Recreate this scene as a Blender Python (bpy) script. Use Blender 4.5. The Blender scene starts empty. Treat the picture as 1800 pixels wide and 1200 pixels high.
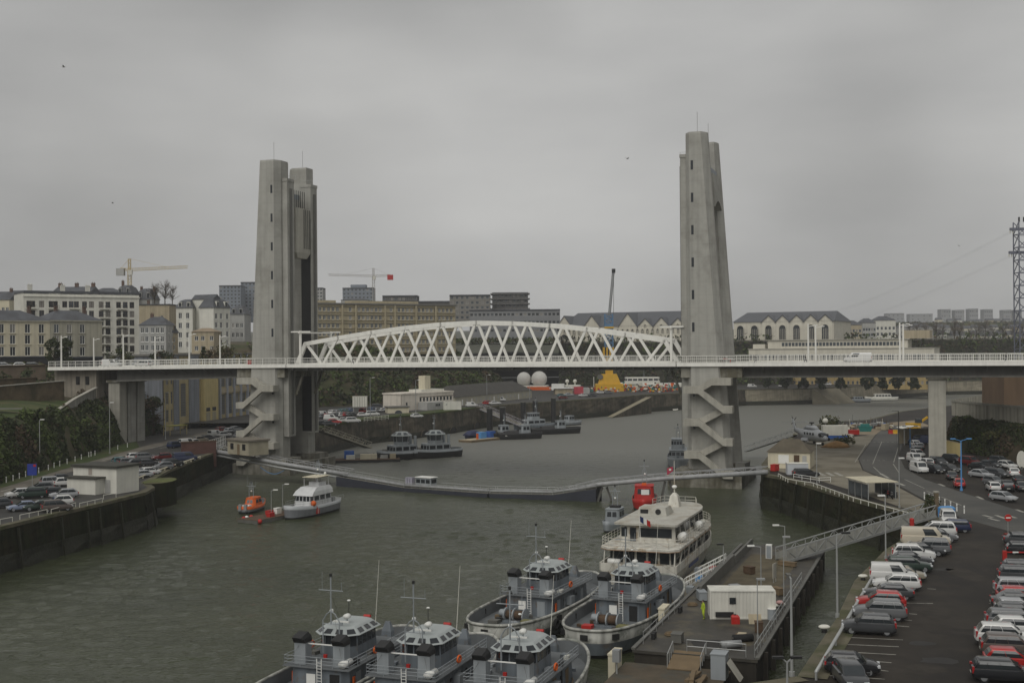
import bpy, math, random
from mathutils import Vector, Matrix
from math import sin, cos, pi, radians as R
random.seed(7)
scene = bpy.context.scene
col = scene.collection
# ---------------------------------------------------------------- camera
CAM = Vector((0.0, 0.0, 29.0)); FPX = 2100.0
pit = math.atan(8 / FPX); rol = R(0.5)
fw = Vector((0, cos(pit), sin(pit))); up0 = Vector((0, -sin(pit), cos(pit))); rt0 = Vector((1, 0, 0))
rt = rt0 * cos(rol) - up0 * sin(rol); up = up0 * cos(rol) + rt0 * sin(rol)
cam_d = bpy.data.cameras.new('camera'); cam = bpy.data.objects.new('camera', cam_d); col.objects.link(cam)
cam_d.sensor_width = 36.0; cam_d.lens = 36.0 * FPX / 1800.0; cam_d.clip_start = 1.0; cam_d.clip_end = 20000
m = Matrix((rt, up, -fw)).transposed().to_4x4(); m.translation = CAM; cam.matrix_world = m
scene.camera = cam
# ---------------------------------------------------------------- sky and light (overcast)
SUN_EL, SUN_AZ = R(48), R(205)          # azimuth measured clockwise from +Y: behind the viewer, a little left
CLOUD = 46.58
world = bpy.data.worlds.new('World'); scene.world = world; world.use_nodes = True
nt = world.node_tree; nt.nodes.clear()
def wn(t, **k):
    n = nt.nodes.new(t)
    for a, b in k.items(): setattr(n, a, b)
    return n
out = wn('ShaderNodeOutputWorld'); bg = wn('ShaderNodeBackground'); bg.inputs['Strength'].default_value = 0.1
sky = wn('ShaderNodeTexSky', sky_type='NISHITA', sun_disc=False, sun_elevation=SUN_EL, sun_rotation=SUN_AZ)
hs = wn('ShaderNodeHueSaturation'); hs.inputs['Saturation'].default_value = 0.12
tc = wn('ShaderNodeTexCoord'); mp = wn('ShaderNodeMapping'); mp.inputs['Scale'].default_value = (1.5, 1.5, 6.0)
nz = wn('ShaderNodeTexNoise'); nz.inputs['Scale'].default_value = 1.1; nz.inputs['Detail'].default_value = 6; nz.inputs['Roughness'].default_value = 0.55
cr = wn('ShaderNodeValToRGB')
cr.color_ramp.elements[0].position = 0.28; cr.color_ramp.elements[0].color = (3.75, 3.76, 3.74, 1)
cr.color_ramp.elements[1].position = 0.72; cr.color_ramp.elements[1].color = (5.15, 5.13, 5.0, 1)
mx = wn('ShaderNodeMix', data_type='RGBA'); mx.inputs[0].default_value = 0.93
mp2 = wn('ShaderNodeMapping'); mp2.inputs['Location'].default_value = (CLOUD, .3, 1.7); mp2.inputs['Scale'].default_value = (1.0, 1.0, 1.6)
nz2 = wn('ShaderNodeTexNoise'); nz2.inputs['Scale'].default_value = 2.6; nz2.inputs['Detail'].default_value = 3; nz2.inputs['Roughness'].default_value = .4
mr2 = wn('ShaderNodeMapRange'); mr2.inputs[1].default_value = .36; mr2.inputs[2].default_value = .60; mr2.inputs[3].default_value = .70; mr2.inputs[4].default_value = 1.0
ml2 = wn('ShaderNodeMix', data_type='RGBA', blend_type='MULTIPLY'); ml2.inputs[0].default_value = 1.0
nt.links.new(tc.outputs['Generated'], mp2.inputs['Vector']); nt.links.new(mp2.outputs['Vector'], nz2.inputs['Vector']); nt.links.new(nz2.outputs['Fac'], mr2.inputs[0]); nt.links.new(cr.outputs['Color'], ml2.inputs[6]); nt.links.new(mr2.outputs[0], ml2.inputs[7])
nt.links.new(tc.outputs['Generated'], mp.inputs['Vector']); nt.links.new(mp.outputs['Vector'], nz.inputs['Vector'])
nt.links.new(nz.outputs['Fac'], cr.inputs['Fac'])
nt.links.new(sky.outputs['Color'], hs.inputs['Color']); nt.links.new(hs.outputs['Color'], mx.inputs[6]); nt.links.new(ml2.outputs[2], mx.inputs[7])
nt.links.new(mx.outputs[2], bg.inputs['Color']); nt.links.new(bg.outputs['Background'], out.inputs['Surface'])
sun_d = bpy.data.lights.new('sun', 'SUN'); sun_d.energy = 1.5; sun_d.angle = R(55); sun_d.color = (1.0, 0.97, 0.92)
sun = bpy.data.objects.new('sun', sun_d); col.objects.link(sun)
sdir = Vector((sin(SUN_AZ) * cos(SUN_EL), cos(SUN_AZ) * cos(SUN_EL), sin(SUN_EL)))
sun.rotation_euler = sdir.to_track_quat('Z', 'Y').to_euler()
vs = scene.view_settings; vs.view_transform = 'Standard'; vs.look = 'None'; vs.exposure = 0.0; vs.gamma = 1.0
scene.render.engine = 'CYCLES'
cy = scene.cycles
cy.max_bounces = 6; cy.diffuse_bounces = 2; cy.glossy_bounces = 3; cy.transmission_bounces = 4; cy.volume_bounces = 0; cy.transparent_max_bounces = 6
cy.use_denoising = True; cy.caustics_reflective = False; cy.caustics_refractive = False
# ---------------------------------------------------------------- measuring: a sight line met with a level or a distance
def ray(px, py): return rt * ((px - 900) / FPX) + up * ((600 - py) / FPX) + fw
def at(px, py, z):
    r = ray(px, py); return CAM + r * ((z - CAM.z) / r.z)
def aty(px, py, y):
    r = ray(px, py); return CAM + r * (y / r.y)
# bridge frame: u along the bridge to the right, w across it away from the viewer
B0 = Vector((-52.2, 274.0, 0)); BA = math.atan2(-31, 91.5)
BU = Vector((cos(BA), sin(BA), 0)); BW = Vector((-sin(BA), cos(BA), 0))
def bp(u, w, z): return B0 + BU * u + BW * w + Vector((0, 0, z))
def bridge(px, py, w):
    r = ray(px, py); o = B0 + BW * w; t = (o - CAM).dot(BW) / r.dot(BW); p = CAM + r * t
    return (p - o).dot(BU), p.z
# ---------------------------------------------------------------- mesh builder
class MB:
    def __init__(s): s.v = []; s.f = []; s.m = []
    def add(s, vs_, fs, mi=0):
        k = len(s.v); s.v += [tuple(p) for p in vs_]
        for f in fs: s.f.append(tuple(i + k for i in f)); s.m.append(mi)
        return s
    def quad(s, a, b, c, d, mi=0): return s.add([a, b, c, d], [(0, 1, 2, 3)], mi)
    def box(s, x0, x1, y0, y1, z0, z1, mi=0):
        return s.add([(x0,y0,z0),(x1,y0,z0),(x1,y1,z0),(x0,y1,z0),(x0,y0,z1),(x1,y0,z1),(x1,y1,z1),(x0,y1,z1)],
                     [(0,3,2,1),(4,5,6,7),(0,1,5,4),(1,2,6,5),(2,3,7,6),(3,0,4,7)], mi)
    def cbox(s, c, sx, sy, sz, rz=0, mi=0):
        k = len(s.v); s.box(-sx/2, sx/2, -sy/2, sy/2, -sz/2, sz/2, mi)
        ca, sa = cos(rz), sin(rz)
        for i in range(k, len(s.v)):
            x, y, z = s.v[i]; s.v[i] = (c[0] + x*ca - y*sa, c[1] + x*sa + y*ca, c[2] + z)
        return s
    def bar(s, a, b, w, h, mi=0, upv=(0, 0, 1)):
        a = Vector(a); b = Vector(b); d = (b - a).normalized(); u = Vector(upv)
        if abs(d.dot(u)) > .98: u = Vector((1, 0, 0))
        r = d.cross(u).normalized() * (w/2); q = r.cross(d).normalized() * (h/2)
        return s.add([a-r-q, a+r-q, a+r+q, a-r+q, b-r-q, b+r-q, b+r+q, b-r+q],
                     [(0,1,2,3),(7,6,5,4),(0,4,5,1),(1,5,6,2),(2,6,7,3),(3,7,4,0)], mi)
    def tube(s, pts, r, n=6, mi=0, cap=True):
        pts = [Vector(p) for p in pts]; rings = []
        rr = r if isinstance(r, (list, tuple)) else [r] * len(pts)
        for i, p in enumerate(pts):
            d = (pts[min(i+1, len(pts)-1)] - pts[max(i-1, 0)]).normalized()
            u = Vector((0, 0, 1)) if abs(d.z) < .95 else Vector((1, 0, 0))
            a = d.cross(u).normalized(); b = a.cross(d)
            rings.append([p + (a * cos(2*pi*k/n) + b * sin(2*pi*k/n)) * rr[i] for k in range(n)])
        return s.loft(rings, mi, cap)
    def loft(s, rings, mi=0, cap=True, closed=True):
        k = len(s.v); n = len(rings[0])
        for r in rings: s.v += [tuple(p) for p in r]
        for i in range(len(rings) - 1):
            for j in range(n if closed else n - 1):
                a = k + i*n + j; b = k + i*n + (j+1) % n
                s.f.append((a, b, b + n, a + n)); s.m.append(mi)
        if cap:
            s.f.append(tuple(k + j for j in reversed(range(n)))); s.m.append(mi)
            e = k + (len(rings)-1)*n; s.f.append(tuple(e + j for j in range(n))); s.m.append(mi)
        return s
    def prism(s, poly, z0, z1, mi=0, mtop=None):
        k = len(s.v); n = len(poly)
        area = sum(poly[i][0]*poly[(i+1)%n][1] - poly[(i+1)%n][0]*poly[i][1] for i in range(n))
        if area < 0: poly = list(reversed(poly))
        s.v += [(p[0], p[1], z0) for p in poly] + [(p[0], p[1], z1) for p in poly]
        for i in range(n):
            j = (i+1) % n; s.f.append((k+i, k+j, k+n+j, k+n+i)); s.m.append(mi)
        s.f.append(tuple(k+n+i for i in range(n))); s.m.append(mi if mtop is None else mtop)
        s.f.append(tuple(k+i for i in reversed(range(n)))); s.m.append(mi)
        return s
    def cyl(s, c, r, h, n=12, mi=0, r2=None, axis='z'):
        r2 = r if r2 is None else r2
        def P(a, rr, t):
            if axis == 'z': return (c[0] + rr*cos(a), c[1] + rr*sin(a), c[2] + t)
            if axis == 'y': return (c[0] + rr*cos(a), c[1] + t, c[2] - rr*sin(a))
            return (c[0] + t, c[1] + rr*cos(a), c[2] + rr*sin(a))
        return s.loft([[P(2*pi*k/n, r, 0) for k in range(n)], [P(2*pi*k/n, r2, h) for k in range(n)]], mi)
    def sphere(s, c, r, n=12, m=8, mi=0, sz=1.0, t0=0.0, t1=1.0):
        rings = []
        for i in range(m + 1):
            t = -pi/2 + pi*(t0 + (t1-t0)*i/m)
            rings.append([(c[0] + max(r*cos(t), 1e-3)*cos(2*pi*k/n), c[1] + max(r*cos(t), 1e-3)*sin(2*pi*k/n), c[2] + r*sz*sin(t)) for k in range(n)])
        return s.loft(rings, mi, True)
    def xf(s, M, k=0):
        for i in range(k, len(s.v)): s.v[i] = tuple(M @ Vector(s.v[i]))
        return s
    def mesh(s, name, mats, smooth=False):
        me = bpy.data.meshes.new(name); me.from_pydata(s.v, [], s.f)
        if not isinstance(mats, (list, tuple)): mats = [mats]
        for q in mats: me.materials.append(q)
        if len(mats) > 1: me.polygons.foreach_set('material_index', s.m)
        if smooth: me.polygons.foreach_set('use_smooth', [True] * len(s.f))
        me.update(); return me
    def build(s, name, mats, parent=None, smooth=False):
        return obj(name, s.mesh(name, mats, smooth), parent)
def obj(name, mesh, parent=None, loc=None, rz=None):
    o = bpy.data.objects.new(name, mesh); col.objects.link(o)
    if parent is not None: o.parent = parent
    if loc is not None: o.location = loc
    if rz is not None: o.rotation_euler = (0, 0, rz)
    return o
def tag(o, label=None, cat=None, group=None, kind=None):
    if label: o['label'] = label
    if cat: o['category'] = cat
    if group: o['group'] = group
    if kind: o['kind'] = kind
    return o
def thing(name, label, cat, loc=(0, 0, 0), rz=0, group=None):
    o = bpy.data.objects.new(name, None); col.objects.link(o); o.empty_display_size = .2
    o.location = loc; o.rotation_euler = (0, 0, rz); return tag(o, label, cat, group)
def copy_tree(o, parent=None):
    c = o.copy(); col.objects.link(c); c.parent = parent
    for ch in list(o.children): copy_tree(ch, c)
    return c
def inst(o, loc, rz=0, label=None, scale=1.0):
    c = copy_tree(o); c.location = loc; c.rotation_euler = (0, 0, rz); c.scale = (scale,)*3
    if label: c['label'] = label
    return c
# ---------------------------------------------------------------- materials
MATS = {}
def srgb(r, g, b):
    f = lambda c: ((c/255 + .055)/1.055)**2.4 if c > 10 else c/255/12.92
    return (f(r), f(g), f(b))
def mat(name, c, rough=.7, var=.18, scale=.6, bump=0.0, bscale=None, metal=0.0, spec=.4, streak=0.0, c2=None, c2amt=.5, c2scale=.15, lines=None, coat=0.0, stretch=(1, 1, 1), obj_rand=0.0, world=True):
    if name in MATS: return MATS[name]
    M = bpy.data.materials.new(name); M.use_nodes = True; t = M.node_tree; N = t.nodes; L = t.links
    b = N['Principled BSDF']; b.inputs['Roughness'].default_value = rough; b.inputs['Metallic'].default_value = metal
    b.inputs['Specular IOR Level'].default_value = spec; b.inputs['Coat Weight'].default_value = coat
    if world:
        g = N.new('ShaderNodeNewGeometry'); src = g.outputs['Position']
    else:
        g = N.new('ShaderNodeTexCoord'); src = g.outputs['Object']
    mpn = N.new('ShaderNodeMapping'); mpn.inputs['Scale'].default_value = stretch; L.new(src, mpn.inputs['Vector'])
    n1 = N.new('ShaderNodeTexNoise'); n1.inputs['Scale'].default_value = scale; n1.inputs['Detail'].default_value = 5; n1.inputs['Roughness'].default_value = .62
    L.new(mpn.outputs['Vector'], n1.inputs['Vector'])
    rp = N.new('ShaderNodeMapRange'); rp.inputs[1].default_value = .25; rp.inputs[2].default_value = .75; rp.inputs[3].default_value = 1 - var; rp.inputs[4].default_value = 1 + var
    L.new(n1.outputs['Fac'], rp.inputs[0])
    cur = None
    base = N.new('ShaderNodeRGB'); base.outputs[0].default_value = (*c, 1); cur = base.outputs[0]
    def mixc(a, bcol, facsock, blend='MIX', fac=None):
        x = N.new('ShaderNodeMix'); x.data_type = 'RGBA'; x.blend_type = blend
        if fac is not None: x.inputs[0].default_value = fac
        else: L.new(facsock, x.inputs[0])
        L.new(a, x.inputs[6])
        if isinstance(bcol, tuple): x.inputs[7].default_value = (*bcol, 1)
        else: L.new(bcol, x.inputs[7])
        return x.outputs[2]
    if c2 is not None:
        n2 = N.new('ShaderNodeTexNoise'); n2.inputs['Scale'].default_value = c2scale; n2.inputs['Detail'].default_value = 6; n2.inputs['Roughness'].default_value = .65
        L.new(mpn.outputs['Vector'], n2.inputs['Vector'])
        r2 = N.new('ShaderNodeMapRange'); r2.inputs[1].default_value = .62 - c2amt*.3; r2.inputs[2].default_value = .70 - c2amt*.2; L.new(n2.outputs['Fac'], r2.inputs[0])
        cur = mixc(cur, tuple(c2), r2.outputs[0])
    if streak > 0:
        m3 = N.new('ShaderNodeMapping'); m3.inputs['Scale'].default_value = (1.3, 1.3, .06); L.new(src, m3.inputs['Vector'])
        n3 = N.new('ShaderNodeTexNoise'); n3.inputs['Scale'].default_value = 1.0; n3.inputs['Detail'].default_value = 4; L.new(m3.outputs['Vector'], n3.inputs['Vector'])
        r3 = N.new('ShaderNodeMapRange'); r3.inputs[1].default_value = .42; r3.inputs[2].default_value = .7; r3.inputs[3].default_value = 1.0; r3.inputs[4].default_value = 1 - streak; L.new(n3.outputs['Fac'], r3.inputs[0])
        cur = mixc(cur, r3.outputs[0], None, 'MULTIPLY', 1.0)
    if lines is not None:   # (pitch, width, darkness) horizontal casting joints
        sx = N.new('ShaderNodeSeparateXYZ'); L.new(src, sx.inputs[0])
        d = N.new('ShaderNodeMath'); d.operation = 'DIVIDE'; d.inputs[1].default_value = lines[0]; L.new(sx.outputs['Z'], d.inputs[0])
        fr = N.new('ShaderNodeMath'); fr.operation = 'FRACT'; L.new(d.outputs[0], fr.inputs[0])
        lt = N.new('ShaderNodeMath'); lt.operation = 'LESS_THAN'; lt.inputs[1].default_value = lines[1]; L.new(fr.outputs[0], lt.inputs[0])
        k = N.new('ShaderNodeMapRange'); k.inputs[3].default_value = 1.0; k.inputs[4].default_value = 1 - lines[2]; L.new(lt.outputs[0], k.inputs[0])
        cur = mixc(cur, k.outputs[0], None, 'MULTIPLY', 1.0)
    cur = mixc(cur, rp.outputs[0], None, 'MULTIPLY', 1.0)
    if obj_rand > 0:
        oi = N.new('ShaderNodeObjectInfo'); k = N.new('ShaderNodeMapRange'); k.inputs[3].default_value = 1 - obj_rand; k.inputs[4].default_value = 1 + obj_rand
        L.new(oi.outputs['Random'], k.inputs[0]); cur = mixc(cur, k.outputs[0], None, 'MULTIPLY', 1.0)
    L.new(cur, b.inputs['Base Color'])
    if bump > 0:
        nb = N.new('ShaderNodeTexNoise'); nb.inputs['Scale'].default_value = bscale or scale * 4; nb.inputs['Detail'].default_value = 5
        L.new(mpn.outputs['Vector'], nb.inputs['Vector'])
        bm = N.new('ShaderNodeBump'); bm.inputs['Strength'].default_value = bump; bm.inputs['Distance'].default_value = .1
        L.new(nb.outputs['Fac'], bm.inputs['Height']); L.new(bm.outputs['Normal'], b.inputs['Normal'])
    MATS[name] = M; return M
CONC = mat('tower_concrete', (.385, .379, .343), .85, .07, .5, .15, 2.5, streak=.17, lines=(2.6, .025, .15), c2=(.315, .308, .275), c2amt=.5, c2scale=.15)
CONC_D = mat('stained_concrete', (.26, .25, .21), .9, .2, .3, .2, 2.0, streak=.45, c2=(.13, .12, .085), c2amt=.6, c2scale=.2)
CONC_L = mat('light_concrete', (.40, .385, .33), .85, .14, .5, .1, streak=.25)
WHITE = mat('bridge_white_paint', (.84, .83, .77), .5, .07, .4, streak=.1)
WHITE2 = mat('clean_white_paint', (.78, .78, .74), .45, .06, .8)
WHITE_DIRTY = mat('weathered_white', (.62, .60, .53), .6, .12, .6, streak=.4, c2=(.36, .29, .2), c2amt=.25, c2scale=.5)
STEEL_D = mat('dark_girder_steel', (.12, .118, .105), .6, .15, .4, streak=.2)
STEEL_G = mat('grey_steel', (.30, .31, .31), .5, .12, .8, metal=.3)
GALV = mat('galvanised_steel', (.42, .43, .42), .45, .1, 1.0, metal=.5)
BLACK = mat('black_paint', (.018, .018, .018), .5, .2, 1.0)
RUBBER = mat('black_rubber', (.015, .015, .015), .85, .2, 2.0)
GLASS = mat('dark_window_glass', (.022, .026, .03), .08, .3, .7, spec=.6)
GLASS_L = mat('grey_window_glass', (.06, .07, .08), .1, .35, .5, spec=.6)
NAVY = mat('navy_grey_paint', (.155, .178, .198), .5, .09, .5, streak=.35, c2=(.15, .135, .12), c2amt=.22, c2scale=.9)
NAVY_L = mat('navy_light_grey_paint', (.29, .315, .33), .5, .08, .5, streak=.15)
NAVY_DECK = mat('grey_deck_paint', (.13, .14, .145), .8, .2, .7, .1)
HULLW = mat('worn_pale_hull', (.44, .44, .40), .6, .2, .6, streak=.5, c2=(.22, .23, .2), c2amt=.45, c2scale=.7)
RED = mat('red_paint', (.42, .02, .015), .5, .12, 1.0)
ORANGE = mat('orange_paint', (.62, .11, .012), .5, .12, 1.0)
YELLOW = mat('yellow_paint', (.58, .34, .02), .55, .12, .5)
BLUE = mat('blue_paint', (.03, .11, .38), .5, .12, 1.0)
LBLUE = mat('light_blue_paint', (.09, .27, .55), .45, .1, 1.0)
TEAL = mat('teal_paint', (.02, .17, .155), .55, .12, 1.0)
HIVIS = mat('high_visibility_yellow', (.36, .46, .03), .8, .1, 2.0)
RUST = mat('rust_brown', (.085, .052, .03), .85, .3, 1.0, .1)
WOOD = mat('weathered_wood', (.16, .115, .065), .85, .25, .7, .15)
ASPH = mat('asphalt', (.045, .043, .038), .7, .25, .25, .12, 6.0, c2=(.032, .031, .028), c2amt=.5, c2scale=.08)
ASPH_P = mat('parking_asphalt', (.033, .028, .022), .75, .3, .3, .15, 6.0, spec=.2, c2=(.022, .019, .016), c2amt=.6, c2scale=.09)
PAINT_L = mat('road_paint', (.33, .32, .28), .75, .3, 1.2, c2=(.18, .17, .15), c2amt=.35, c2scale=2.0)
PAVE = mat('pavement_concrete', (.15, .135, .11), .85, .2, .3, .1, 3.0, c2=(.10, .09, .07), c2amt=.5, c2scale=.2)
QTOP = mat('quay_coping_stone', (.115, .103, .068), .9, .35, .5, .2, 2.0, c2=(.07, .072, .034), c2amt=.55, c2scale=.35)
GRASS = mat('lawn', (.040, .060, .011), .95, .35, .25, .3, 4.0, c2=(.085, .08, .03), c2amt=.4, c2scale=.12)
MOSS = mat('mossy_turf', (.085, .10, .025), .95, .4, .4, .3, 3.0, c2=(.07, .06, .03), c2amt=.4, c2scale=.3)
SOIL = mat('brown_scrub_soil', (.075, .058, .034), .95, .4, .18, .5, 1.2, c2=(.05, .055, .022), c2amt=.55, c2scale=.08)
SLATE = mat('slate_roof', (.085, .09, .10), .6, .15, .4, c2=(.06, .062, .068), c2amt=.5, c2scale=.25)
def wall_rock():
    M = mat('quay_masonry', (.033, .029, .014), .9, .55, .5, .9, 1.6, spec=.12, streak=.6, c2=(.017, .02, .008), c2amt=.75, c2scale=.25)
    return M
QWALL = wall_rock()
QWALL_F = mat('upstream_masonry', (.10, .085, .06), .9, .35, .3, .5, 1.4, streak=.5, c2=(.045, .042, .028), c2amt=.6, c2scale=.2)
SEAWEED = mat('seaweed_tide_band', (.016, .017, .007), .6, .5, .6, .9, 2.2)
STONE = mat('brown_rubble_stone', (.14, .105, .065), .9, .3, .4, .5, 2.0, c2=(.08, .07, .04), c2amt=.5, c2scale=.3)
# ================================================================ water, quays, ground
def water_mat():
    M = bpy.data.materials.new('harbour_water'); M.use_nodes = True; t = M.node_tree; N = t.nodes; L = t.links
    b = N['Principled BSDF']; b.inputs['IOR'].default_value = 1.33
    g = N.new('ShaderNodeNewGeometry')
    def noise(vec, sc, det, rough=.55, dist=0):
        n = N.new('ShaderNodeTexNoise'); n.inputs['Scale'].default_value = sc; n.inputs['Detail'].default_value = det; n.inputs['Roughness'].default_value = rough; n.inputs['Distortion'].default_value = dist; L.new(vec, n.inputs['Vector']); return n.outputs['Fac']
    def rng(a, lo, hi, o0, o1):
        r = N.new('ShaderNodeMapRange'); r.inputs[1].default_value = lo; r.inputs[2].default_value = hi; r.inputs[3].default_value = o0; r.inputs[4].default_value = o1; L.new(a, r.inputs[0]); return r.outputs[0]
    def op(o, a, b_):
        x = N.new('ShaderNodeMath'); x.operation = o
        for k, v in enumerate((a, b_)):
            if isinstance(v, float): x.inputs[k].default_value = v
            else: L.new(v, x.inputs[k])
        return x.outputs[0]
    P = g.outputs['Position']
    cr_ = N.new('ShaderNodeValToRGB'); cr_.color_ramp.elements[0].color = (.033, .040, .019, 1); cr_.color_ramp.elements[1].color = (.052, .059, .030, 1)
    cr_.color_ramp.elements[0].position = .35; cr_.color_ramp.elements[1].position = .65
    L.new(noise(P, .03, 4), cr_.inputs['Fac']); sx = N.new('ShaderNodeSeparateXYZ'); L.new(P, sx.inputs[0]); mxw = N.new('ShaderNodeMix'); mxw.data_type = 'RGBA'; mxw.inputs[7].default_value = (.15, .15, .13, 1)   # sky reflection painted into the body colour, paler upstream
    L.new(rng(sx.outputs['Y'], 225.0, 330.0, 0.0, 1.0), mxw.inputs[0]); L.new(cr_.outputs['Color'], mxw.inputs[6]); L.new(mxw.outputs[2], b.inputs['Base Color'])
    mp_ = N.new('ShaderNodeMapping'); mp_.inputs['Scale'].default_value = (.7, 1.0, 1); L.new(P, mp_.inputs['Vector']); V = mp_.outputs['Vector']
    bm = N.new('ShaderNodeBump'); bm.inputs['Distance'].default_value = .22; bm.inputs['Strength'].default_value = .8; L.new(noise(V, 2.6, 3, .6), bm.inputs['Height'])   # cat's paws on the modelled waves
    L.new(rng(sx.outputs['Y'], 150.0, 380.0, .07, .55), b.inputs['Roughness'])   # ripples too small to see far off
    L.new(bm.outputs['Normal'], b.inputs['Normal'])
    return M
import numpy as np
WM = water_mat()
def wave_sheet(x0, x1, ys, dx):
    """the harbour surface as a real mesh of crossing wavelets, gusty in places and calm in others"""
    rg = np.random.RandomState(4); xs = np.arange(x0, x1 + dx*.5, dx); X, Y = np.meshgrid(xs, ys); Z = np.zeros_like(X)
    gust = .75 + .3*np.sin(X*.043 + 1.1 + 1.5*np.sin(Y*.019)) * np.sin(Y*.036 + .7 + 1.2*np.sin(X*.027)) + .25*np.sin(X*.13 + Y*.05) * np.sin(Y*.11 - X*.06)
    shelter = 1 - .45*np.clip((X - 20)/14, 0, 1); amp = np.clip(gust, .25, 1.3)*shelter
    for k in range(34):
        lam = 1.1*(5.5/1.1)**rg.rand(); th = math.pi/2 + rg.normal(0, .62); kk = 2*math.pi/lam; s_ = .044*(1.0 if lam < 3 else .6)
        ph = rg.rand()*6.28 + .9*np.sin(X*.07*rg.rand() + Y*.09*rg.rand() + rg.rand()*6); Z += s_/kk*np.sin(kk*(math.cos(th)*X + math.sin(th)*Y) + ph)
    Z *= amp; edge = np.clip((ys - 120)/1e9 + 1, 0, 1); fade = np.clip((ys[-1] - Y)/25, 0, 1)*np.clip((x1 - X)/4, 0, 1)*np.clip((X - x0)/4, 0, 1); Z *= fade
    ny, nx = X.shape; co = np.stack([X, Y, Z], -1).reshape(-1, 3).astype(np.float32); a = (np.arange(ny-1)[:, None]*nx + np.arange(nx-1)[None, :]).reshape(-1); fc = np.stack([a, a+1, a+nx+1, a+nx], -1).astype(np.int32)
    me = bpy.data.meshes.new('water'); me.vertices.add(len(co)); me.vertices.foreach_set('co', co.ravel()); me.loops.add(fc.size); me.loops.foreach_set('vertex_index', fc.ravel()); me.polygons.add(len(fc)); me.polygons.foreach_set('loop_start', np.arange(0, fc.size, 4, dtype=np.int32)); me.polygons.foreach_set('use_smooth', np.ones(len(fc), bool)); me.update(); me.validate(); me.materials.append(WM); return me
ys = [70.0]
while ys[-1] < 345: ys.append(ys[-1] + .24 + (ys[-1]-70)*.0022)
XW0, XW1 = -76.0, 64.0; YE = ys[-1]
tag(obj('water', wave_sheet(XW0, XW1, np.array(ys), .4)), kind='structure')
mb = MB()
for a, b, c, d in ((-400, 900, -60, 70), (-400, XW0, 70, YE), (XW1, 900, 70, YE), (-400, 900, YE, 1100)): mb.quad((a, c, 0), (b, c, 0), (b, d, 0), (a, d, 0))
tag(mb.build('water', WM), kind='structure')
def P2(px, py, z): p = at(px, py, z); return (p.x, p.y)
ZQ, ZU = 6.0, 7.5
def quay(name, poly, z, edge, wallm, topm, batter=.8, zb=-2.0, coping=True, band=True):
    """poly: plan outline; edge: how many leading points of poly form the water side."""
    mb_ = MB(); top = [Vector((p[0], p[1], z)) for p in poly]
    mb_.add(top, [tuple(range(len(top)))] if sum(poly[i][0]*poly[(i+1)%len(poly)][1]-poly[(i+1)%len(poly)][0]*poly[i][1] for i in range(len(poly))) > 0 else [tuple(reversed(range(len(top))))])
    q = tag(mb_.build(name, topm), kind='structure')
    return q
def quay_wall(name, pts, z, label, wallm=QWALL, batter=.7, zb=-1.5, ztide=2.2, capw=1.1, side=1, capm=QTOP, piles=None, cat='quay wall'):
    """a battered masonry wall along pts (plan), water on the right hand when side=1"""
    t = thing(name, label, cat, (pts[0][0], pts[0][1], 0)); o = Vector((pts[0][0], pts[0][1], 0))
    V = [Vector((p[0], p[1], 0)) - o for p in pts]; nrm = []
    for i in range(len(V)):
        d = (V[min(i+1, len(V)-1)] - V[max(i-1, 0)]).normalized(); nrm.append(Vector((d.y, -d.x, 0)) * side)
    # subdivide
    Q = []; NN = []
    for i in range(len(V)-1):
        n = max(1, int((V[i+1]-V[i]).length / 3))
        for k in range(n): Q.append(V[i].lerp(V[i+1], k/n)); NN.append(nrm[i].lerp(nrm[i+1], k/n).normalized())
    Q.append(V[-1]); NN.append(nrm[-1])
    rnd = random.Random(len(Q))
    def ring(zf):
        out_ = []
        for q, n in zip(Q, NN):
            zz = zb + (z - zb) * zf; k = (1 - zf) * batter + rnd.uniform(-.12, .12) * (0 if zf in (0, 1) else 1)
            out_.append(q + n * k + Vector((0, 0, zz)))
        return out_
    hs_ = [0, .12, .25, .38, .5, .62, .74, .86, 1.0]; rings = [ring(h) for h in hs_]
    ft = (ztide - zb) / (z - zb); mlow = MB(); mup = MB()
    kt = min(range(len(hs_)), key=lambda i: abs(hs_[i] - ft))
    rev = lambda rs: rs if side > 0 else rs
    mup.loft(rings[kt:], 0, False, False); mlow.loft(rings[:kt+1], 0, False, False)
    mup.build('masonry_face', wallm, t); mlow.build('tide_band', SEAWEED, t)
    mc = MB(); L_ = [q + n*.12 + Vector((0, 0, z + .06)) for q, n in zip(Q, NN)]; L2 = [q - n*capw + Vector((0, 0, z + .06)) for q, n in zip(Q, NN)]
    L0 = [q + n*.12 + Vector((0, 0, z - .4)) for q, n in zip(Q, NN)]
    mc.loft([L0, L_, L2], 0, False, False); mc.build('coping', capm, t)
    if piles:
        for f in piles:
            i = min(int(f * (len(Q)-1)), len(Q)-2); p = Q[i]; n = NN[i]; h = z - .6
            mm = MB().bar(p + n*(batter+.3) + Vector((0, 0, -1)), p + n*.35 + Vector((0, 0, h)), .3, .3, upv=n); mm.build('fender_pile', SEAWEED, t)
    return t
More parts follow.
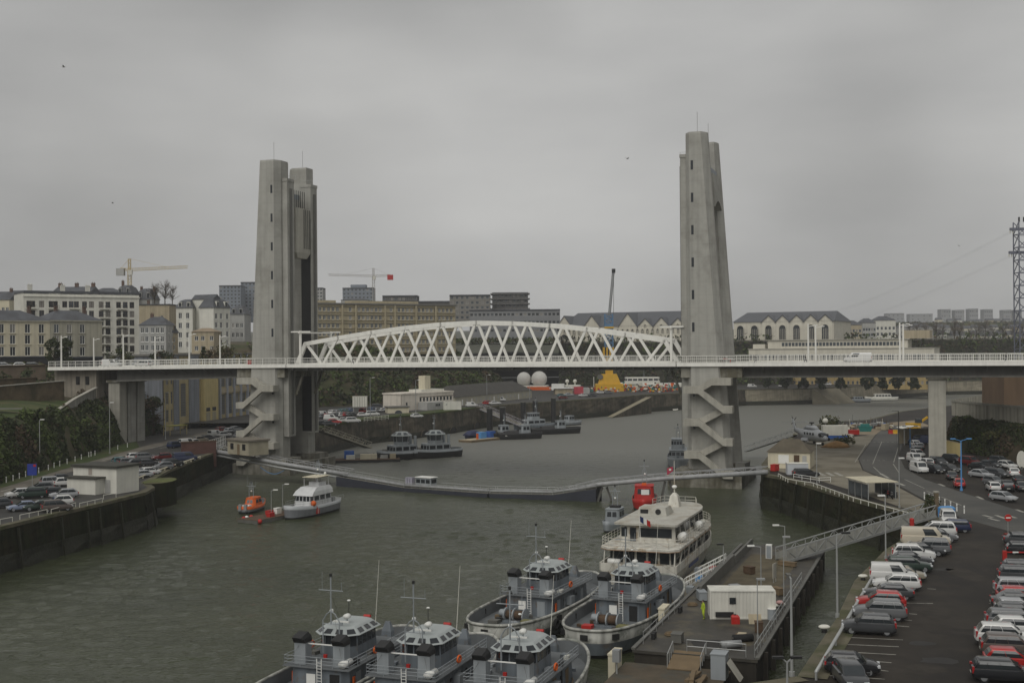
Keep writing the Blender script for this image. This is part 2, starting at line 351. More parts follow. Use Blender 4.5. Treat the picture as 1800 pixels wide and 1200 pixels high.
# --- left quay
LQ = [(-75, 120), P2(0, 926, ZQ), P2(82, 907, ZQ), P2(175, 886, ZQ), P2(205, 877, ZQ), P2(272, 861, ZQ), (-60.5, 200), P2(300, 838, ZQ), P2(352, 805, ZQ), P2(378, 795, ZQ), (-66, 300)]
LQ = [(-69.5, 120), (-67, 156), (-65, 166), (-62, 178), (-60.8, 184), (-59.2, 192), (-59.8, 199), (-63, 206), (-65.3, 226), (-66, 251), (-66, 268), (-67, 300), (-69, 345)]
quay('left_quay', LQ + [(-95, 420), (-160, 420), (-160, 120)], ZQ, 0, None, ASPH)
quay_wall('quay_wall', LQ[:6], ZQ, 'dark weedy stone quay wall below the left car park', side=1, piles=(.3, .45, .58, .72, .8, .86, .92))
quay_wall('quay_wall', LQ[5:10], ZQ, 'dark stone quay wall curving back under the floating pipe bridge', side=1, piles=(.1, .3))
quay_wall('quay_wall', LQ[9:], ZQ, 'shaded quay wall behind the left lift tower foot', side=1)
# --- upstream left quay
UQ = [(-67, 300), (-53, 318), (-50, 335), (-43.3, 360), (-32.3, 377), (-20.5, 400), (-13.2, 420), (-.2, 443), (13, 459), (32, 480), (57, 516), (76, 532), (110, 565), (135, 569), (161.5, 585), (190, 618), (240, 660), (420, 700)]
quay('upstream_quay', UQ[1:] + [(420, 780), (-200, 780), (-200, 345), (-70, 345), (-69, 318)], ZU, 0, None, ASPH)
quay_wall('quay_wall', UQ[:2], ZU, 'short dark quay wall hidden behind the left tower', QWALL_F)
quay_wall('quay_wall', UQ[1:7], ZU, 'brown masonry quay wall with arched drains behind the two grey tugs', QWALL_F, capm=GRASS, capw=7.0)
quay_wall('quay_wall', UQ[6:11], ZU, 'brown masonry quay wall behind the moored black workboats', QWALL_F)
quay_wall('quay_wall', UQ[10:13], ZU, 'dark far quay wall below the heap of coloured gear', QWALL_F)
quay_wall('quay_wall', UQ[12:], ZU, 'pale far quay wall with a slipway under the yellow building', mat('pale_far_masonry', (.25, .225, .165), .9, .3, .2, .3, 1.0, streak=.35), cat='quay wall')
# dark arched drains in the wall behind the tugs
for i, (px, py) in enumerate([(625, 772), (690, 768), (745, 765), (793, 761), (836, 757)]):
    u = [Vector((a, b, 0)) for a, b in UQ[1:8]]
    tgt = at(px, py, 2.0); best = None
    for k in range(len(u)-1):
        for f in range(0, 21):
            q = u[k].lerp(u[k+1], f/20); s_ = abs(q.x*tgt.y - q.y*tgt.x) / q.length
            if best is None or s_ < best[0]: best = (s_, q, (u[k+1]-u[k]).normalized())
    _, q, d = best; n = Vector((d.y, -d.x, 0)); c = q + n*.55
    a = thing('drain_arch', ['wide low drain arch in the brown quay wall by the white barge', 'dark drain arch behind the left grey tug', 'dark drain arch between the two grey tugs', 'dark drain arch right of the grey tugs', 'dark drain arch beside the blue tarpaulin boat'][i], 'arch', c)
    rr = (3.0, 2.4, 2.4, 2.2, 2.6)[i]
    ring = [d*rr*1.15*cos(x) + Vector((0, 0, .4 + rr*.9*sin(x))) for x in [pi*k/10 for k in range(11)]]
    rin = [d*rr*cos(x) + Vector((0, 0, .4 + rr*.78*sin(x))) for x in [pi*k/10 for k in range(11)]]
    mb = MB(); mb.add([p + n*.16 for p in rin], [tuple(range(11))]); mb.build('opening', BLACK, a)
    mb = MB(); mb.loft([[p + n*.1 for p in ring], [p + n*.35 for p in ring], [p + n*.35 for p in rin], [p + n*.1 for p in rin]], 0, False, False); mb.build('arch_ring', QWALL_F, a)
# ramp down the far quay
mb = MB()
a0, a1 = Vector((37, 478.5, .3)), Vector((56, 508, 6.9)); n = Vector((.83, -.55, 0))
rp_ = thing('stone_ramp', 'sloping stone ramp running down the far quay to the water', 'ramp'); mb.add([a0 + n*.8, a0 + n*3.4, a1 + n*3.4, a1 + n*.8], [(0, 1, 2, 3)]); mb.build('ramp_top', mat('ramp_stone', (.24, .215, .15), .9, .25, .4, .2), rp_)
MB().add([a0+n*3.4, a0+n*3.4-Vector((0,0,2)), a1+n*3.4-Vector((0,0,9)), a1+n*3.4, a1+n*.8-Vector((0,0,9)), a1+n*.8], [(0, 1, 2, 3), (3, 2, 4, 5)]).build('ramp_side', QWALL_F, rp_)
mb = MB()
mb.add([(143, 570, 7.2), (158, 580, 7.2), (166, 578, .2), (154, 568, .2), (143, 570, -1), (154, 568, -1), (166, 578, -1)], [(0,3,2,1),(0,4,5,3),(3,5,6,2)])
tag(mb.build('slipway', mat('slipway_stone', (.2, .18, .13), .9, .25, .3, .2)), 'broad stone slipway on the far bank under the right approach', 'slipway')
# --- right quay
RQ = [(11, 40), (12.5, 79.5), (19.6, 82.5), (27, 99.8), (33, 115.5), (41.5, 133), (53, 152), (54.3, 158), (50.5, 174), (46.4, 205), (44.2, 211), (47.5, 228), (53, 247), (73, 309), (91, 348), (106, 357), (130, 400), (190, 470), (420, 560)]
quay('right_quay', RQ + [(420, 30), (11, 30)], ZQ, 0, None, ASPH_P)
quay_wall('quay_wall', RQ[:3], ZQ, 'short dark quay corner at the bottom edge of the picture', side=-1)
quay_wall('quay_wall', RQ[2:8], ZQ, 'mossy quay wall along the parked cars on the right', side=-1, capw=1.9)
quay_wall('quay_wall', RQ[7:11], ZQ, 'weedy stone quay wall below the bus shelter and footbridge', side=-1, piles=(.08, .2, .42, .55, .7, .8, .9))
quay_wall('quay_wall', RQ[10:], ZQ, 'far side quay wall below the parked helicopter', side=-1)
# pale concrete ground patches and roads on the right bank
def sheet(name, pts, z, m_, kind='structure'):
    mb_ = MB(); n_ = len(pts); ar = sum(pts[i][0]*pts[(i+1)%n_][1]-pts[(i+1)%n_][0]*pts[i][1] for i in range(n_))
    if ar < 0: pts = list(reversed(pts))
    mb_.add([(p[0], p[1], z) for p in pts], [tuple(range(n_))]); return tag(mb_.build(name, m_), kind=kind)
def px_sheet(name, pix, z, m_): return sheet(name, [P2(a, b, z) for a, b in pix], z, m_)
ROAD = mat('road_asphalt', (.085, .083, .074), .8, .14, .2, .1, 5.0, c2=(.055, .055, .05), c2amt=.5, c2scale=.1)
px_sheet('road', [(1510, 806), (1540, 765), (1556, 747), (1592, 747), (1588, 775), (1580, 800), (1590, 822), (1625, 842), (1700, 868), (1800, 900), (1800, 940), (1690, 910), (1640, 885), (1560, 842), (1518, 825)], ZQ + .004, ROAD)
CGRD = mat('pale_concrete_ground', (.19, .172, .13), .85, .22, .25, .1, 3.0, c2=(.13, .115, .08), c2amt=.5, c2scale=.12)
px_sheet('pavement', [(1350, 806), (1420, 775), (1470, 772), (1540, 762), (1508, 806), (1516, 826), (1555, 843), (1635, 886), (1625, 902), (1590, 893), (1500, 862), (1420, 838), (1352, 825)], ZQ + .008, CGRD)
px_sheet('pavement', [(1440, 765), (1540, 745), (1610, 738), (1640, 750), (1560, 747), (1540, 763)], ZQ + .012, mat('sandy_ground', (.23, .185, .125), .9, .25, .3, .2))
# left road verge and pavement
px_sheet('pavement', [(0, 872), (0, 858), (120, 822), (240, 787), (330, 766), (430, 745), (432, 749), (330, 772), (245, 793), (120, 830)], ZQ + .006, PAVE)
# --- ground rising behind the left quay: scrub slope, terrace and town hill
def hill(name, base, rows, m_, seed=1, amp=1.0, step=6.0):
    rnd = random.Random(seed); B = []
    for i in range(len(base)-1):
        a, b = base[i], base[i+1]; n = max(1, int(math.hypot(b[0]-a[0], b[1]-a[1])/step))
        for k in range(n): f = k/n; B.append(tuple(a[j] + (b[j]-a[j])*f for j in range(len(a))))
    B.append(base[-1]); rings = []
    from mathutils import noise
    for ri, (off, dz) in enumerate(rows):
        r_ = []
        for x, y, z, nx, ny, k in B:
            h = dz * k if dz < 50 else dz; p = Vector((x + nx*off, y + ny*off, 0))
            j = noise.noise(p*.13 + Vector((seed, 0, 0))) * amp * (0 if ri == 0 else 1) * min(1, off/6)
            r_.append((p.x + nx*j*1.5, p.y + ny*j*1.5, z + h + j*.8))
        rings.append(r_)
    mb_ = MB(); mb_.loft(list(reversed(rings)), 0, False, False); return tag(mb_.build(name, m_, smooth=True), kind='structure'), rings
SLOPE_L = [(-84, 130, 6, -1, 0, 1), (-88.5, 206, 6, -1, 0, 1), (-91.5, 242, 6, -1, 0, 1), (-95, 286, 6, -1, 0, 1.02), (-97, 325, 6, -1, 0, 1.05), (-103, 345, 6.5, -1, .05, 1.05), (-101, 400, 6.5, -1, .1, 1.15), (-90, 425, 7, -.8, .6, 1.2)]
hillL, ringsL = hill('hillside_left', SLOPE_L, [(0, 0), (1.2, 3.5), (3, 7), (4.5, 9.2), (6, 10), (22, 12), (24, 13.5), (32, 18.2), (60, 19), (160, 24), (500, 34), (1500, 44)], SOIL, 3, .9)
SLOPE_U = [(-90, 425, 7, -.8, .6, 1.0), (-62, 437, 7.5, -.7, .7, 1.0), (-40, 458, 7.5, -.7, .7, 1.0), (-15, 496, 7.5, -.75, .66, 1.0), (-4, 535, 7.5, -.85, .5, .9), (-2, 575, 7.5, -.95, .3, .7), (-6, 620, 7.5, -1, .1, .6), (-14, 700, 7.5, -1, .1, .6)]
hillU, ringsU = hill('hillside_upstream', SLOPE_U, [(0, 0), (2, 4), (6, 9), (12, 14), (20, 18), (28, 20.5), (34, 23.2), (120, 24), (400, 30), (1500, 40)], SOIL, 5, 1.5)
# plateau behind the far bank with its retaining wall
PLAT = [(25, 640, 7.5), (110, 628, 7.5), (200, 640, 7.5), (300, 700, 7.5), (420, 760, 7.5)]
mb = MB(); WALLM = mat('dark_retaining_wall', (.062, .056, .042), .95, .35, .15, .5, .9, streak=.5, c2=(.045, .05, .022), c2amt=.55, c2scale=.06)
mb.loft([[(x, y, 30.4) for x, y, z in PLAT], [(x, y-1.5, z) for x, y, z in PLAT]], 0, False, False)
w_ = thing('retaining_wall', 'tall dark retaining wall below the arched workshop halls', 'retaining wall', (0, 0, 0)); mb.build('wall_face', WALLM, w_)
MB().loft([[(x, y-.6, 31.0) for x, y, z in PLAT], [(x, y-.6, 30.2) for x, y, z in PLAT]], 0, False, False).build('parapet', CONC_D, w_)
mb = MB(); top = [(25, 640), (110, 628), (200, 640), (300, 700), (420, 760), (900, 900), (900, 1000), (-300, 1000), (-60, 700)]
mb.add([(x, y, 30.4) for x, y in top], [tuple(range(len(top)))]); tag(mb.build('plateau', SOIL), kind='structure')
# far hill on the right and the horizon ground
mb = MB(); rr = random.Random(2); fx = [-2400 + i*80 for i in range(61)]
rows = []
for y, base in ((800, 8), (950, 22), (1200, 34), (1600, 46), (2200, 58), (3200, 66), (4200, 68)):
    rows.append([(x*y/1500, y, base + (rr.uniform(-3, 3) if y > 900 else 0)) for x in fx])
mb.loft(rows, 0, False, False); tag(mb.build('far_hills', mat('far_hill_ground', (.06, .062, .04), .95, .3, .02)), kind='structure')
# right bank: cliff with dense scrub under the ramp wall
SLOPE_R = [(93, 262, 6, 1, 0, 1), (92, 250, 6, 1, 0, 1), (94.5, 236, 6, 1, 0, 1), (98, 215, 6, 1, 0, 1), (104, 180, 6, 1, 0, 1)]
SLOPE_R = [(140, 300, 6, .6, .6, .9), (112, 280, 6, .6, .6, .9), (94.5, 262, 6, 1, 0, 1), (93.5, 250, 6, 1, 0, 1), (95.5, 236, 6, 1, 0, 1), (99, 215, 6, 1, 0, 1), (105, 170, 6, 1, 0, 1)]
hillR, ringsR = hill('hillside_right', list(reversed(SLOPE_R)), [(0, 0), (.8, 2.8), (1.5, 4.8), (2.3, 6.2), (4, 6.6), (40, 7.5), (400, 9)], SOIL, 9, .8)
# ================================================================ the lift bridge
BM = Matrix.Translation(B0) @ Matrix.Rotation(BA, 4, 'Z')
def bthing(name, label, cat, u=0, w=0, z=0, group=None): return thing(name, label, cat, bp(u, w, z), BA, group)
def zb(u): return 24.5 if u > 0 else 24.5 + u * .5 / 65
def railing(mb_, u0, u1, w, step=2.0, off=(0, 0)):
    k = int((u1-u0)/.42)
    for i in range(k):
        f = (i+.5)/k; u = u0 + (u1-u0)*f; z = zb(u) + .8; x = u - off[0]; mb_.add([(x-.022, w-off[1], z), (x+.022, w-off[1], z), (x+.022, w-off[1], z+1.3), (x-.022, w-off[1], z+1.3)], [(0, 1, 2, 3)])
    n = int((u1-u0)/step); a, b = Vector((u0-off[0], w-off[1], 0)), Vector((u1-off[0], w-off[1], 0))
    for i in range(n+1):
        p = a.lerp(b, i/n); z = zb(u0 + (u1-u0)*i/n) + .7; mb_.box(p.x-.04, p.x+.04, p.y-.04, p.y+.04, z, z+1.5)
    for h in (.12, .78, 1.45):
        mb_.bar(a + Vector((0, 0, zb(u0)+.7+h)), b + Vector((0, 0, zb(u1)+.7+h)), .05, .07 if h < 1.4 else .1)
# ---- lift span
LS = bthing('lift_span', 'white steel arched truss lift span across the river between the towers', 'bridge span')
apex = [(3.0, 29.9), (11.5, 31.2), (19.9, 32.35), (28.3, 33.3), (36.9, 33.95), (45.4, 34.2), (53.8, 33.95), (62.3, 33.35), (70.6, 32.4), (79.0, 31.2), (87.4, 29.85)]
bots = [0.9, 7.3, 15.7, 24.1, 32.6, 41.1, 49.6, 58.1, 66.5, 74.9, 83.2, 90.0]
for w in (4.5, 15.0):
    mb = MB(); pts = [(bots[0], 25.4)] + apex + [(bots[-1], 25.4)]
    # chord as a continuous box following the arch
    for i in range(len(pts)-1):
        (ua, za), (ub, zb_) = pts[i], pts[i+1]; d = Vector((ub-ua, 0, zb_-za)).normalized()*.2
        mb.bar(Vector((ua, w, za)) - d, Vector((ub, w, zb_)) + d, .7, .92 if 0 < i < len(pts)-2 else .85)
    mb.build('top_chord', WHITE, LS)
    for i, (ua, za) in enumerate(apex):
        for k in (0, 1):
            if (i == 0 and k == 0) or (i == len(apex)-1 and k == 1): continue
            MB().bar((ua + (.25 if k else -.25), w, za), (bots[i+k] + (-.3 if k else .3), w, 25.3), .45, .55).build('diagonal', WHITE, LS)
    MB().bar((.4, w, 25.15), (90.6, w, 25.15), .7, .7).build('bottom_chord', WHITE, LS)
mb = MB(); mb.box(.5, 90.5, -.1, .35, 24.5, 25.22); mb.box(.5, 90.5, 19.2, 19.6, 24.5, 25.22); mb.build('edge_beam', WHITE, LS)
MB().box(.5, 90.5, .36, 19.19, 24.75, 25.0).build('deck_slab', mat('deck_concrete', (.25, .24, .22), .8, .15, .3), LS)
mb = MB()
for i in range(24): mb.box(1.5 + i*3.8, 1.9 + i*3.8, .5, 19, 23.95, 24.74)
mb.box(.5, 90.5, 1.2, 1.5, 23.75, 24.74); mb.box(.5, 90.5, 18, 18.3, 23.75, 24.74); mb.build('floor_beams', STEEL_D, LS)['kind'] = 'stuff'
for w in (.1, 19.4):
    mb = MB(); railing(mb, .6, 90.4, w); mb.build('railing', WHITE, LS)['kind'] = 'stuff'
# ---- approach spans
def approach(label, u0, u1, gz0, gz1, ub):
    t = bthing('approach_span', label, 'bridge span')
    def strip(w0, w1, h0, h1, nm, m_):
        mb_ = MB(); n = 12; rs = []
        for i in range(n+1):
            u = u0 + (u1-u0)*i/n; z = zb(u); rs.append([(u, w0, z+h0), (u, w1, z+h0), (u, w1, z+h1), (u, w0, z+h1)])
        mb_.loft(rs); return mb_.build(nm, m_, t)
    strip(-.1, .35, 0, .72, 'edge_beam', WHITE); strip(19.2, 19.6, 0, .72, 'edge_beam', WHITE)
    strip(.36, 19.19, .25, .5, 'deck_slab', MATS['deck_concrete'])
    mb_ = MB()
    for (w0, w1) in ((3.0, 3.5), (16, 16.5)):
        mb_.add([(ub[0], w0, zb(ub[0])+.24), (ub[1], w0, zb(ub[1])+.24), (ub[1], w0, gz1), (ub[0], w0, gz0), (ub[0], w1, zb(ub[0])+.24), (ub[1], w1, zb(ub[1])+.24), (ub[1], w1, gz1), (ub[0], w1, gz0)],
                [(0,3,2,1),(4,5,6,7),(3,7,6,2),(0,4,7,3),(1,2,6,5)])
    mb_.add([(ub[0], 3.5, gz0+.1), (ub[1], 3.5, gz1+.1), (ub[1], 16, gz1+.1), (ub[0], 16, gz0+.1)], [(0, 3, 2, 1)]); mb_.build('box_girder', STEEL_D, t)
    MB().bar((ub[0], 2.9, gz0), (ub[1], 2.9, gz1), .7, .35).build('bottom_flange', mat('grey_flange', (.2, .195, .175), .6, .15, .4, streak=.2), t)
    n = int((ub[1]-ub[0])/6)
    for i in range(n):
        u = ub[0] + 2 + i*6
        MB().bar((u, .4, zb(u)+.1), (u, 2.98, zb(u)-1.3), .12, .2).build('bracket', MATS['grey_flange'], t)
    for w in (.1, 19.4):
        mm = MB(); railing(mm, u0+.1, u1-.1, w); mm.build('railing', WHITE, t)['kind'] = 'stuff'
    return t
approach('left approach span with white edge and railing ending at the town', -66, .3, 21.3, 22.4, (-48, -9))
approach('right approach span with white edge and deep dark girder', 90.7, 190, 22.3, 22.5, (100, 190))
# ---- towers
def tower(label, s0, sg, stair_label=None, ox=0.0):
    """s = distance from the river joint, negative away from the river; u = s0 + sg*s"""
    t = bthing('lift_tower', label, 'bridge tower')
    U = lambda s: s0 + sg*s
    F = lambda pts: [(U(a), b, c) for a, b, c in pts]
    ZT, ZB = 72.0, 2.5
    def leg(front):
        # plan at foot and head; outer face leans in towards the top
        W = (lambda w: w) if front else (lambda w: 19.5 - w)
        foot = [(-11.2+ox*.4, 2.2), (-10.1+ox*.4, .3), (-2.7, .3), (-1.7, 2.0), (-1.7, 5.4), (-8.6, 5.4), (-11.2+ox*.4, 3.4)]
        head = [(-7.3+ox, 2.2), (-6.2+ox, .3), (-2.7, .3), (-1.7, 2.0), (-1.7, 5.4), (-5.6, 5.4), (-7.3+ox, 3.4)]
        mb_ = MB(); rings = []
        for f in [i/8 for i in range(9)]:
            rings.append(F([(a[0] + (b[0]-a[0])*f, W(a[1]), ZB + (ZT-ZB)*f) for a, b in zip(foot, head)]))
        cap = F([(a[0]*.985-.06, W(a[1]*.96+.1), ZT + .45) for a in head]); rings.append(cap)
        mb_.loft(rings); lg = mb_.build('leg', CONC, t)
        # guide column towards the river
        mb_ = MB(); mb_.loft([F([(-3.0, W(2.5), z), (-.4, W(2.5), z), (-.4, W(5.7), z), (-3.0, W(5.7), z)]) for z in (ZB+6, 67.6)]); mb_.loft([F([(-3.1, W(2.4), z), (-.3, W(2.4), z), (-.3, W(5.8), z), (-3.1, W(5.8), z)]) for z in (67.6, 68.3)])
        mb_.build('guide_column', CONC, t)
        MB().loft([F([(-.42, W(3.6), z), (-.1, W(3.6), z), (-.1, W(4.4), z), (-.42, W(4.4), z)]) for z in (9, 66)]).build('guide_rail', STEEL_D, t)
        for i in range(9):
            z = 66.6 - 6.62*i
            if z < 27 and z > 23: continue
            mb_ = MB(); mb_.loft([F([(-3.5, W(.26), z-q), (-3.0, W(.26), z-q), (-3.0, W(.7), z-q), (-3.5, W(.7), z-q)]) for q in (0, 1.9)]); mb_.build('slit_window', GLASS, t)
        return lg
    leg(True); leg(False)
    MB().loft([F([(-3.0, 13.70, z), (-.55, 13.70, z), (-.55, 13.79, z), (-3.0, 13.79, z)]) for z in (9, 59.5)]).build('slot_shade', BLACK, t)  # black panel painted in for the shade of the recess beside the guide
    # head beam joining the legs, with a shallow arched soffit, and the sheave room
    mb_ = MB(); rings = []
    for i in range(9):
        w = 5.3 + (14.2-5.3)*i/8; h = 57.5 + 1.6*sin(pi*i/8)
        rings.append(F([(-8.1+ox*.85, w, h), (-3.2, w, h), (-3.2, w, 64.5), (-7.8+ox*.9, w, 64.5)]))
    mb_.loft(rings); mb_.build('head_beam', CONC, t)
    mb_ = MB(); mb_.loft([F([(-6.0, w, 64.5), (-3.6, w, 64.5), (-3.6, w, 65.8), (-6.2, w, 65.8)]) for w in (5.3, 14.2)]); mb_.build('sheave_room', mat('blue_grey_cladding', (.27, .30, .33), .5, .1, .5), t)
    mb_ = MB(); k = [F([(-2.2, w, z) for w in (6.4, 13.1)] + [(-.2, w, z) for w in (13.1, 6.4)]) for z in (51.5, 62.0)]
    mb_.loft(k); mb_.loft([F([(-2.2, 6.4, 51.5), (-2.2, 13.1, 51.5), (-.2, 13.1, 51.5), (-.2, 6.4, 51.5)]), F([(-2.0, 7.5, 50.2), (-2.0, 12, 50.2), (-.5, 12, 50.2), (-.5, 7.5, 50.2)])]); mb_.build('counterweight', CONC_L, t)
    for i in range(6):
        w = 7.2 + i*1.0; MB().tube(F([(-1.2, w, 62), (-1.2, w, 66.2)]), .08, 5).build('cable', BLACK, t)
    for i in range(4):
        w = 10.0 + i*.9; MB().tube(F([(-.12, w, 52.5), (-.12, w, 61.8)]), .12, 5).build('guide_cable', STEEL_D, t)
    for W0 in (2.9, 16.6):
        MB().cyl((U(-4), W0, 72.7), .06, 4.2, 6).build('lightning_rod', GALV, t)
    # handrails on the head
    mb_ = MB()
    for w in (5.6, 13.9): mb_.bar((U(-2.6), w, 69.2), (U(.2), w, 69.2), .06, .06)
    for s in (-2.5, -1.2, .1): mb_.bar((U(s), 5.6, 68.3), (U(s), 5.6, 69.2), .06, .06)
    mb_.build('handrail', GALV, t)
    # pier base and caisson
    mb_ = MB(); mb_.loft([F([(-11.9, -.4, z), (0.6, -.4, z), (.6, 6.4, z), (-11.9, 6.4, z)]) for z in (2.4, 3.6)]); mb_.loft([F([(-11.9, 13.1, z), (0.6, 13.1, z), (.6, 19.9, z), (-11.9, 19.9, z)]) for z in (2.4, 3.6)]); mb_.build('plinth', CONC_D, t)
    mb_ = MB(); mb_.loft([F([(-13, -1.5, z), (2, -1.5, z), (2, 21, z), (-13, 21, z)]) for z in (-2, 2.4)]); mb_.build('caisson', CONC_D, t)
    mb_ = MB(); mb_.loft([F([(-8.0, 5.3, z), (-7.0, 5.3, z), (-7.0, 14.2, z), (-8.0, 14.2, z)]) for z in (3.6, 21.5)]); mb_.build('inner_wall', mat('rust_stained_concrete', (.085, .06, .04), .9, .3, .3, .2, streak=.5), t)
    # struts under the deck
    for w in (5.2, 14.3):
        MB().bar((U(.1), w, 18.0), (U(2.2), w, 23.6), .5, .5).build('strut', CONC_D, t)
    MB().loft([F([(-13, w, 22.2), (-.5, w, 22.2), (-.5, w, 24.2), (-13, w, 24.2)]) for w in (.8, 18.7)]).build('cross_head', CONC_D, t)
    # zig-zag stair on the face towards the viewer: solid parapets
    st = bpy.data.objects.new('stair', None); col.objects.link(st); st.parent = t; st['label'] = stair_label
    def flight(sa, za, sb, zb_, w0, w1):
        h = 1.45; mb2 = MB()
        mb2.loft([F([(sa, w0, za-h), (sa, w1, za-h), (sa, w1, za), (sa, w0, za)]), F([(sb, w0, zb_-h), (sb, w1, zb_-h), (sb, w1, zb_), (sb, w0, zb_)])]); mb2.build('flight', CONC_L, st)
    def landing(sa, sb, z, w0, w1): MB().loft([F([(sa, w0, z-1.45), (sa, w1, z-1.45), (sa, w1, z), (sa, w0, z)]), F([(sb, w0, z-1.45), (sb, w1, z-1.45), (sb, w1, z), (sb, w0, z)])]).build('landing', CONC_L, st)
    z = 22.2; landing(-11.2, -7.3, z, -2.4, .25); flight(-7.3, z, -4.6, z-1.7, -2.4, -.1); z -= 1.7
    for i in range(3):
        landing(-4.6, -1.6, z, -2.45, .2)
        flight(-4.6, z, -9.6, z-3.9, -2.5, -1.45); z2 = z - 3.9
        landing(-9.6, -11.4, z2, -2.45, .2)
        if i < 2: flight(-9.6, z2, -4.6, z2-2.65, -1.35, -.3); z = z2 - 2.65
    return t
tower('left concrete lift tower with two tapering legs and hanging counterweight', 0.0, 1, 'zigzag concrete stair on the left lift tower')
tower('right concrete lift tower, nearer one, with two tapering legs', 90.9, -1, 'zigzag concrete stair on the right lift tower', 1.1)
# ---- catenary gantries at the joints
for lab, u in (('slim white gantry at the left end of the arched truss', 2.9), ('slim white gantry at the right end of the arched truss', 89.2)):
    g = bthing('gantry', lab, 'gantry', u, 0, 25.0); sg = -1 if u > 50 else 1
    for w in (2.2, 17.3): MB().cyl((0, w, -.0), .3, 7.9, 10).build('post', WHITE, g)
    MB().bar((0, 1.5, 7.5), (0, 18, 7.5), .35, .35).build('crossbeam', WHITE, g)
    for w in (2.2, 17.3): MB().bar((-2.4, w, 7.7), (2.6, w, 7.7), .25, .3).build('arm', WHITE, g)
# ---- piers and abutment
def pier(label, u0, u1, w0, w1, zt, zg):
    t = bthing('bridge_pier', label, 'pier', (u0+u1)/2, w0, 0); L = (u1-u0)/2; D = w1-w0
    for i, w in enumerate((0, D*.36, D*.72)):
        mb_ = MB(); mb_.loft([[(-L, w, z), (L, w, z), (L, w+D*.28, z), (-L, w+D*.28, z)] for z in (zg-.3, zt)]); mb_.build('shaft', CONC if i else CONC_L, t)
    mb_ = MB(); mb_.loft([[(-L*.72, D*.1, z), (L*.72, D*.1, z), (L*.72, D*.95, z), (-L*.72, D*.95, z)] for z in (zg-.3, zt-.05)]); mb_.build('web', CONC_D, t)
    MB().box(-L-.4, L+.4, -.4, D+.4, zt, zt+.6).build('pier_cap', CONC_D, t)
    return t
pier('ribbed concrete pier under the left approach, in front of scrub', -50.8, -47.6, 3.4, 13.5, 20.9, 6)
pier('tall ribbed concrete pier under the right approach beside parked cars', 139.4, 142.6, 3, 15, 21.8, 6)
ab = bthing('abutment', 'concrete bridge abutment with two small openings at the town end', 'abutment')
mb = MB(); mb.box(-66, -53.6, 2.4, 17, 13, 24.1); mb.build('abutment_wall', mat('abutment_concrete', (.30, .27, .22), .9, .2, .4, .2, streak=.3), ab)
for u in (-59.0, -56.2): MB().box(u-.55, u+.55, 2.3, 2.6, 20.4, 22.4).build('opening', BLACK, ab)
# ---- lamp masts along the deck
def mast(label, u, w, h=7.6, two=False):
    t = bthing('deck_lamp', label, 'street lamp', u, w, zb(u)+.5, 'white lamp masts on the bridge')
    MB().tube([(0, 0, 0), (0, 0, h)], [.22, .15], 10).build('pole', WHITE, t)
    MB().bar((-.1, 0, h-.6), (1.3, 0, h-.35), .12, .12).build('arm', WHITE, t)
    MB().cbox((1.5, 0, h-.3), .7, .35, .18).build('lamp_head', WHITE2, t); return t
for i, (px, w) in enumerate([(108, 1.2), (165, 18.3), (217, 1.2), (273, 18.3), (333, 1.2), (387, 18.3)]):
    mast(['first white lamp mast from the town end of the left approach', 'second white lamp mast from the town end, far railing', 'third white lamp mast from the town end, above the white van', 'fourth white lamp mast from the town end, far railing', 'fifth white lamp mast from the town end, in front of the blank white gable', 'white lamp mast nearest the left tower'][i], bridge(px, 640, w)[0], w, 8.0 if w < 5 else 7.6)
for i, (px, w) in enumerate([(1421, 1.2), (1434, 18.3), (1582, 1.2), (1588, 18.3)]):
    mast(['near mast of the pair beside the right tower', 'far mast of the pair beside the right tower', 'near mast of the pair above the right pier', 'far mast of the pair above the right pier'][i], bridge(px, 632, w)[0], w, 7.9)
# ---- people and orange works barrier on the deck
# ================================================================ buildings
WIN = {}; WR = random.Random(3); CURT = mat('curtained_window', (.22, .21, .19), .4, .3, .8)
def win_mesh(w, h, fm, gm, style):
    k = (round(w, 2), round(h, 2), fm.name, gm.name, style)
    if k not in WIN:
        mb_ = MB(); mb_.box(-w/2, w/2, .10, .14, 0, h, 1); b = min(.09, w*.09)
        for x0, x1, z0, z1 in ((-w/2, w/2, 0, b), (-w/2, w/2, h-b, h), (-w/2, -w/2+b, b, h-b), (w/2-b, w/2, b, h-b)): mb_.box(x0, x1, .05, .12, z0, z1, 0)
        if 'm' in style: mb_.box(-b/2, b/2, .05, .12, b, h-b, 0)
        if 't' in style: mb_.box(-w/2+b, w/2-b, .05, .12, h*.7, h*.7+b*.8, 0)
        if 'g' in style:
            n = max(2, int(w/.6)); q = max(2, int(h/.7))
            for i in range(1, n): mb_.box(-w/2 + w*i/n - .03, -w/2 + w*i/n + .03, .06, .12, 0, h, 0)
            for i in range(1, q): mb_.box(-w/2, w/2, .055, .115, h*i/q - .03, h*i/q + .03, 0)
        if 's' in style: mb_.box(-w/2-.1, w/2+.1, -.16, .05, -.14, -.002, 0)
        WIN[k] = mb_.mesh('window', [fm, gm])
    return WIN[k]
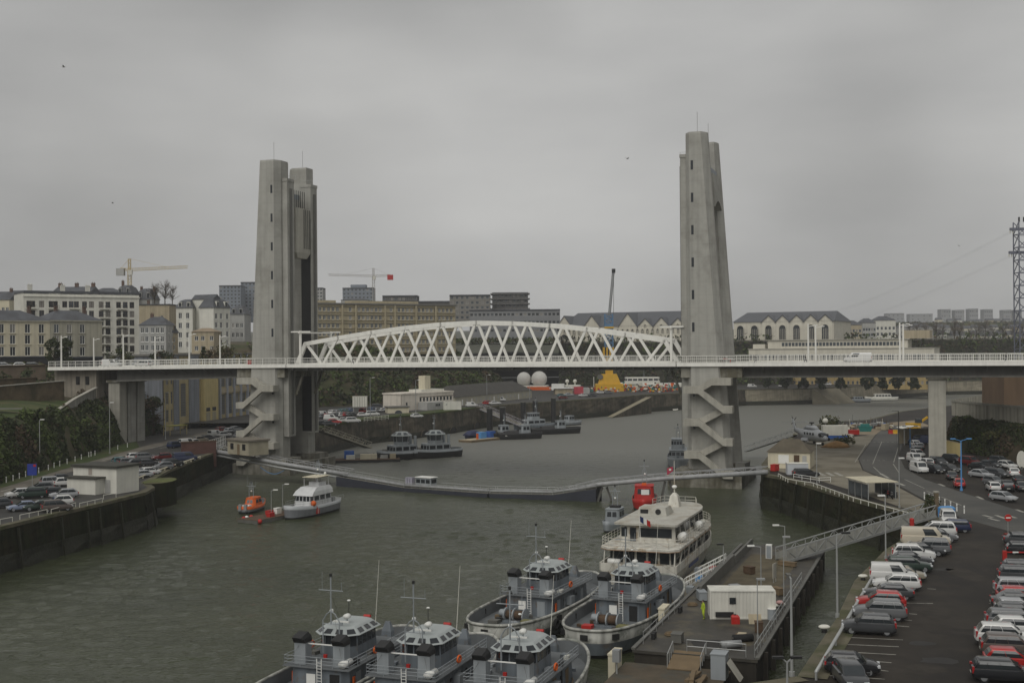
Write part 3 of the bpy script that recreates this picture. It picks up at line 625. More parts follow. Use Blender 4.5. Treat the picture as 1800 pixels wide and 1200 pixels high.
def facade(parent, ox, oy, rz, W, z0, z1, ops, wallm, fm=None, gm=None, style='m', name='front_wall', depth=.3, pane=True):
    """wall in the local x-z plane with real openings; ops = [(x centre, z sill, width, height)]"""
    fm = fm or WHITE2; gm = gm or GLASS
    xs = sorted({0, W} | {round(o[0]-o[2]/2, 3) for o in ops} | {round(o[0]+o[2]/2, 3) for o in ops}); zs = sorted({z0, z1} | {round(o[1], 3) for o in ops} | {round(o[1]+o[3], 3) for o in ops})
    holes = [(o[0]-o[2]/2, o[0]+o[2]/2, o[1], o[1]+o[3]) for o in ops]
    mb_ = MB(); Mx = Matrix.Translation((ox, oy, 0)) @ Matrix.Rotation(rz, 4, 'Z')
    for i in range(len(xs)-1):
        run = None
        for j in range(len(zs)-1):
            cx, cz = (xs[i]+xs[i+1])/2, (zs[j]+zs[j+1])/2
            hit = any(a < cx < b and c < cz < d for a, b, c, d in holes)
            if hit:
                if run is not None: mb_.quad((xs[i], 0, run), (xs[i+1], 0, run), (xs[i+1], 0, zs[j]), (xs[i], 0, zs[j])); run = None
            elif run is None: run = zs[j]
        if run is not None: mb_.quad((xs[i], 0, run), (xs[i+1], 0, run), (xs[i+1], 0, z1), (xs[i], 0, z1))
    for a, b, c, d in holes:
        mb_.quad((a, 0, c), (b, 0, c), (b, depth, c), (a, depth, c)); mb_.quad((a, depth, d), (b, depth, d), (b, 0, d), (a, 0, d))
        mb_.quad((a, 0, c), (a, depth, c), (a, depth, d), (a, 0, d)); mb_.quad((b, depth, c), (b, 0, c), (b, 0, d), (b, depth, d))
        if not pane: mb_.quad((a, depth, c), (b, depth, c), (b, depth, d), (a, depth, d), 0)
    mb_.xf(Mx); mb_.build(name, wallm, parent)
    if pane:
        for o in ops:
            rv = WR.random(); w = obj('window', win_mesh(o[2], o[3], fm, CURT if rv < .16 else GLASS_L if rv < .4 else gm, style), parent)
            p = Mx @ Vector((o[0], .04, o[1])); w.location = p; w.rotation_euler = (0, 0, rz)
def grid_ops(xs, zs, w, h): return [(x, z, w, h) for z in zs for x in xs]
def building(name, label, A, B, depth, z0, z1, wallm, ops=(), roof='flat', roofm=None, rh=3.0, fm=None, gm=None, style='m', left=None, right=None, over=.3, group=None, ov=None, cat='building'):
    A = Vector((A[0], A[1], 0)); B = Vector((B[0], B[1], 0)); W = (B-A).length; rz = math.atan2(B.y-A.y, B.x-A.x)
    t = thing(name, label, cat, (A.x, A.y, 0), rz, group); roofm = roofm or SLATE
    facade(t, 0, 0, 0, W, z0, z1, list(ops), wallm, fm, gm, style)
    facade(t, W, 0, pi/2, depth, z0, z1, list(right or []), wallm, fm, gm, style, 'side_wall')
    facade(t, 0, depth, -pi/2, depth, z0, z1, list(left or []), wallm, fm, gm, style, 'side_wall')
    MB().quad((W, depth, z0), (0, depth, z0), (0, depth, z1), (W, depth, z1)).build('rear_wall', wallm, t)
    o = over; mb_ = MB()
    if roof == 'flat':
        mb_.box(-o, W+o, -o, depth+o, z1, z1+.35); r_ = mb_.build('roof', roofm, t)
    elif roof == 'parapet':
        mb_.box(0, W, 0, depth, z1-.3, z1-.002)
        for x0, x1, y0, y1 in ((-.05, W+.05, -.05, .25), (-.05, W+.05, depth-.25, depth+.05), (-.05, .25, .25, depth-.25), (W-.25, W+.05, .25, depth-.25)): mb_.box(x0, x1, y0, y1, z1, z1+.7)
        r_ = mb_.build('roof', roofm, t)
    elif roof == 'gable':
        a = [(-o, -o, z1), (W+o, -o, z1), (W+o, depth+o, z1), (-o, depth+o, z1), (-o, depth/2, z1+rh), (W+o, depth/2, z1+rh)]
        mb_.add(a, [(0, 1, 5, 4), (2, 3, 4, 5), (0, 4, 3), (1, 2, 5), (0, 3, 2, 1)]); r_ = mb_.build('roof', roofm, t)
    elif roof == 'hip':
        q = min(depth/2, W*.3)
        a = [(-o, -o, z1), (W+o, -o, z1), (W+o, depth+o, z1), (-o, depth+o, z1), (q, depth/2, z1+rh), (W-q, depth/2, z1+rh)]
        mb_.add(a, [(0, 1, 5, 4), (2, 3, 4, 5), (0, 4, 3), (1, 2, 5), (0, 3, 2, 1)]); r_ = mb_.build('roof', roofm, t)
    elif roof == 'mansard':
        a = [(-o, -o, z1), (W+o, -o, z1), (W+o, depth+o, z1), (-o, depth+o, z1)]; i_ = 1.0
        b = [(i_, i_, z1+rh*.75), (W-i_, i_, z1+rh*.75), (W-i_, depth-i_, z1+rh*.75), (i_, depth-i_, z1+rh*.75)]
        mb_.add(a + b + [(W*.25, depth/2, z1+rh), (W*.75, depth/2, z1+rh)], [(0,1,5,4),(1,2,6,5),(2,3,7,6),(3,0,4,7),(4,5,9,8),(6,7,8,9),(5,6,9),(7,4,8),(0,3,2,1)]); r_ = mb_.build('roof', roofm, t)
        n = max(2, int(W/3))
        for k in range(n):
            x = W*(k+.5)/n; mm = MB(); mm.box(x-.55, x+.55, -.05, 1.6, z1+.3, z1+rh*.62, 0); mm.box(x-.4, x+.4, -.12, -.05, z1+.45, z1+rh*.55, 1); mm.build('dormer', [wallm, GLASS], t)
    elif roof == 'none': r_ = None
    return t, W, r_
def chimney(parent, x, y, z, h=1.8, w=.9, m_=None):
    mm = MB(); mm.box(x-w/2, x+w/2, y-.35, y+.35, z, z+h); mm.box(x-w/2-.08, x+w/2+.08, y-.43, y+.43, z+h, z+h+.15)
    for k in (-.25, .25): mm.cyl((x+k*w, y, z+h+.15), .13, .4, 6)
    mm.build('chimney', m_ or BRICK, parent)
def wallmat(n, c, st=.15, **k): return mat(n, c, .85, .1, .4, .05, streak=st, **k)
BRICK = wallmat('brick_red', (.13, .085, .065)); CREAM = wallmat('cream_render', (.62, .57, .43)); BEIGE = wallmat('beige_render', (.42, .40, .32), .25)
WREND = wallmat('white_render', (.66, .65, .58), .12); GREYR = wallmat('grey_render', (.40, .40, .38)); SANDY = wallmat('sandy_render', (.42, .36, .25), .25); BLUEG = wallmat('blue_grey_render', (.20, .225, .26), .1)
YELR = wallmat('yellow_render', (.50, .41, .19), .25); DKCLAD = wallmat('dark_cladding', (.085, .083, .08), .1); OCHRE = wallmat('ochre_concrete', (.43, .375, .25), .2)
SHUT = mat('window_shutter', (.30, .27, .22), .7)
def XY(px, y): p = aty(px, 615, y); return (p.x, p.y)
def ZY(py, px, y): return aty(px, py, y).z
def bld(name, label, x0, x1, ya, yb, ytop, ybase, depth, wallm, cols=(), rows=(), ww=1.1, wh=1.7, **k):
    """front from pixel column x0 (at distance ya) to x1 (at yb); cols as fractions of the width, rows as fractions of the height"""
    A, B = XY(x0, ya), XY(x1, yb); W = math.hypot(B[0]-A[0], B[1]-A[1]); xm, ym = (x0+x1)/2, (ya+yb)/2
    z1 = ZY(ytop, xm, ym); z0 = ZY(ybase, xm, ym); ops = [(c*W, z0 + r*(z1-z0), ww, wh) for r in rows for c in cols]
    for kk in ('left', 'right'):
        if kk in k and k[kk]:
            k[kk] = [(c*depth, z0 + r*(z1-z0), ww, wh) for r in rows for c in k[kk]]
    t, W, r_ = building(name, label, A, B, depth, z0, z1, wallm, ops, **k); return t, W, z0, z1, r_
# ---- town at the left end of the bridge
for lab, xa, xb_, ya, yb2, wm, cs in (('long cream three storey building with grey roof at the far left', -60, 88, 322, 338, CREAM, [.12, .27, .41, .545, .725, .895]), ('beige grey three storey building beside the long cream one', 88.3, 180, 338.1, 350, BEIGE, [.12, .36, .61])):
    t, W, z0, z1, _ = bld('apartment_building', lab, xa, xb_, ya, yb2, 563, 645, 12, wm, cs, [.24, .49, .73], 1.5, 2.5, roof='hip', rh=3.0, right=None, style='m')
    MB().box(0, W, -.15, -.02, z0, z0+2.6).build('shop_front', mat('dark_shop_front', (.035, .037, .04), .4), t); MB().box(0, W, -.5, -.152, z0+2.62, z0+2.95).build('fascia', mat('shop_fascia', (.07, .08, .1), .5), t); MB().box(-.1, W+.1, -.35, .0, z1-.35, z1-.03).build('cornice', BEIGE, t)
    for c in cs:
        for r in (.24, .49, .73): MB().box(W*c-1.0, W*c+1.0, -.22, -.01, z0+r*(z1-z0)-.2, z0+r*(z1-z0)-.03).build('sill', wm, t)
    for x in (.3, .85): chimney(t, W*x, 6, z1+2.0)
t, W, z0, z1, _ = bld('apartment_building', 'large white seven storey apartment block with rows of dark windows', 42, 245, 372, 392, 516, 640, 14, WREND,
    [.045, .075, .15, .23, .265, .345, .40, .445, .515, .575, .66, .72, .815, .875, .935], [.045, .17, .295, .42, .545, .67, .80], 1.5, 2.0, roof='parapet', right=[.3, .7], style='m', fm=mat('brown_window_frame', (.09, .06, .045), .6))
MB().box(-.3, W+.3, -.3, .0, z1-1.2, z1-.9).build('cornice', WREND, t)
for r in range(7):
    for c in (.06, .25, .425, .69, .845):
        if r == 0 and c in (.69,): pass
        zz = z0 + (.035 + .125*r)*(z1-z0); mm = MB(); mm.box(W*c-1.6, W*c+1.6, -.9, -.01, zz-.15, zz, 0)
        for q in range(9): mm.box(W*c-1.6+q*.4-.02, W*c-1.6+q*.4+.02, -.88, -.84, zz, zz+1.0, 1)
        mm.box(W*c-1.6, W*c+1.6, -.9, -.83, zz+1.0, zz+1.06, 1); mm.build('balcony', [WREND, BLACK], t)
for x in (.1, .38, .6): chimney(t, W*x, 8, z1+.6, 2.2, 1.4, WREND)
t, W, z0, z1, _ = bld('house', 'grey three storey house with dark hipped roof right of the white block', 245, 292, 362, 362, 571, 622, 10, GREYR, [.12, .28, .5, .68, .86], [.12, .42, .72], 1.0, 1.7, roof='hip', rh=2.6, right=[.3, .7], style='ms')
chimney(t, W*.3, 5, z1+1.5)
t, W, z0, z1, _ = bld('house', 'narrow brick and slate house beside the grey hipped house', 292, 313, 366, 372, 585, 622, 9, SANDY, [.3, .7], [.2, .55], .9, 1.5, roof='mansard', rh=4.0)
t, W, z0, z1, _ = bld('apartment_building', 'sandy windowless gable end rising behind the grey house', 245, 298, 420, 420, 536, 600, 12, SANDY, [.75], [.3, .6], .9, 1.4, roof='flat')
chimney(t, W*.2, 4, z1, 1.6)
t, W, z0, z1, _ = bld('apartment_building', 'pale four storey house left of the blank white gable', 310, 339, 388, 388, 541, 620, 12, WREND, [.25, .7], [.12, .33, .54, .76], 1.1, 1.9, roof='mansard', rh=3.0, style='ms')
t, W, z0, z1, _ = bld('apartment_building', 'tall white building with blank gable wall and mansard roof', 339, 376, 392, 388, 526, 620, 3.0, WREND, [], [], roof='gable', rh=1.6)
t, W, z0, z1, _ = bld('apartment_building', 'white five storey building with slate mansard beside the blank gable', 376, 405, 385, 392, 541, 612, 6, WREND, [.16, .45, .83], [.07, .28, .5, .72], 1.15, 1.9, roof='mansard', rh=3.4, right=[.3, .7], style='ms')
t, W, z0, z1, _ = bld('house', 'low beige two storey house in front of the blank white gable', 337, 376, 360, 360, 583, 622, 9, SANDY, [.22, .5, .9], [.15, .6], 1.1, 1.4, roof='hip', rh=1.2, roofm=mat('tan_roof', (.28, .22, .15), .8))
t, W, z0, z1, _ = bld('house', 'small pale house with mansard between white block and left tower', 405, 430, 410, 410, 552, 600, 10, GREYR, [.2, .5, .8], [.15, .5], 1.0, 1.6, roof='mansard', rh=3)
t, W, z0, z1, _ = bld('house', 'distant grey house with slate mansard roof on the skyline', 240, 268, 470, 470, 526, 560, 10, GREYR, [.2, .5, .8], [.4], 1, 1.6, roof='mansard', rh=4.5)
for x in (.1, .9): chimney(t, W*x, 5, z1+3, 2.0)
t, W, z0, z1, _ = bld('house', 'dark mansard roofed house peeking above the white block', 205, 232, 460, 460, 516, 560, 10, GREYR, [.3, .7], [.5], 1, 1.6, roof='mansard', rh=3.5)
chimney(t, 1, 5, z1+3, 2)
t, W, z0, z1, _ = bld('house', 'small slate roofed house at the left picture edge', -20, 17, 400, 400, 527, 570, 10, CREAM, [.3, .7, .9], [.5], 1, 1.6, roof='gable', rh=3)
chimney(t, W*.8, 5, z1+2)
t, W, z0, z1, _ = bld('house', 'grey roofed town house behind the left street roofs', 15, 44, 430, 430, 524, 570, 10, BEIGE, [.3, .7], [.5], 1, 1.6, roof='gable', rh=3)
t, W, z0, z1, _ = bld('house', 'cream rooftop row just above the long white block', 95, 160, 455, 455, 512, 560, 10, SANDY, [.2, .5, .8], [.5], 1, 1.6, roof='gable', rh=2)
for x in (.05, .5, .95): chimney(t, W*x, 5, z1+1, 2.2, 1.4)
t, W, z0, z1, _ = bld('house', 'low roofs row above the white block, nearest the yellow crane', 160, 206, 470, 470, 514, 560, 10, GREYR, [.3, .7], [.5], 1, 1.6, roof='hip', rh=2)
t = thing('church_spire', 'thin dark church spire on the left skyline', 'spire', (*XY(86, 520), 34)); MB().cyl((0, 0, 0), 1.6, 12, 6).build('tower_shaft', STONE, t); MB().cyl((0, 0, 12), 1.5, 7, 6, r2=.1).build('spire', SLATE, t)
# ---- tower blocks on the skyline
def slab(label, x0, x1, y, ytop, ybase, m_, nf, nb, depth=14, gm=None, group='distant blocks on the skyline', roof='parapet', ww=1.6, wh=1.5, **k):
    rows = [(i+.35)/nf for i in range(nf)]; cols = [(i+.5)/nb for i in range(nb)]
    return bld('tower_block', label, x0, x1, y, y, ytop, ybase, depth, m_, cols, rows, ww, wh, roof=roof, gm=gm or GLASS_L, group=group, fm=GREYR, style='', **k)
slab('blue grey tower block with left shoulder behind the white house', 386, 424, 880, 503, 566, BLUEG, 10, 6)
slab('blue grey tower block partly hidden by the left lift tower', 424, 470, 900, 497, 566, BLUEG, 11, 7)
slab('slim grey tower block just right of the left lift tower', 546, 568, 900, 507, 560, GREYR, 9, 4)
t, W, z0, z1, _ = slab('blue grey tower block below the red counterweight crane', 603, 657, 900, 507, 560, BLUEG, 8, 8)
MB().box(W*.25, W*.75, 2, 10, z1+.7, z1+3).build('lift_housing', BLUEG, t)
slab('dark clad block left of the crane mast', 673, 734, 700, 521, 560, DKCLAD, 4, 9, 16, DKCLAD)
slab('low dark clad block in the middle skyline', 734, 791, 690, 531, 560, DKCLAD, 2, 6)
slab('grey apartment block with stacked recessed balconies', 791, 862, 640, 520, 572, mat('grey_brown_clad', (.20, .19, .17), .8, .1, .4), 6, 8, 15)
t, W, z0, z1, _ = slab('dark open framed block with wraparound floor slabs', 866, 929, 660, 516, 560, DKCLAD, 5, 9, 14, GLASS)
for i in range(6): MB().box(-1, W+1, -1.2, 15, z0 + (z1-z0)*i/5 - .25, z0 + (z1-z0)*i/5 + .25).build('floor_slab', mat('slab_grey', (.17, .165, .16), .8), t)
t, W, z0, z1, _ = slab('long grey office block with grids of square windows', 826, 985, 615, 546, 602, mat('office_grey', (.21, .215, .22), .7, .08, .4), 4, 22, 16, GLASS)
# ---- long yellow stone administrative block above the slope
A, B = XY(548, 468), XY(801, 505); W = math.hypot(B[0]-A[0], B[1]-A[1]); z0, z1 = 26.0, ZY(536, 680, 486)
ops = []; fl = (z1-z0-.6)/6
segs = [(.04, .185), (.235, .275), (.30, .475), (.52, .548), (.575, .695), (.72, .985)]
for f in range(6):
    for a, b in segs:
        n = max(1, int((b-a)*W/1.75))
        for i in range(n): ops.append((W*(a + (b-a)*(i+.5)/n), z0 + fl*f + 1.05, 1.2, 1.75))
ad = thing('administrative_building', 'long ochre stone building with six window bands above the scrub slope', 'building', (*A, 0), math.atan2(B[1]-A[1], B[0]-A[0]))
big = sorted(ops, key=lambda o: -o[1])[:290]
facade(ad, 0, 0, 0, W, z0, z1, big, OCHRE, WHITE2, GLASS, 'm', 'front_wall')
rest = [o for o in ops if o not in big]; mb = MB()
for x, z, w, h in rest: mb.box(x-w/2, x+w/2, -.05, -.003, z, z+h)
mb.build('windows', GLASS, ad)['kind'] = 'stuff'
mb = MB(); mb.box(0, W, .31, 18, z0, z1-.02); mb.build('core', OCHRE, ad)
MB().box(-.5, W+.5, -.6, 18.5, z1, z1+.6).build('roof', mat('flat_roof_grey', (.16, .155, .14), .8), ad)
for f in range(6):
    for h in (.75, 2.95): MB().box(0, W, -.35, -.06, z0+fl*f+h, z0+fl*f+h+.12).build('string_course', mat('dark_course', (.27, .23, .155), .8), ad)
for x in (.20, .29, .49, .56, .71, .853): MB().box(W*x-.35, W*x+.35, -.45, -.062, z0, z1-.05).build('pilaster', OCHRE, ad)
for x, w in ((.06, 9), (.3, 20), (.62, 10)): MB().box(W*x, W*x+w, 5, 11, z1+.6, z1+1.8).build('roof_housing', OCHRE, ad)
t, W, z0, z1, _ = bld('rooftop_house', 'pale domed rooftop house behind the ochre building', 600, 647, 560, 560, 527, 545, 10, GREYR, [.3, .5, .7], [.3], 1.2, 1.5, roof='hip', rh=1)
# ---- yellow and blue-grey workshop below the left approach
def workshop():
    A, B = Vector((-97.5, 334, 0)), Vector((-84, 398, 0)); W = (B-A).length; t = thing('workshop_building', 'yellow and blue-grey industrial building under the left approach span', 'building', A, math.atan2(B.y-A.y, B.x-A.x))
    BG = wallmat('faded_blue_grey', (.22, .235, .26), .35); Y2 = wallmat('faded_yellow_panel', (.42, .35, .19), .3); TIN = wallmat('pale_tin_cladding', (.33, .30, .22), .3)
    z0, z1 = ZQ, 27.0; ops = []
    for zz in (8.5, 13.5, 19): ops += [(2.0, zz, 1.6, 3.4), (4.6, zz, 1.0, 3.4)]
    for zz, h in ((9.5, 9.5), (20.3, 3.6)): ops.append((11.5, zz, 3.2, h))
    for i in range(6):
        for zz, h in ((8.6, 6.2), (17.2, 4.2)): ops.append((37 + i*5.0, zz, 3.6, h))
    facade(t, 0, 0, 0, W, z0, z1, ops, Y2, mat('grey_frame', (.25, .26, .27), .6), mat('dusty_glass', (.10, .095, .075), .35, .3, .4), 'g', 'front_wall')
    MB().box(0, W, .35, 16, z0, z1-.01).build('core', BG, t); MB().box(-.4, W+.4, -.4, 16.4, z1, z1+.5).build('roof', MATS['flat_roof_grey'], t)
    for x0, x1 in ((5.6, 8.4), (14.8, 20.8)): MB().box(x0, x1, -.4, -.004, z0, z1-.02).build('clad_panel', BG, t)
    MB().box(22.5, 31.5, -1.3, -.004, z0, z1-.5).build('stair_block', YELR, t)
    for x in (24.6, 28.6): MB().box(x-1.2, x+1.2, -1.36, -1.302, z0+.1, z0+4.0).build('garage_door', TIN, t); 
    for x in (24.6, 28.6): MB().box(x-1.2, x+1.2, -1.36, -1.302, z0+4.3, z0+5.4).build('fanlight', GLASS, t)
    for i in range(7): MB().box(34.2 + i*5, 34.9 + i*5, -.7, -.004, z0, z1-.05).build('pilaster', mat('pale_blue_pilaster', (.33, .35, .39), .7, .1, .5, streak=.2), t)
    for zz in (15.2, 21.7): MB().box(35, W, -.35, -.004, zz, zz+1.6).build('spandrel', SANDY, t)
workshop()
# ---- low white building and long shed on the upstream quay
UD = (Vector((-13.2, 420, 0)) - Vector((-32.3, 377, 0))).normalized()
OFFW = wallmat('warm_white_render', (.66, .61, .53), .15)
def low_white():
    A = at(706, 722, ZU); B = at(797, 716, ZU); A = Vector((A.x, A.y, 0)); B = Vector((B.x, B.y, 0)); W = (B-A).length
    t = thing('harbour_office', 'low white harbour office with window band and square stub tower', 'building', A, math.atan2(B.y-A.y, B.x-A.x))
    z0, z1 = ZU, ZU+5.4
    facade(t, 0, 0, 0, W, z0, z1, [(W*.1, z0+1.6, 1.0, 1.2)] + [(W*(.36+.066*i), z0+2.7, 1.1, 1.5) for i in range(10)], OFFW, WHITE2, GLASS, '', 'front_wall')
    MB().box(0, W, .35, 9, z0, z1-.01).build('core', OFFW, t); MB().box(-.2, W+.2, -.2, 9.2, z1, z1+.5).build('parapet', OFFW, t)
    MB().box(W*.34, W*1.0, -.12, -.004, z0+4.3, z0+4.45).build('rust_line', RUST, t)
    MB().box(W*.45, W*.9, 2, 8, z1+.5, z1+1.3).build('roof_step', WREND, t)
    MB().box(W*.56, W*.67, 3, 6, z1+1.3, z1+6).build('stub_tower', CREAM, t)
    MB().box(W*.30, W*.68, -4.6, -.2, z0, z0+2.6).build('annex', GREYR, t)
    for i in range(3): MB().box(W*.46+i*.8, W*.46+.5+i*.8, -4.66, -4.602, z0+1.2, z0+2.0).build('annex_window', GLASS, t)
    A2 = at(800, 714, ZU); B2 = at(935, 699, ZU); t, W, r_ = building('shed', 'long low grey shed with dark roof and white doors beside the harbour office', (A2.x, A2.y), (B2.x, B2.y), 12, ZU, ZU+3.2, mat('shed_wall', (.40, .38, .30), .8, .12, .3), [((i+.5)/18, ZU+1.0, 1.0, 1.3) for i in range(0)] , 'hip', mat('shed_roof', (.055, .052, .045), .8, .2, .3), 4.0)
    for i in range(18):
        x = W*(i+.5)/18; m_ = WHITE2 if i in (1, 3, 8, 14) else GREYR
        MB().box(x-.5, x+.5, -.06, -.004, ZU + (.05 if m_ is WHITE2 else 1.0), ZU+2.2).build('door' if m_ is WHITE2 else 'shutter', m_, t)
low_white()
t, W, z0, z1, _ = bld('gate_house', 'small cream gate house with arched doorway on the upstream quay', 681, 718, 388, 390, 716, 732, 5, CREAM, [], [], roof='flat', roofm=MATS['flat_roof_grey'])
mb = MB(); mb.add([(W*.5 + 1.3*cos(pi*k/8), -.02, z0 + .9 + 1.2*sin(pi*k/8)) for k in range(9)] + [(W*.5-1.3, -.02, z0+.05), (W*.5+1.3, -.02, z0+.05)], [tuple(range(11))]); mb.build('arched_door', GLASS_L, t)
# ---- arched workshop halls on the plateau
HALL = wallmat('hall_limestone', (.60, .57, .48), .12); HALLG = wallmat('hall_grey_stone', (.46, .44, .37), .2); HROOF = mat('hall_slate', (.085, .09, .10), .55, .1, .1)
def arch_mesh(w, h, key, n=10):
    k = ('arch', round(w, 2), round(h, 2), key)
    if k not in WIN:
        mb_ = MB(); pts = [(w/2*cos(pi*i/n), 0, h-w/2 + w/2*sin(pi*i/n)) for i in range(n+1)] + [(-w/2, 0, 0), (w/2, 0, 0)]
        mb_.add(pts, [tuple(range(len(pts)))], 1)
        o = [(x*1.14, y, z if z < .01 else z + w*.07) for x, y, z in pts[:n+1]]; o = [(pts[0][0]*1.14, 0, 0)] + o + [(-pts[0][0]*1.14, 0, 0)]; i_ = [(pts[0][0], 0, 0)] + pts[:n+1] + [(-pts[0][0], 0, 0)]
        f = lambda L, y: [(a, y, c) for a, b, c in L]
        mb_.loft([f(o, 0), f(o, -.35), f(i_, -.35), f(i_, .0)], 0, False, False)
        for q in range(1, 4): mb_.box(-w/2 + w*q/4 - .08, -w/2 + w*q/4 + .08, -.1, -.01, 0, h*.75, 0)
        WIN[k] = mb_.mesh('arched_window', [HALL if key == 'l' else HALLG, GLASS])
    return WIN[k]
def hall(label, x0, x1, ya, yb, yeave, ybase, gables, depth, rh, wallm, key='l', rows=None, ridge=True, big=None):
    A, B = XY(x0, ya), XY(x1, yb); W = math.hypot(B[0]-A[0], B[1]-A[1]); xm, ym = (x0+x1)/2, (ya+yb)/2
    z1 = ZY(yeave, xm, ym); z0 = ZY(ybase, xm, ym); t = thing('workshop_hall', label, 'hall', (*A, 0), math.atan2(B[1]-A[1], B[0]-A[0]))
    MB().box(0, W, 0, depth, z0-2, z1).build('wall', wallm, t)
    if ridge:
        mb_ = MB(); a = [(-.6, -.5, z1), (W+.6, -.5, z1), (W+.6, depth, z1), (-.6, depth, z1), (-.6+rh*.5, depth*.45, z1+rh), (W+.6-rh*.5, depth*.45, z1+rh)]
        mb_.add(a, [(0, 1, 5, 4), (2, 3, 4, 5), (0, 4, 3), (1, 2, 5), (0, 3, 2, 1)]); mb_.build('roof', HROOF, t)
    for (c, w, h, aw, ah) in gables:      # centre fraction, width, gable rise, arch width, arch height
        x = c*W; mb_ = MB(); mb_.add([(x-w/2, -.4, z0-1.5), (x+w/2, -.4, z0-1.5), (x+w/2, -.4, z1), (x, -.4, z1+h), (x-w/2, -.4, z1)] + [(x-w/2, 1, z0-1.5), (x+w/2, 1, z0-1.5), (x+w/2, 1, z1), (x, 1, z1+h), (x-w/2, 1, z1)], [(0, 1, 2, 3, 4), (1, 6, 7, 2), (5, 0, 4, 9)]); mb_.build('gable', wallm, t)
        mb_ = MB(); e = .5; mb_.add([(x-w/2-e, -.8, z1-e*.6), (x, -.8, z1+h+.25), (x+w/2+e, -.8, z1-e*.6), (x-w/2-e, depth*.4, z1-e*.6+.02), (x, depth*.4, z1+h+.25), (x+w/2+e, depth*.4, z1-e*.6+.02)], [(0, 1, 4, 3), (1, 2, 5, 4)])
        mb_.add([(x-w/2-e, -.8, z1-e*.6-.5), (x, -.8, z1+h-.3), (x+w/2+e, -.8, z1-e*.6-.5), (x-w/2-e, -.8, z1-e*.6), (x, -.8, z1+h+.25), (x+w/2+e, -.8, z1-e*.6)], [(0, 1, 4, 3), (1, 2, 5, 4)]); mb_.build('gable_roof', HROOF, t)
        if aw: o = obj('arched_window', arch_mesh(aw, ah, key), t, (x, -.43, z0 + (z1-z0)*.04 if ah > (z1-z0)*.5 else z1 - ah*.55))
    for (n, c0, c1, zf, aw, ah) in rows or []:
        for i in range(n): obj('arched_window', arch_mesh(aw, ah, key), t, (W*(c0 + (c1-c0)*(i+.5)/n), -.46, z0 + (z1-z0)*zf))
    return t, W, z0, z1
hall('pale arched hall with dark roof and seven gables right of the right tower', 1290, 1466, 640, 615, 565, 598, [(c, 7.4, 3.4, 3.4, 7.6) for c in (.36, .5, .64, .78, .92)], 40, 5.5, HALL, 'l', [(2, .0, .29, .04, 3.6, 7.6)])
t, W, z0, z1 = hall('long white arcaded hall with slate roof and gables left of the right tower', 985, 1218, 676, 642, 573, 603, [(.035, 9.5, 6.2, 4.4, 4.8), (.25, 9.5, 6.2, 4.6, 5.0), (.525, 10.5, 7.2, 5.6, 5.6), (.655, 8.2, 4.0, 1.1, 1.6), (.775, 8.6, 4.6, 1.1, 1.6), (.895, 8.2, 4.0, 1.1, 1.6)], 40, 8.2, HALL, 'l', [(26, .02, .99, .55, 1.2, 2.5), (26, .02, .99, .06, 1.3, 2.8)])
hall('pale arcaded wing at the left end of the halls', 944, 970, 672, 672, 578, 600, [], 20, 3, HALL, 'l', [(6, .03, .97, .5, 1.0, 2.2), (6, .03, .97, .08, 1.0, 2.4)])
# ---- buildings right of the halls
t, W, z0, z1, _ = bld('office_building', 'long pale two tier office with bands of windows behind the right approach', 1316, 1642, 560, 520, 613, 640, 14, HALL, [(i+.5)/46 for i in range(46)], [.28], 1.5, 2.6, roof='flat', roofm=CONC_L, style='', fm=GREYR)
MB().box(W*.1, W*.86, 3, 12, z1+.35, z1+4.0).build('upper_storey', HALL, t); MB().box(W*.09, W*.87, 2.4, 12.6, z1+4.0, z1+4.4).build('upper_roof', CONC_L, t)
for i in range(34): MB().box(W*(.18+.019*i), W*(.18+.019*i)+1.2, 2.92, 2.998, z1+1.4, z1+3.0).build('upper_window', GLASS_L, t)
MB().box(W*.83, W*.97, 4, 11, z1+4.4, z1+8).build('roof_block', SANDY, t); MB().box(W*.01, W*.08, 4, 9, z1+.35, z1+2.4).build('roof_block', HALL, t)
t, W, z0, z1, _ = bld('quay_building', 'long yellow building on the far quay seen under the right approach', 1300, 1650, 640, 610, 640, 684, 12, mat('far_yellow_wall', (.36, .27, .12), .85, .15, .3, streak=.2), [(i+.5)/44 for i in range(44)], [.2, .62], 1.2, 1.8, roof='hip', rh=3, style='', fm=SANDY, gm=GLASS_L)
for i, (a, b, yt, yb, d, m_) in enumerate([(1487, 1515, 571, 604, 760, SANDY), (1517, 1540, 567, 604, 780, GREYR), (1540, 1575, 563, 604, 800, WREND), (1580, 1640, 575, 604, 900, GREYR)]):
    bld('apartment_building', ['brownish house block right of the arched hall', 'grey apartment block beside the brownish block', 'white apartment block above the pale office roof', 'long grey housing block half hidden by winter trees'][i], a, b, d, d, yt, yb, 14, m_, [.1, .3, .5, .7, .9], [.1, .35, .6], 1.6, 2.0, roof='hip', rh=3, style='', gm=GLASS_L)
rr = random.Random(4); desc = ['pale', 'off-white', 'grey', 'cream', 'light brown']
nth = ['first', 'second', 'third', 'fourth', 'fifth', 'sixth', 'seventh', 'eighth', 'ninth', 'tenth', 'eleventh', 'twelfth', 'thirteenth', 'fourteenth']
k = 0
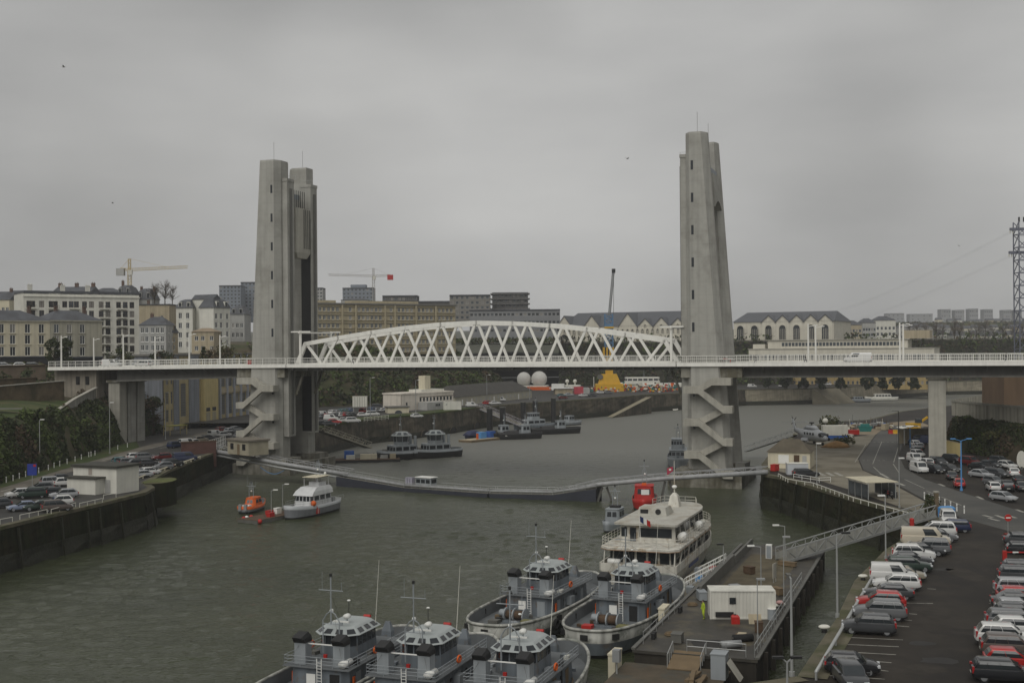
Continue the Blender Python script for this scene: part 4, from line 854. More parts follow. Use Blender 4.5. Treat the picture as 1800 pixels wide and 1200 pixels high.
for row, (d, yb, n) in enumerate([(950, 599, 12), (1350, 586, 12), (1850, 573, 12)]):
    for i in range(n):
        x0 = 1640 + i*17 + rr.uniform(-3, 3) + row*5; w = rr.uniform(9, 15); m_ = rr.choice([WREND, GREYR, CREAM, SANDY, WREND])
        bld('house', f'{nth[i]} house from the left in the {["front", "middle", "back"][row]} row on the hazy right hillside', x0, x0+w, d, d, yb - rr.uniform(8, 11), yb+14, 10, m_, [.15, .4, .65, .9], [.55, .75], 1.5, 1.6, roof='gable', rh=3.5, style='', gm=GLASS_L, group='houses on the far right hillside')
for i, (a, b, yt) in enumerate([(1560, 1590, 551), (1655, 1672, 544), (1680, 1696, 545), (1705, 1720, 543), (1731, 1746, 544), (1765, 1779, 545), (1783, 1797, 545), (1600, 1640, 552)]):
    slab(f'{["low wide block left of the far towers", "first hazy tower block from the left on the far right skyline", "second hazy tower block from the left on the far right skyline", "third hazy tower block from the left on the far right skyline", "fourth hazy tower block from the left on the far right skyline", "fifth hazy tower block from the left on the far right skyline", "rightmost hazy tower block beside the lattice pylon", "hazy slab block left of the far towers"][i]}', a, b, 3400, yt, 590, mat('hazy_block_render', (.26, .265, .27), .8), 6, 4, 30, ww=4, wh=4)
# ---- wall and cabin on the right bank
RW = [Vector((112, 285, 0)), Vector((97, 264, 0)), Vector((97.5, 250, 0)), Vector((99.8, 237, 0)), Vector((103.5, 215, 0)), Vector((109, 175, 0))]
t = thing('ramp_wall', 'pale streaked concrete ramp wall above the ivy cliff on the right', 'wall', (0, 0, 0))
mb = MB(); mb.loft([[p + Vector((0, 0, z)) for p in RW] for z in (12.9, 16.2)], 0, False, False); mb.loft([[p + Vector((0, 0, 16.2)) for p in RW], [p + Vector((.8, 1.2, 16.2)) for p in RW]], 0, False, False); mb.build('wall_face', mat('streaked_concrete', (.43, .41, .34), .9, .15, .4, .1, streak=.5), t)
mb = MB(); mb.loft([[p + Vector((-.15, -.2, z)) for p in RW] for z in (15.9, 16.35)], 0, False, False); mb.build('coping', CONC_L, t)
t, W, z0, z1, _ = bld('brick_building', 'brown cladded tall building at the right edge behind the ramp wall', 1764, 1860, 300, 300, 640, 712, 14, mat('brown_cladding', (.13, .085, .05), .85, .25, .4, stretch=(1, 1, .2)), [], [], roof='flat')
def hut(name, label, x0, y0, x1, y1, depth, h, wallm, roofm, z=ZQ, roof='flat', rh=1.2, **k):
    A, B = at(x0, y0, z), at(x1, y1, z); return building(name, label, (A.x, A.y), (B.x, B.y), depth, z, z+h, wallm, k.pop('ops', []), roof, roofm, rh, cat='hut', **k)
t, W, r_ = hut('hut', 'white flat roofed hut with lean-to on the left quay', 129, 864, 205, 868, 5.2, 4.1, WREND, mat('dark_roof_felt', (.05, .05, .04), .85, .3, .6))
MB().box(.6, W*.72, -2.0, -.01, ZQ, ZQ+2.5).build('lean_to', WREND, t); MB().box(.3, W*.76, -2.3, -.01, ZQ+2.5, ZQ+2.7).build('lean_to_roof', MATS['dark_roof_felt'], t)
MB().box(W*.74, W*.86, -.06, -.004, ZQ+.1, ZQ+2.2).build('door', GREYR, t); MB().box(W*.36, W*.44, -.05, -.003, ZQ+2.9, ZQ+3.9).build('vent', mat('stained_panel', (.33, .29, .25), .8), t)
t, W, r_ = hut('hut', 'cream hut with dark tiled roof beside the right tower stair', 1350, 822, 1424, 824, 7, 3.0, CREAM, mat('brown_tile_roof', (.10, .085, .06), .85, .3, .5), roof='hip', rh=2.2)
MB().box(W*.25, W*.5, -.08, -.004, ZQ+.9, ZQ+2.5).build('shutter', WHITE2, t); MB().box(W*.62, W*.75, -.08, -.004, ZQ+1.2, ZQ+2.5).build('window', RUST, t); MB().box(W*.82, W*.92, -.08, -.004, ZQ+.05, ZQ+2.4).build('door', GREYR, t)
t, W, r_ = hut('hut', 'low pale guard hut at the foot of the left tower stair', 400, 797, 437, 801, 5, 3.0, mat('hut_stone', (.33, .30, .22), .85, .2, .5), mat('hut_roof', (.17, .15, .12), .85))
for x in (.22, .78): MB().box(W*x-.6, W*x+.6, -.06, -.004, ZQ+1.1, ZQ+2.4).build('window', BLACK, t)
MB().box(W*.47, W*.58, -.06, -.004, ZQ+.05, ZQ+2.3).build('door', WOOD, t)
# ================================================================ vessels
def outline(L, B, n=40, ef=2.0, ea=2.6, off=0.0, sx=1.0, x0=0.0):
    """deck plan of a hull, +x = bow; ef / ea = fullness of bow and stern"""
    pts = []
    for i in range(n):
        a = 2*pi*i/n; c, s_ = cos(a), sin(a); e = ef if c >= 0 else ea
        r = (abs(c)**e + abs(s_)**e) ** (-1/e); pts.append((x0 + (L/2*sx - off)*c*r, (B/2 - off)*s_*r))
    return pts
def hull_parts(t, L, B, zt, zd, ef=2.0, ea=2.6, hullm=NAVY, topm=None, deckm=NAVY_DECK, bulwark=.12, sheer=.5, flare=.35, boot=None, railm=None, rail_r=.13, n=40):
    sh = lambda x: sheer * max(0, x/(L/2))**2 + sheer*.35*max(0, -x/(L/2))**2
    o = outline(L, B, n, ef, ea); w = outline(L, B, n, ef, ea, flare); k = outline(L, B, n, ef, ea, flare*3)
    rw = [(x, y, .35) for x, y in w]; rk = [(x, y, -.9) for x, y in k]; rm = [(x, y, zd*.95 + sh(x)*.8) for x, y in outline(L, B, n, ef, ea, flare*.15)]; rt_ = [(x, y, zt + sh(x)) for x, y in o]
    MB().loft([rw, rm], 0, False).build('hull', hullm, t, True)
    MB().loft([rk, rw], 0, False).build('boot_stripe', boot or BLACK, t, True)
    ri = [(x, y, zt + sh(x)) for x, y in outline(L, B, n, ef, ea, bulwark)]; rd = [(x, y, zd + sh(x)*.6) for x, y in outline(L, B, n, ef, ea, bulwark+.06)]
    MB().loft([rm, rt_, ri], 0, False).build('bulwark', topm or hullm, t, True); MB().loft([ri, rd], 0, False).build('bulwark_lining', deckm, t, True)
    mb_ = MB(); mb_.add(rd, [tuple(range(n))]); mb_.build('deck', deckm, t)
    if railm:
        mb_ = MB(); q = rt_ + [rt_[0]]; mb_.tube([(x, y, z+.03) for x, y, z in q], rail_r, 6, 0, False); mb_.build('fender_rail', railm, t, True)
    return sh
def rail_loop(t, pts, h=1.0, m_=None, closed=False, r=.03, step=1.4, name='guard_rail', bars=2):
    mb_ = MB(); P = [Vector(p) for p in pts] + ([Vector(pts[0])] if closed else [])
    for i in range(len(P)-1):
        n = max(1, int((P[i+1]-P[i]).length/step))
        for k in range(n + (1 if i == len(P)-2 else 0)): q = P[i].lerp(P[i+1], k/n); mb_.tube([q, q + Vector((0, 0, h))], r, 4)
        for b in range(bars): z = Vector((0, 0, h*(b+1)/bars)); mb_.tube([P[i]+z, P[i+1]+z], r, 4)
    return mb_.build(name, m_ or NAVY_L, t)
def torus(mb_, c, R_, r, axis='x', n=14, m=6):
    rings = []
    for i in range(n+1):
        a = 2*pi*i/n; ring = []
        for j in range(m):
            b = 2*pi*j/m; q = R_ + r*cos(b); u, v, w = q*cos(a), q*sin(a), r*sin(b)
            ring.append((c[0]+w, c[1]+u, c[2]+v) if axis == 'x' else (c[0]+u, c[1]+w, c[2]+v))
        rings.append(ring)
    return mb_.loft(rings, 0, False)
def cabin(t, name, x0, x1, w0, w1, z0, z1, m_, lean=.0, wins=(), winz=(.45, .85), roof=None, roofm=None, skirt=None, chamfer=.5):
    """box with chamfered corners in plan; windows as panes on every face; wins=(n front, n side)"""
    def ring(x0, x1, w, z, c): return [(x0+c, -w/2, z), (x1-c, -w/2, z), (x1, -w/2+c, z), (x1, w/2-c, z), (x1-c, w/2, z), (x0+c, w/2, z), (x0, w/2-c, z), (x0, -w/2+c, z)]
    a = ring(x0, x1, w0, z0, chamfer); b = ring(x0+lean, x1-lean, w1, z1, chamfer)
    c_ = MB().loft([a, b]).build(name, m_, t)
    if wins:
        zl, zh = winz; A = [Vector(p) for p in a]; B_ = [Vector(p) for p in b]
        for i in range(8):
            j = (i+1) % 8; n = {0: wins[1], 4: wins[1], 2: wins[0], 6: wins[0]}.get(i, 1 if chamfer > .45 else 0)
            if not n: continue
            for k in range(n):
                f0, f1 = (k+.1)/n, (k+.9)/n; P = lambda f, g: A[i].lerp(A[j], f).lerp(B_[i].lerp(B_[j], f), g)
                q = [P(f0, zl), P(f1, zl), P(f1, zh), P(f0, zh)]; nn = (q[1]-q[0]).cross(q[3]-q[0]).normalized()*.025
                mm = MB(); mm.add([p + nn for p in q] + [p - nn for p in q], [(0,1,2,3),(0,4,5,1),(1,5,6,2),(2,6,7,3),(3,7,4,0)]); mm.build('window', GLASS, c_)
    if roof:
        o, h = roof; mb_ = MB(); mb_.loft([ring(x0+lean-o, x1-lean+o, w1+2*o, z1, chamfer), ring(x0+lean-o, x1-lean+o, w1+2*o, z1+h, chamfer)]); mb_.build('roof', roofm or m_, c_)
    return c_
def mast_frame(t, x, y, z, h, m_, yard=2.6, legs=.75):
    mb_ = MB()
    for s_ in (-1, 1):
        mb_.tube([(x, y+legs*s_, z-1.4), (x, y+legs*s_, z+1.9), (x, y+legs*.5*s_, z+2.6), (x, y, z+2.9)], .055, 6)
    mb_.tube([(x, y-legs, z+1.6), (x, y+legs, z+1.6)], .05, 5); mb_.tube([(x, y, z+1.6), (x, y, z+h*.62), (x, y, z+h)], [.07, .055, .07], 6); mb_.build('mast', m_, t)
    MB().tube([(x, y-yard/2, z+h*.78), (x, y+yard/2, z+h*.78)], .05, 6).build('yard', NAVY_L, t)
    for s_, hh in ((-1, .9), (.8, 1.9)): MB().tube([(x, y+s_*yard*.45, z+h*.78), (x, y+s_*yard*.45, z+h*.78+hh)], .018, 4).build('antenna', NAVY_L, t)
    MB().cyl((x, y, z+h), .12, .3, 8).build('mast_lamp', BLACK, t)
    MB().sphere((x+.3, y+.1, z+h*.45), .18, 8, 5).build('horn_lamp', WHITE2, t)
GREENISH = mat('pale_green_roof', (.36, .39, .385), .5, .1, .5)
def tug(label, cx, cy, head, seed):
    rnd = random.Random(seed); t = thing('harbour_tug', label, 'tug', (cx, cy, 0), R(head), 'grey harbour tugs moored in the foreground'); L, B = 27.0, 8.4
    hull_parts(t, L, B, 2.5, 1.45, 2.1, 2.7, NAVY, HULLW, NAVY_DECK, .14, .55, .45, BLACK, HULLW, .15, 48)
    for i in range(9):                                            # freeing ports and fairleads in the stern bulwark
        a = pi*.62 + i*pi*.76/8; o = outline(L, B, 48, 2.1, 2.7); x, y = L/2*cos(a)*.985, B/2*sin(a)
        if i % 2: continue
        r_ = (abs(cos(a))**2.7 + abs(sin(a))**2.7)**(-1/2.7); x, y = L/2*cos(a)*r_, B/2*sin(a)*r_; MB().cbox((x*.995, y*1.0, 2.05), .34, .7, .5, a).build('fairlead', BLACK, t)
    for s_ in (-1, 1):
        for x in (-6, -1, 4): 
            mm = MB(); torus(mm, (x, s_*4.22, 1.6), .42, .16, 'y'); mm.build('tyre_fender', RUBBER, t, True)
    hullset = set(t.children)
    for o in hullset: o.location.x = -.6
    # deckhouse
    dh = cabin(t, 'deckhouse', -4.2, 6.2, 5.3, 5.1, 1.4, 4.05, NAVY, .1, (), chamfer=.5)
    MB().box(-4.5, 6.6, -3.0, 3.0, 4.05, 4.15).build('upper_deck', NAVY_DECK, t)
    for y in (-1.5,): MB().box(-4.2, -4.12, y-.42, y+.42, 1.6, 3.5).build('door', BLACK if seed % 2 else NAVY_L, dh)
    MB().box(-4.22, -4.14, .2, 1.0, 2.3, 3.4).build('name_board', WHITE2, dh)
    for s_ in (-1, 1):
        for x in (-2.2, 1.0, 4.2): MB().box(x-.38, x+.38, s_*2.6-.03, s_*2.6+.03, 1.6, 3.4).build('door', rnd.choice([NAVY_L, NAVY, WOOD]), dh)
        for x in (-.6, 2.6): MB().cyl((x, s_*2.64 - (.04 if s_ > 0 else -.0), 3.0), .2, .05, 10, axis='y').build('porthole', BLACK, dh)
        MB().box(-.1, .9, s_*2.85-.3, s_*2.85+.3, 2.2, 3.3).build('deck_locker', NAVY_L, t)
        MB().box(-3.4, -3.1, s_*2.75-.05, s_*2.75+.05, 1.7, 3.2).build('stretcher', ORANGE, t)
    # rails round the upper deck
    rail_loop(t, [(-4.4, -2.9, 4.15), (-4.4, 2.9, 4.15)], 1.0, NAVY_L, bars=3)
    for s_ in (-1, 1): rail_loop(t, [(-4.4, s_*2.9, 4.15), (6.4, s_*2.9, 4.15)], 1.0, NAVY_L, bars=3)
    # wheelhouse: leaning glazed top, chamfered pale roof with skylights
    wh = cabin(t, 'wheelhouse', -1.3, 3.6, 3.5, 3.3, 4.15, 6.55, NAVY, .05, (3, 4), (.5, .92), chamfer=.75)
    def rg(x0, x1, w, z, c): return [(x0+c, -w/2, z), (x1-c, -w/2, z), (x1, -w/2+c, z), (x1, w/2-c, z), (x1-c, w/2, z), (x0+c, w/2, z), (x0, w/2-c, z), (x0, -w/2+c, z)]
    r0, r1 = rg(-1.75, 4.0, 4.1, 6.55, .9), rg(-1.05, 3.3, 2.8, 7.2, .6); MB().loft([r0, r1, rg(-.9, 3.1, 2.6, 7.26, .6)]).build('roof', GREENISH, wh)
    for i in range(8):
        j = (i+1) % 8; ns = 3 if i in (0, 4) else 2 if i in (2, 6) else 1
        for k in range(ns):
            f0, f1 = (k+.18)/ns, (k+.82)/ns; P = lambda f, g: Vector(r0[i]).lerp(Vector(r0[j]), f).lerp(Vector(r1[i]).lerp(Vector(r1[j]), f), g)
            q = [P(f0, .2), P(f1, .2), P(f1, .78), P(f0, .78)]; nn = (q[1]-q[0]).cross(q[3]-q[0]).normalized()*.02
            MB().add([p + nn for p in q], [(0, 1, 2, 3)]).build('skylight', GLASS, wh)
    # funnels
    for s_ in (-1, 1):
        f = MB().box(-3.9, -2.9, s_*1.75-.5, s_*1.75+.5, 4.15, 6.3).build('funnel', NAVY_L, t)
        mm = MB(); mm.loft([[(x0, s_*1.75-w, z0), (x1, s_*1.75-w, z1), (x1, s_*1.75+w, z1), (x0, s_*1.75+w, z0)] for x0, z0, x1, z1, w in ((-3.95, 6.3, -2.85, 6.3, .55), (-4.15, 6.7, -2.95, 6.85, .52), (-4.5, 6.95, -3.3, 7.3, .42))]); mm.build('exhaust', BLACK, f)
    MB().bar((-3.4, -1.7, 6.15), (-3.4, 1.7, 6.15), .1, .1).build('cross_pipe', WHITE2, t)
    mast_frame(t, -1.9, 0, 6.2, 6.4, NAVY_L, 2.2)
    # roof gear
    mm = MB(); mm.cyl((.5, -.2, 7.26), .05, .5, 6); mm.build('lamp_post', NAVY_L, t); mm = MB(); mm.cyl((.25, -.2, 7.95), .27, .45, 12, axis='x'); mm.build('searchlight', WHITE2, t, True)
    MB().box(-.6, -.45, -.9, .5, 7.6, 7.75).build('radar_scanner', WHITE2, t); MB().cyl((-.5, -.2, 7.26), .12, .35, 8).build('radar_base', NAVY_L, t)
    MB().tube([(2.6, -1.75, 6.6), (2.9, -2.0, 13.2 + rnd.uniform(-.8, .5))], [.035, .015], 5).build('whip_antenna', WREND, t)
    MB().cyl((2.9, .9, 7.26), .03, 1.6, 5).build('aerial', BLACK, t); MB().sphere((2.9, .9, 8.9), .16, 8, 5, sz=.6).build('aerial_dome', WHITE2, t)
    mm = MB(); mm.cyl((3.2, -1.0, 7.3), .16, .6, 8, axis='y'); mm.build('monitor_nozzle', RED, t)
    # life raft, buoys, ladder
    mm = MB(); mm.cyl((-4.2, -2.2, 4.55), .36, 1.3, 12, axis='x'); mm.build('life_raft', WHITE2, t, True)
    for s_ in (-1, 1):
        mm = MB(); torus(mm, (.2, s_*2.97, 4.85), .34, .09, 'y'); mm.build('lifebuoy', ORANGE, t, True)
    mm = MB()
    for y in (-.55, -.15): mm.bar((-4.55, y, 1.5), (-4.55, y, 5.1), .05, .05)
    for i in range(11): mm.bar((-4.55, -.55, 1.7+i*.3), (-4.55, -.15, 1.7+i*.3), .04, .04)
    mm.build('ladder', WHITE2, t)
    MB().box(-2.55, -2.35, .1, .38, 4.5, 4.85).build('fire_box', RED, t)
    # working deck aft: tow winch, crates, bitts
    wn_ = bpy.data.objects.new('tow_winch', None); col.objects.link(wn_); wn_.parent = t; wn_.location = (-6.6, .2, 1.5)
    mm = MB(); mm.cyl((0, -1.0, .8), .55, 2.0, 16, axis='y'); mm.build('drum', RUST, wn_, True)
    for y in (-1.1, .0, .95): mm = MB(); mm.cyl((0, y, .8), .85, .12, 18, axis='y'); mm.build('drum_flange', NAVY_L, wn_)
    MB().box(-1.0, 1.0, -1.5, 1.4, -.05, .22).build('winch_bed', NAVY, wn_); mm = MB(); mm.cyl((.2, 1.1, .85), .45, .7, 10, axis='y'); mm.build('motor', NAVY_L, wn_, True)
    MB().box(-8.9, -7.9, -2.6, -1.3, 1.45, 2.3).build('deck_chest', mat('olive_canvas', (.16, .15, .06), .8), t); mm = MB(); mm.box(-8.7, -7.8, 1.3, 2.3, 1.45, 1.95); mm.build('deck_crate', RED if seed % 2 else STEEL_D, t)
    for s_ in (-1, 1):
        mm = MB()
        for x in (-11.6, -10.9): mm.cyl((x, s_*1.9, 1.45), .16, .8, 8)
        mm.build('mooring_bitts', BLACK, t)
    for i in range(3): mm = MB(); torus(mm, (-9.3+i*.05, 0, 1.6+i*.12), .5-.06*i, .08, 'x'); mm.xf(Matrix.Translation((-9.3, 0, 1.6)) @ Matrix.Rotation(pi/2, 4, 'Y') @ Matrix.Translation((9.3, 0, -1.6))); mm.build('rope_coil', WOOD, t, True)
    # loose gear that differs from boat to boat
    for k in range(7):
        a = rnd.uniform(-9, -4.6); b = rnd.uniform(-2.9, 2.9); w = rnd.uniform(.2, .5); MB().cbox((a, b, 1.6+w*.5), rnd.uniform(.3, .9), rnd.uniform(.3, .7), w, rnd.uniform(0, 3)).build('deck_gear', rnd.choice([NAVY, STEEL_D, RUST, WOOD, NAVY_L, BLACK, ORANGE]), t)
    for k in range(6):
        a = rnd.uniform(-4.2, 6); s2 = rnd.choice((-1, 1)); w = rnd.uniform(.25, .5); MB().cbox((a, s2*rnd.uniform(2.0, 2.6), 4.15+w*.5), rnd.uniform(.3, .9), rnd.uniform(.25, .5), w, rnd.uniform(-.2, .2)).build('deck_gear', rnd.choice([NAVY, NAVY_DECK, WREND, NAVY_L, BLACK, STEEL_D]), t)
    for k in range(5):
        a, s2 = rnd.uniform(-3.9, 5.8), rnd.choice((-1, 1)); MB().tube([(a, s2*2.66, 1.5), (a, s2*2.66, rnd.uniform(3.2, 4.0))], .05, 5).build('deck_pipe', rnd.choice([NAVY_DECK, NAVY_L, BLACK]), t)
    for y, x in ((-1.1, -4.3), (1.1, -4.3), (-1.6, 6), (1.6, 6)): MB().tube([(-1.9, 0, 6.2+6.4*.74), (x, y*2, 5.1)], .014, 3).build('stay', STEEL_D, t)
    for s2 in (-1, 1): MB().tube([(8.2, s2*1.0, 2.3), (5, s2*2.9, 2.0), (0, s2*3.9, 2.35)], .05, 5).build('mooring_rope', WOOD, t)
    for k in range(4): MB().cyl((rnd.uniform(6.4, 9), rnd.uniform(-2, 2), 1.5), .18, rnd.uniform(.5, 1.0), 8).build('vent_pipe', rnd.choice([NAVY, NAVY_L]), t)
    # foredeck: tall tow post and windlass
    mm = MB(); mm.loft([[(8.6-a, -b, z), (8.6+a, -b, z), (8.6+a, b, z), (8.6-a, b, z)] for a, b, z in ((.5, .55, 1.9), (.35, .45, 4.2), (.12, .2, 5.2))]); mm.build('tow_post', NAVY, t)
    mm = MB(); mm.cyl((7.6, -.7, 2.3), .4, 1.4, 12, axis='y'); mm.build('windlass', NAVY_DECK, t, True)
    MB().box(6.4, 7.0, -1.6, 1.6, 1.6, 2.6).build('vent_box', NAVY, t)
    for o in t.children:
        if o not in hullset: o.scale.z = .8; o.location.z = o.location.z*.8 + .28      # low superstructure
    return t
for lab, wx, wy, hd, sd in (('grey harbour tug at bottom left, leftmost of the three abreast', -13.9, 100.3, 70, 1), ('grey harbour tug in the middle of the three at the bottom', -6.9, 97.1, 70, 2), ('grey harbour tug at the bottom, right one of the three abreast', .7, 94.5, 70, 3),
        ('grey harbour tug with worn pale stern behind the three, further from the dock', 3.6, 126.7, 65, 4), ('grey harbour tug with worn pale stern lying against the dock', 12.6, 124.3, 66, 5)):
    tug(lab, wx - 1.15*cos(R(hd)), wy - 1.15*sin(R(hd)), hd, sd)
# ---- passenger ferry
def plan(x0, x1, B, xc, ch=.6, nb=7, blunt=.12):
    """stern square with cut corners, sides parallel to xc, bow curving in"""
    h = B/2; r = [(x0+ch, -h), (xc, -h)] + [(xc + (x1-xc)*sin(pi/2*k/nb), -h*(blunt + (1-blunt)*cos(pi/2*k/nb))) for k in range(1, nb+1)]
    l = [(x, -y) for x, y in reversed(r)]; return [(x0, -h+ch)] + r + l + [(x0, h-ch)]
def slabp(t, nm, pl, z0, z1, m_, inset=0): return MB().loft([[(x, y, z) for x, y in pl] for z in (z0, z1)] + ([[(x*.985, y*.95, z1+inset) for x, y in pl]] if inset else [])).build(nm, m_, t)
def ferry():
    t = thing('passenger_ship', 'rust streaked white two deck passenger ship moored beyond the tugs', 'ship', (19.6, 155.2, 0), R(69.7)); W = WHITE_DIRTY; L = 29.0; RF = mat('ferry_roof', (.44, .43, .38), .7, .18, .5, c2=(.36, .33, .27), c2amt=.4, c2scale=.4)
    lo, mid, hi = plan(-14.2, 14.2, 8.2, 3, .3, 9, .05), plan(-14.4, 14.6, 9.0, 4, .3, 9, .08), plan(-14.5, 15.2, 9.4, 5, .3, 9, .1)
    MB().loft([[(x, y, .4) for x, y in lo], [(x, y, 1.6) for x, y in mid], [(x, y, 2.1 + .9*max(0, x/15)**2) for x, y in hi]]).build('hull', W, t); MB().loft([[(x, y*.9, -.8) for x, y in lo], [(x, y, .4) for x, y in lo]]).build('boot_stripe', mat('ferry_boot', (.05, .06, .09), .6), t)
    MB().loft([[(x, y, 2.1 + .9*max(0, x/15)**2) for x, y in hi], [(x, y, 3.0 + .9*max(0, x/15)**2) for x, y in hi], [(x*.99, y*.97, 3.0 + .9*max(0, x/15)**2) for x, y in hi], [(x*.99, y*.97, 2.15) for x, y in hi]], 0, False).build('bulwark', W, t)
    cabin(t, 'lower_saloon', -12.4, 9.0, 8.2, 8.0, 2.1, 4.5, W, .12, (5, 8), (.3, .86), chamfer=.5)
    slabp(t, 'promenade_deck', plan(-14.0, 13.6, 9.6, 5, 1.0, 9, .12), 4.5, 4.8, W, .08); MB().loft([[(x, y, z) for x, y in plan(-14.04, 13.64, 9.68, 5, 1.0, 9, .12)] for z in (4.46, 4.56)], 0, False).build('rust_edge', mat('rust_streak_edge', (.30, .2, .13), .8, .3, .6), t)
    up_ = cabin(t, 'upper_saloon', -9.6, 8.5, 7.0, 6.7, 4.85, 7.0, W, .15, (0, 6), (.3, .82), chamfer=.4)
    for y0, y1 in ((-3.1, .9), (1.35, 2.1), (2.5, 3.2)): MB().box(-9.62, -9.5, y0, y1, 5.5 if y0 != 1.35 else 4.95, 6.6).build('stern_window', GLASS, up_)
    slabp(t, 'upper_roof', plan(-10.4, 11.2, 7.9, 3.5, .25, 9, .2), 7.0, 7.25, RF, .05)
    pl = plan(-13.8, 13.4, 9.4, 5, 1.0, 9, .12); rail_loop(t, [(x, y, 4.88) for x, y in pl], 1.0, W, True, .03, 1.3, bars=3)
    hs_ = MB().loft([[(-4.0, -1.2, 7.3), (.2, -1.2, 7.3), (.2, 2.6, 7.3), (-4.0, 2.6, 7.3)], [(-3.8, -1.0, 8.35), (-.9, -1.0, 8.35), (-.9, 2.4, 8.35), (-3.8, 2.4, 8.35)]]).build('engine_casing', RF, t); MB().cyl((-4.02, -.1, 7.85), .36, .1, 14, axis='x').build('air_intake', BLACK, hs_); MB().box(-3.98, -3.85, 1.2, 2.2, 7.6, 8.1).build('air_intake', BLACK, hs_)
    MB().loft([[(6.0-a, -a, z), (6.0+a, -a, z), (6.0+a, a, z), (6.0-a, a, z)] for a, z in ((.8, 7.3), (.5, 8.7), (.2, 9.1))]).build('mast_base', W, t); MB().tube([(6, 0, 9), (6, 0, 13.4)], [.1, .05], 6).build('mast', W, t)
    MB().sphere((6, 0, 9.9), .36, 10, 6, sz=.7).build('satellite_dome', WHITE2, t); MB().loft([[(6.05+.05*sin(k*2), .2+k*.16, 12.0-k*.12), (6.05+.05*sin(k*2), .2+k*.16, 12.6-k*.05)] for k in range(6)], 0, False, False).build('pennant', mat('pink_red_flag', (.38, .04, .08), .8), t); MB().box(5.97, 6.0, .42, .72, 12.05, 12.32).build('pennant_emblem', WREND, t); MB().tube([(6, -1.2, 11.4), (6, 1.2, 11.4)], .04, 5).build('yard', W, t)
    rail_loop(t, [(6.0, -3.0, 7.3), (9.2, -2.2, 7.3), (9.6, 2.2, 7.3), (6.0, 3.0, 7.3)], .9, W, False, .03, 1.2)
    for x in (-8.2, 1.6):
        MB().cyl((x-.6, -4.15, 5.6), .52, 1.2, 14, axis='x').build('life_raft', WHITE2, t, True)
    MB().sphere((4.6, -4.0, 5.5), .42, 12, 8).build('life_raft', WREND, t, True); MB().cyl((-13.2, 2.4, 3.0), .36, 1.5, 12, axis='y').build('life_raft', WHITE2, t, True)
    MB().tube([(-10.2, .6, 5.0), (-10.9, .6, 8.4)], .035, 5).build('flagstaff', WHITE2, t)
    for i, m_ in enumerate((mat('flag_blue', (.02, .035, .12), .8), WHITE2, RED)):
        mm = MB(); n = 4; mm.loft([[(-10.75 + .06*sin(k*2+i*3), .5 - i*.42 - k*.42/n, 7.5 - (i*4+k)*.05), (-10.9 + .06*sin(k*2+i*3), .5 - i*.42 - k*.42/n, 8.25 - (i*4+k)*.05)] for k in range(n+1)], 0, False, False); mm.build('flag_band', m_, t)
    for x in (-11.5, -7, -2.5, 2): MB().bar((x, -4.45, 2.6), (x+.9, -4.6, 4.5), .12, .14).build('side_frame', W, t)
    MB().box(-6.5, -1.0, -4.62, -4.5, 1.5, 2.3).build('side_stripe', mat('ferry_blue', (.08, .1, .2), .5), t)
    for s_ in (-1, 1): MB().bar((-13.9, s_*4.3, 2.2), (-13.2, s_*4.3, 4.5), .1, .1).build('stern_post', W, t)
ferry()
# ---- smaller vessels
def boat(name, label, px, py, head, L, B, zt, hullm, cabins, cat='boat', topm=None, ef=1.7, ea=4.0, mastz=None, masth=4, group=None, extras=None, z=0, deckm=NAVY_DECK, rail=None, boot=None, rot0=0, flat=False):
    p = at(px, py, z); t = thing(name, label, cat, (p.x, p.y, 0), R(head), group)
    hull_parts(t, L, B, zt, zt-.5, ef, ea, hullm, topm, deckm, .08, .5, .2, boot or BLACK, rail, .09, 32)
    for c in cabins: cabin(t, *c[:8], *(c[8:] if len(c) > 8 else ()))
    if mastz: mast_frame(t, mastz[0], 0, mastz[1], masth, NAVY_L, 1.8, .4)
    for e in extras or []: e(t)
    return t
def ballx(x, y, z, r, m_, nm='buoy'): return lambda t: MB().sphere((x, y, z), r, 10, 7).build(nm, m_, t, True)
def boxx(nm, x0, x1, y0, y1, z0, z1, m_): return lambda t: MB().box(x0, x1, y0, y1, z0, z1).build(nm, m_, t)
LG = mat('lifeboat_pale_blue', (.34, .37, .40), .5, .08, .5); WH = WHITE2
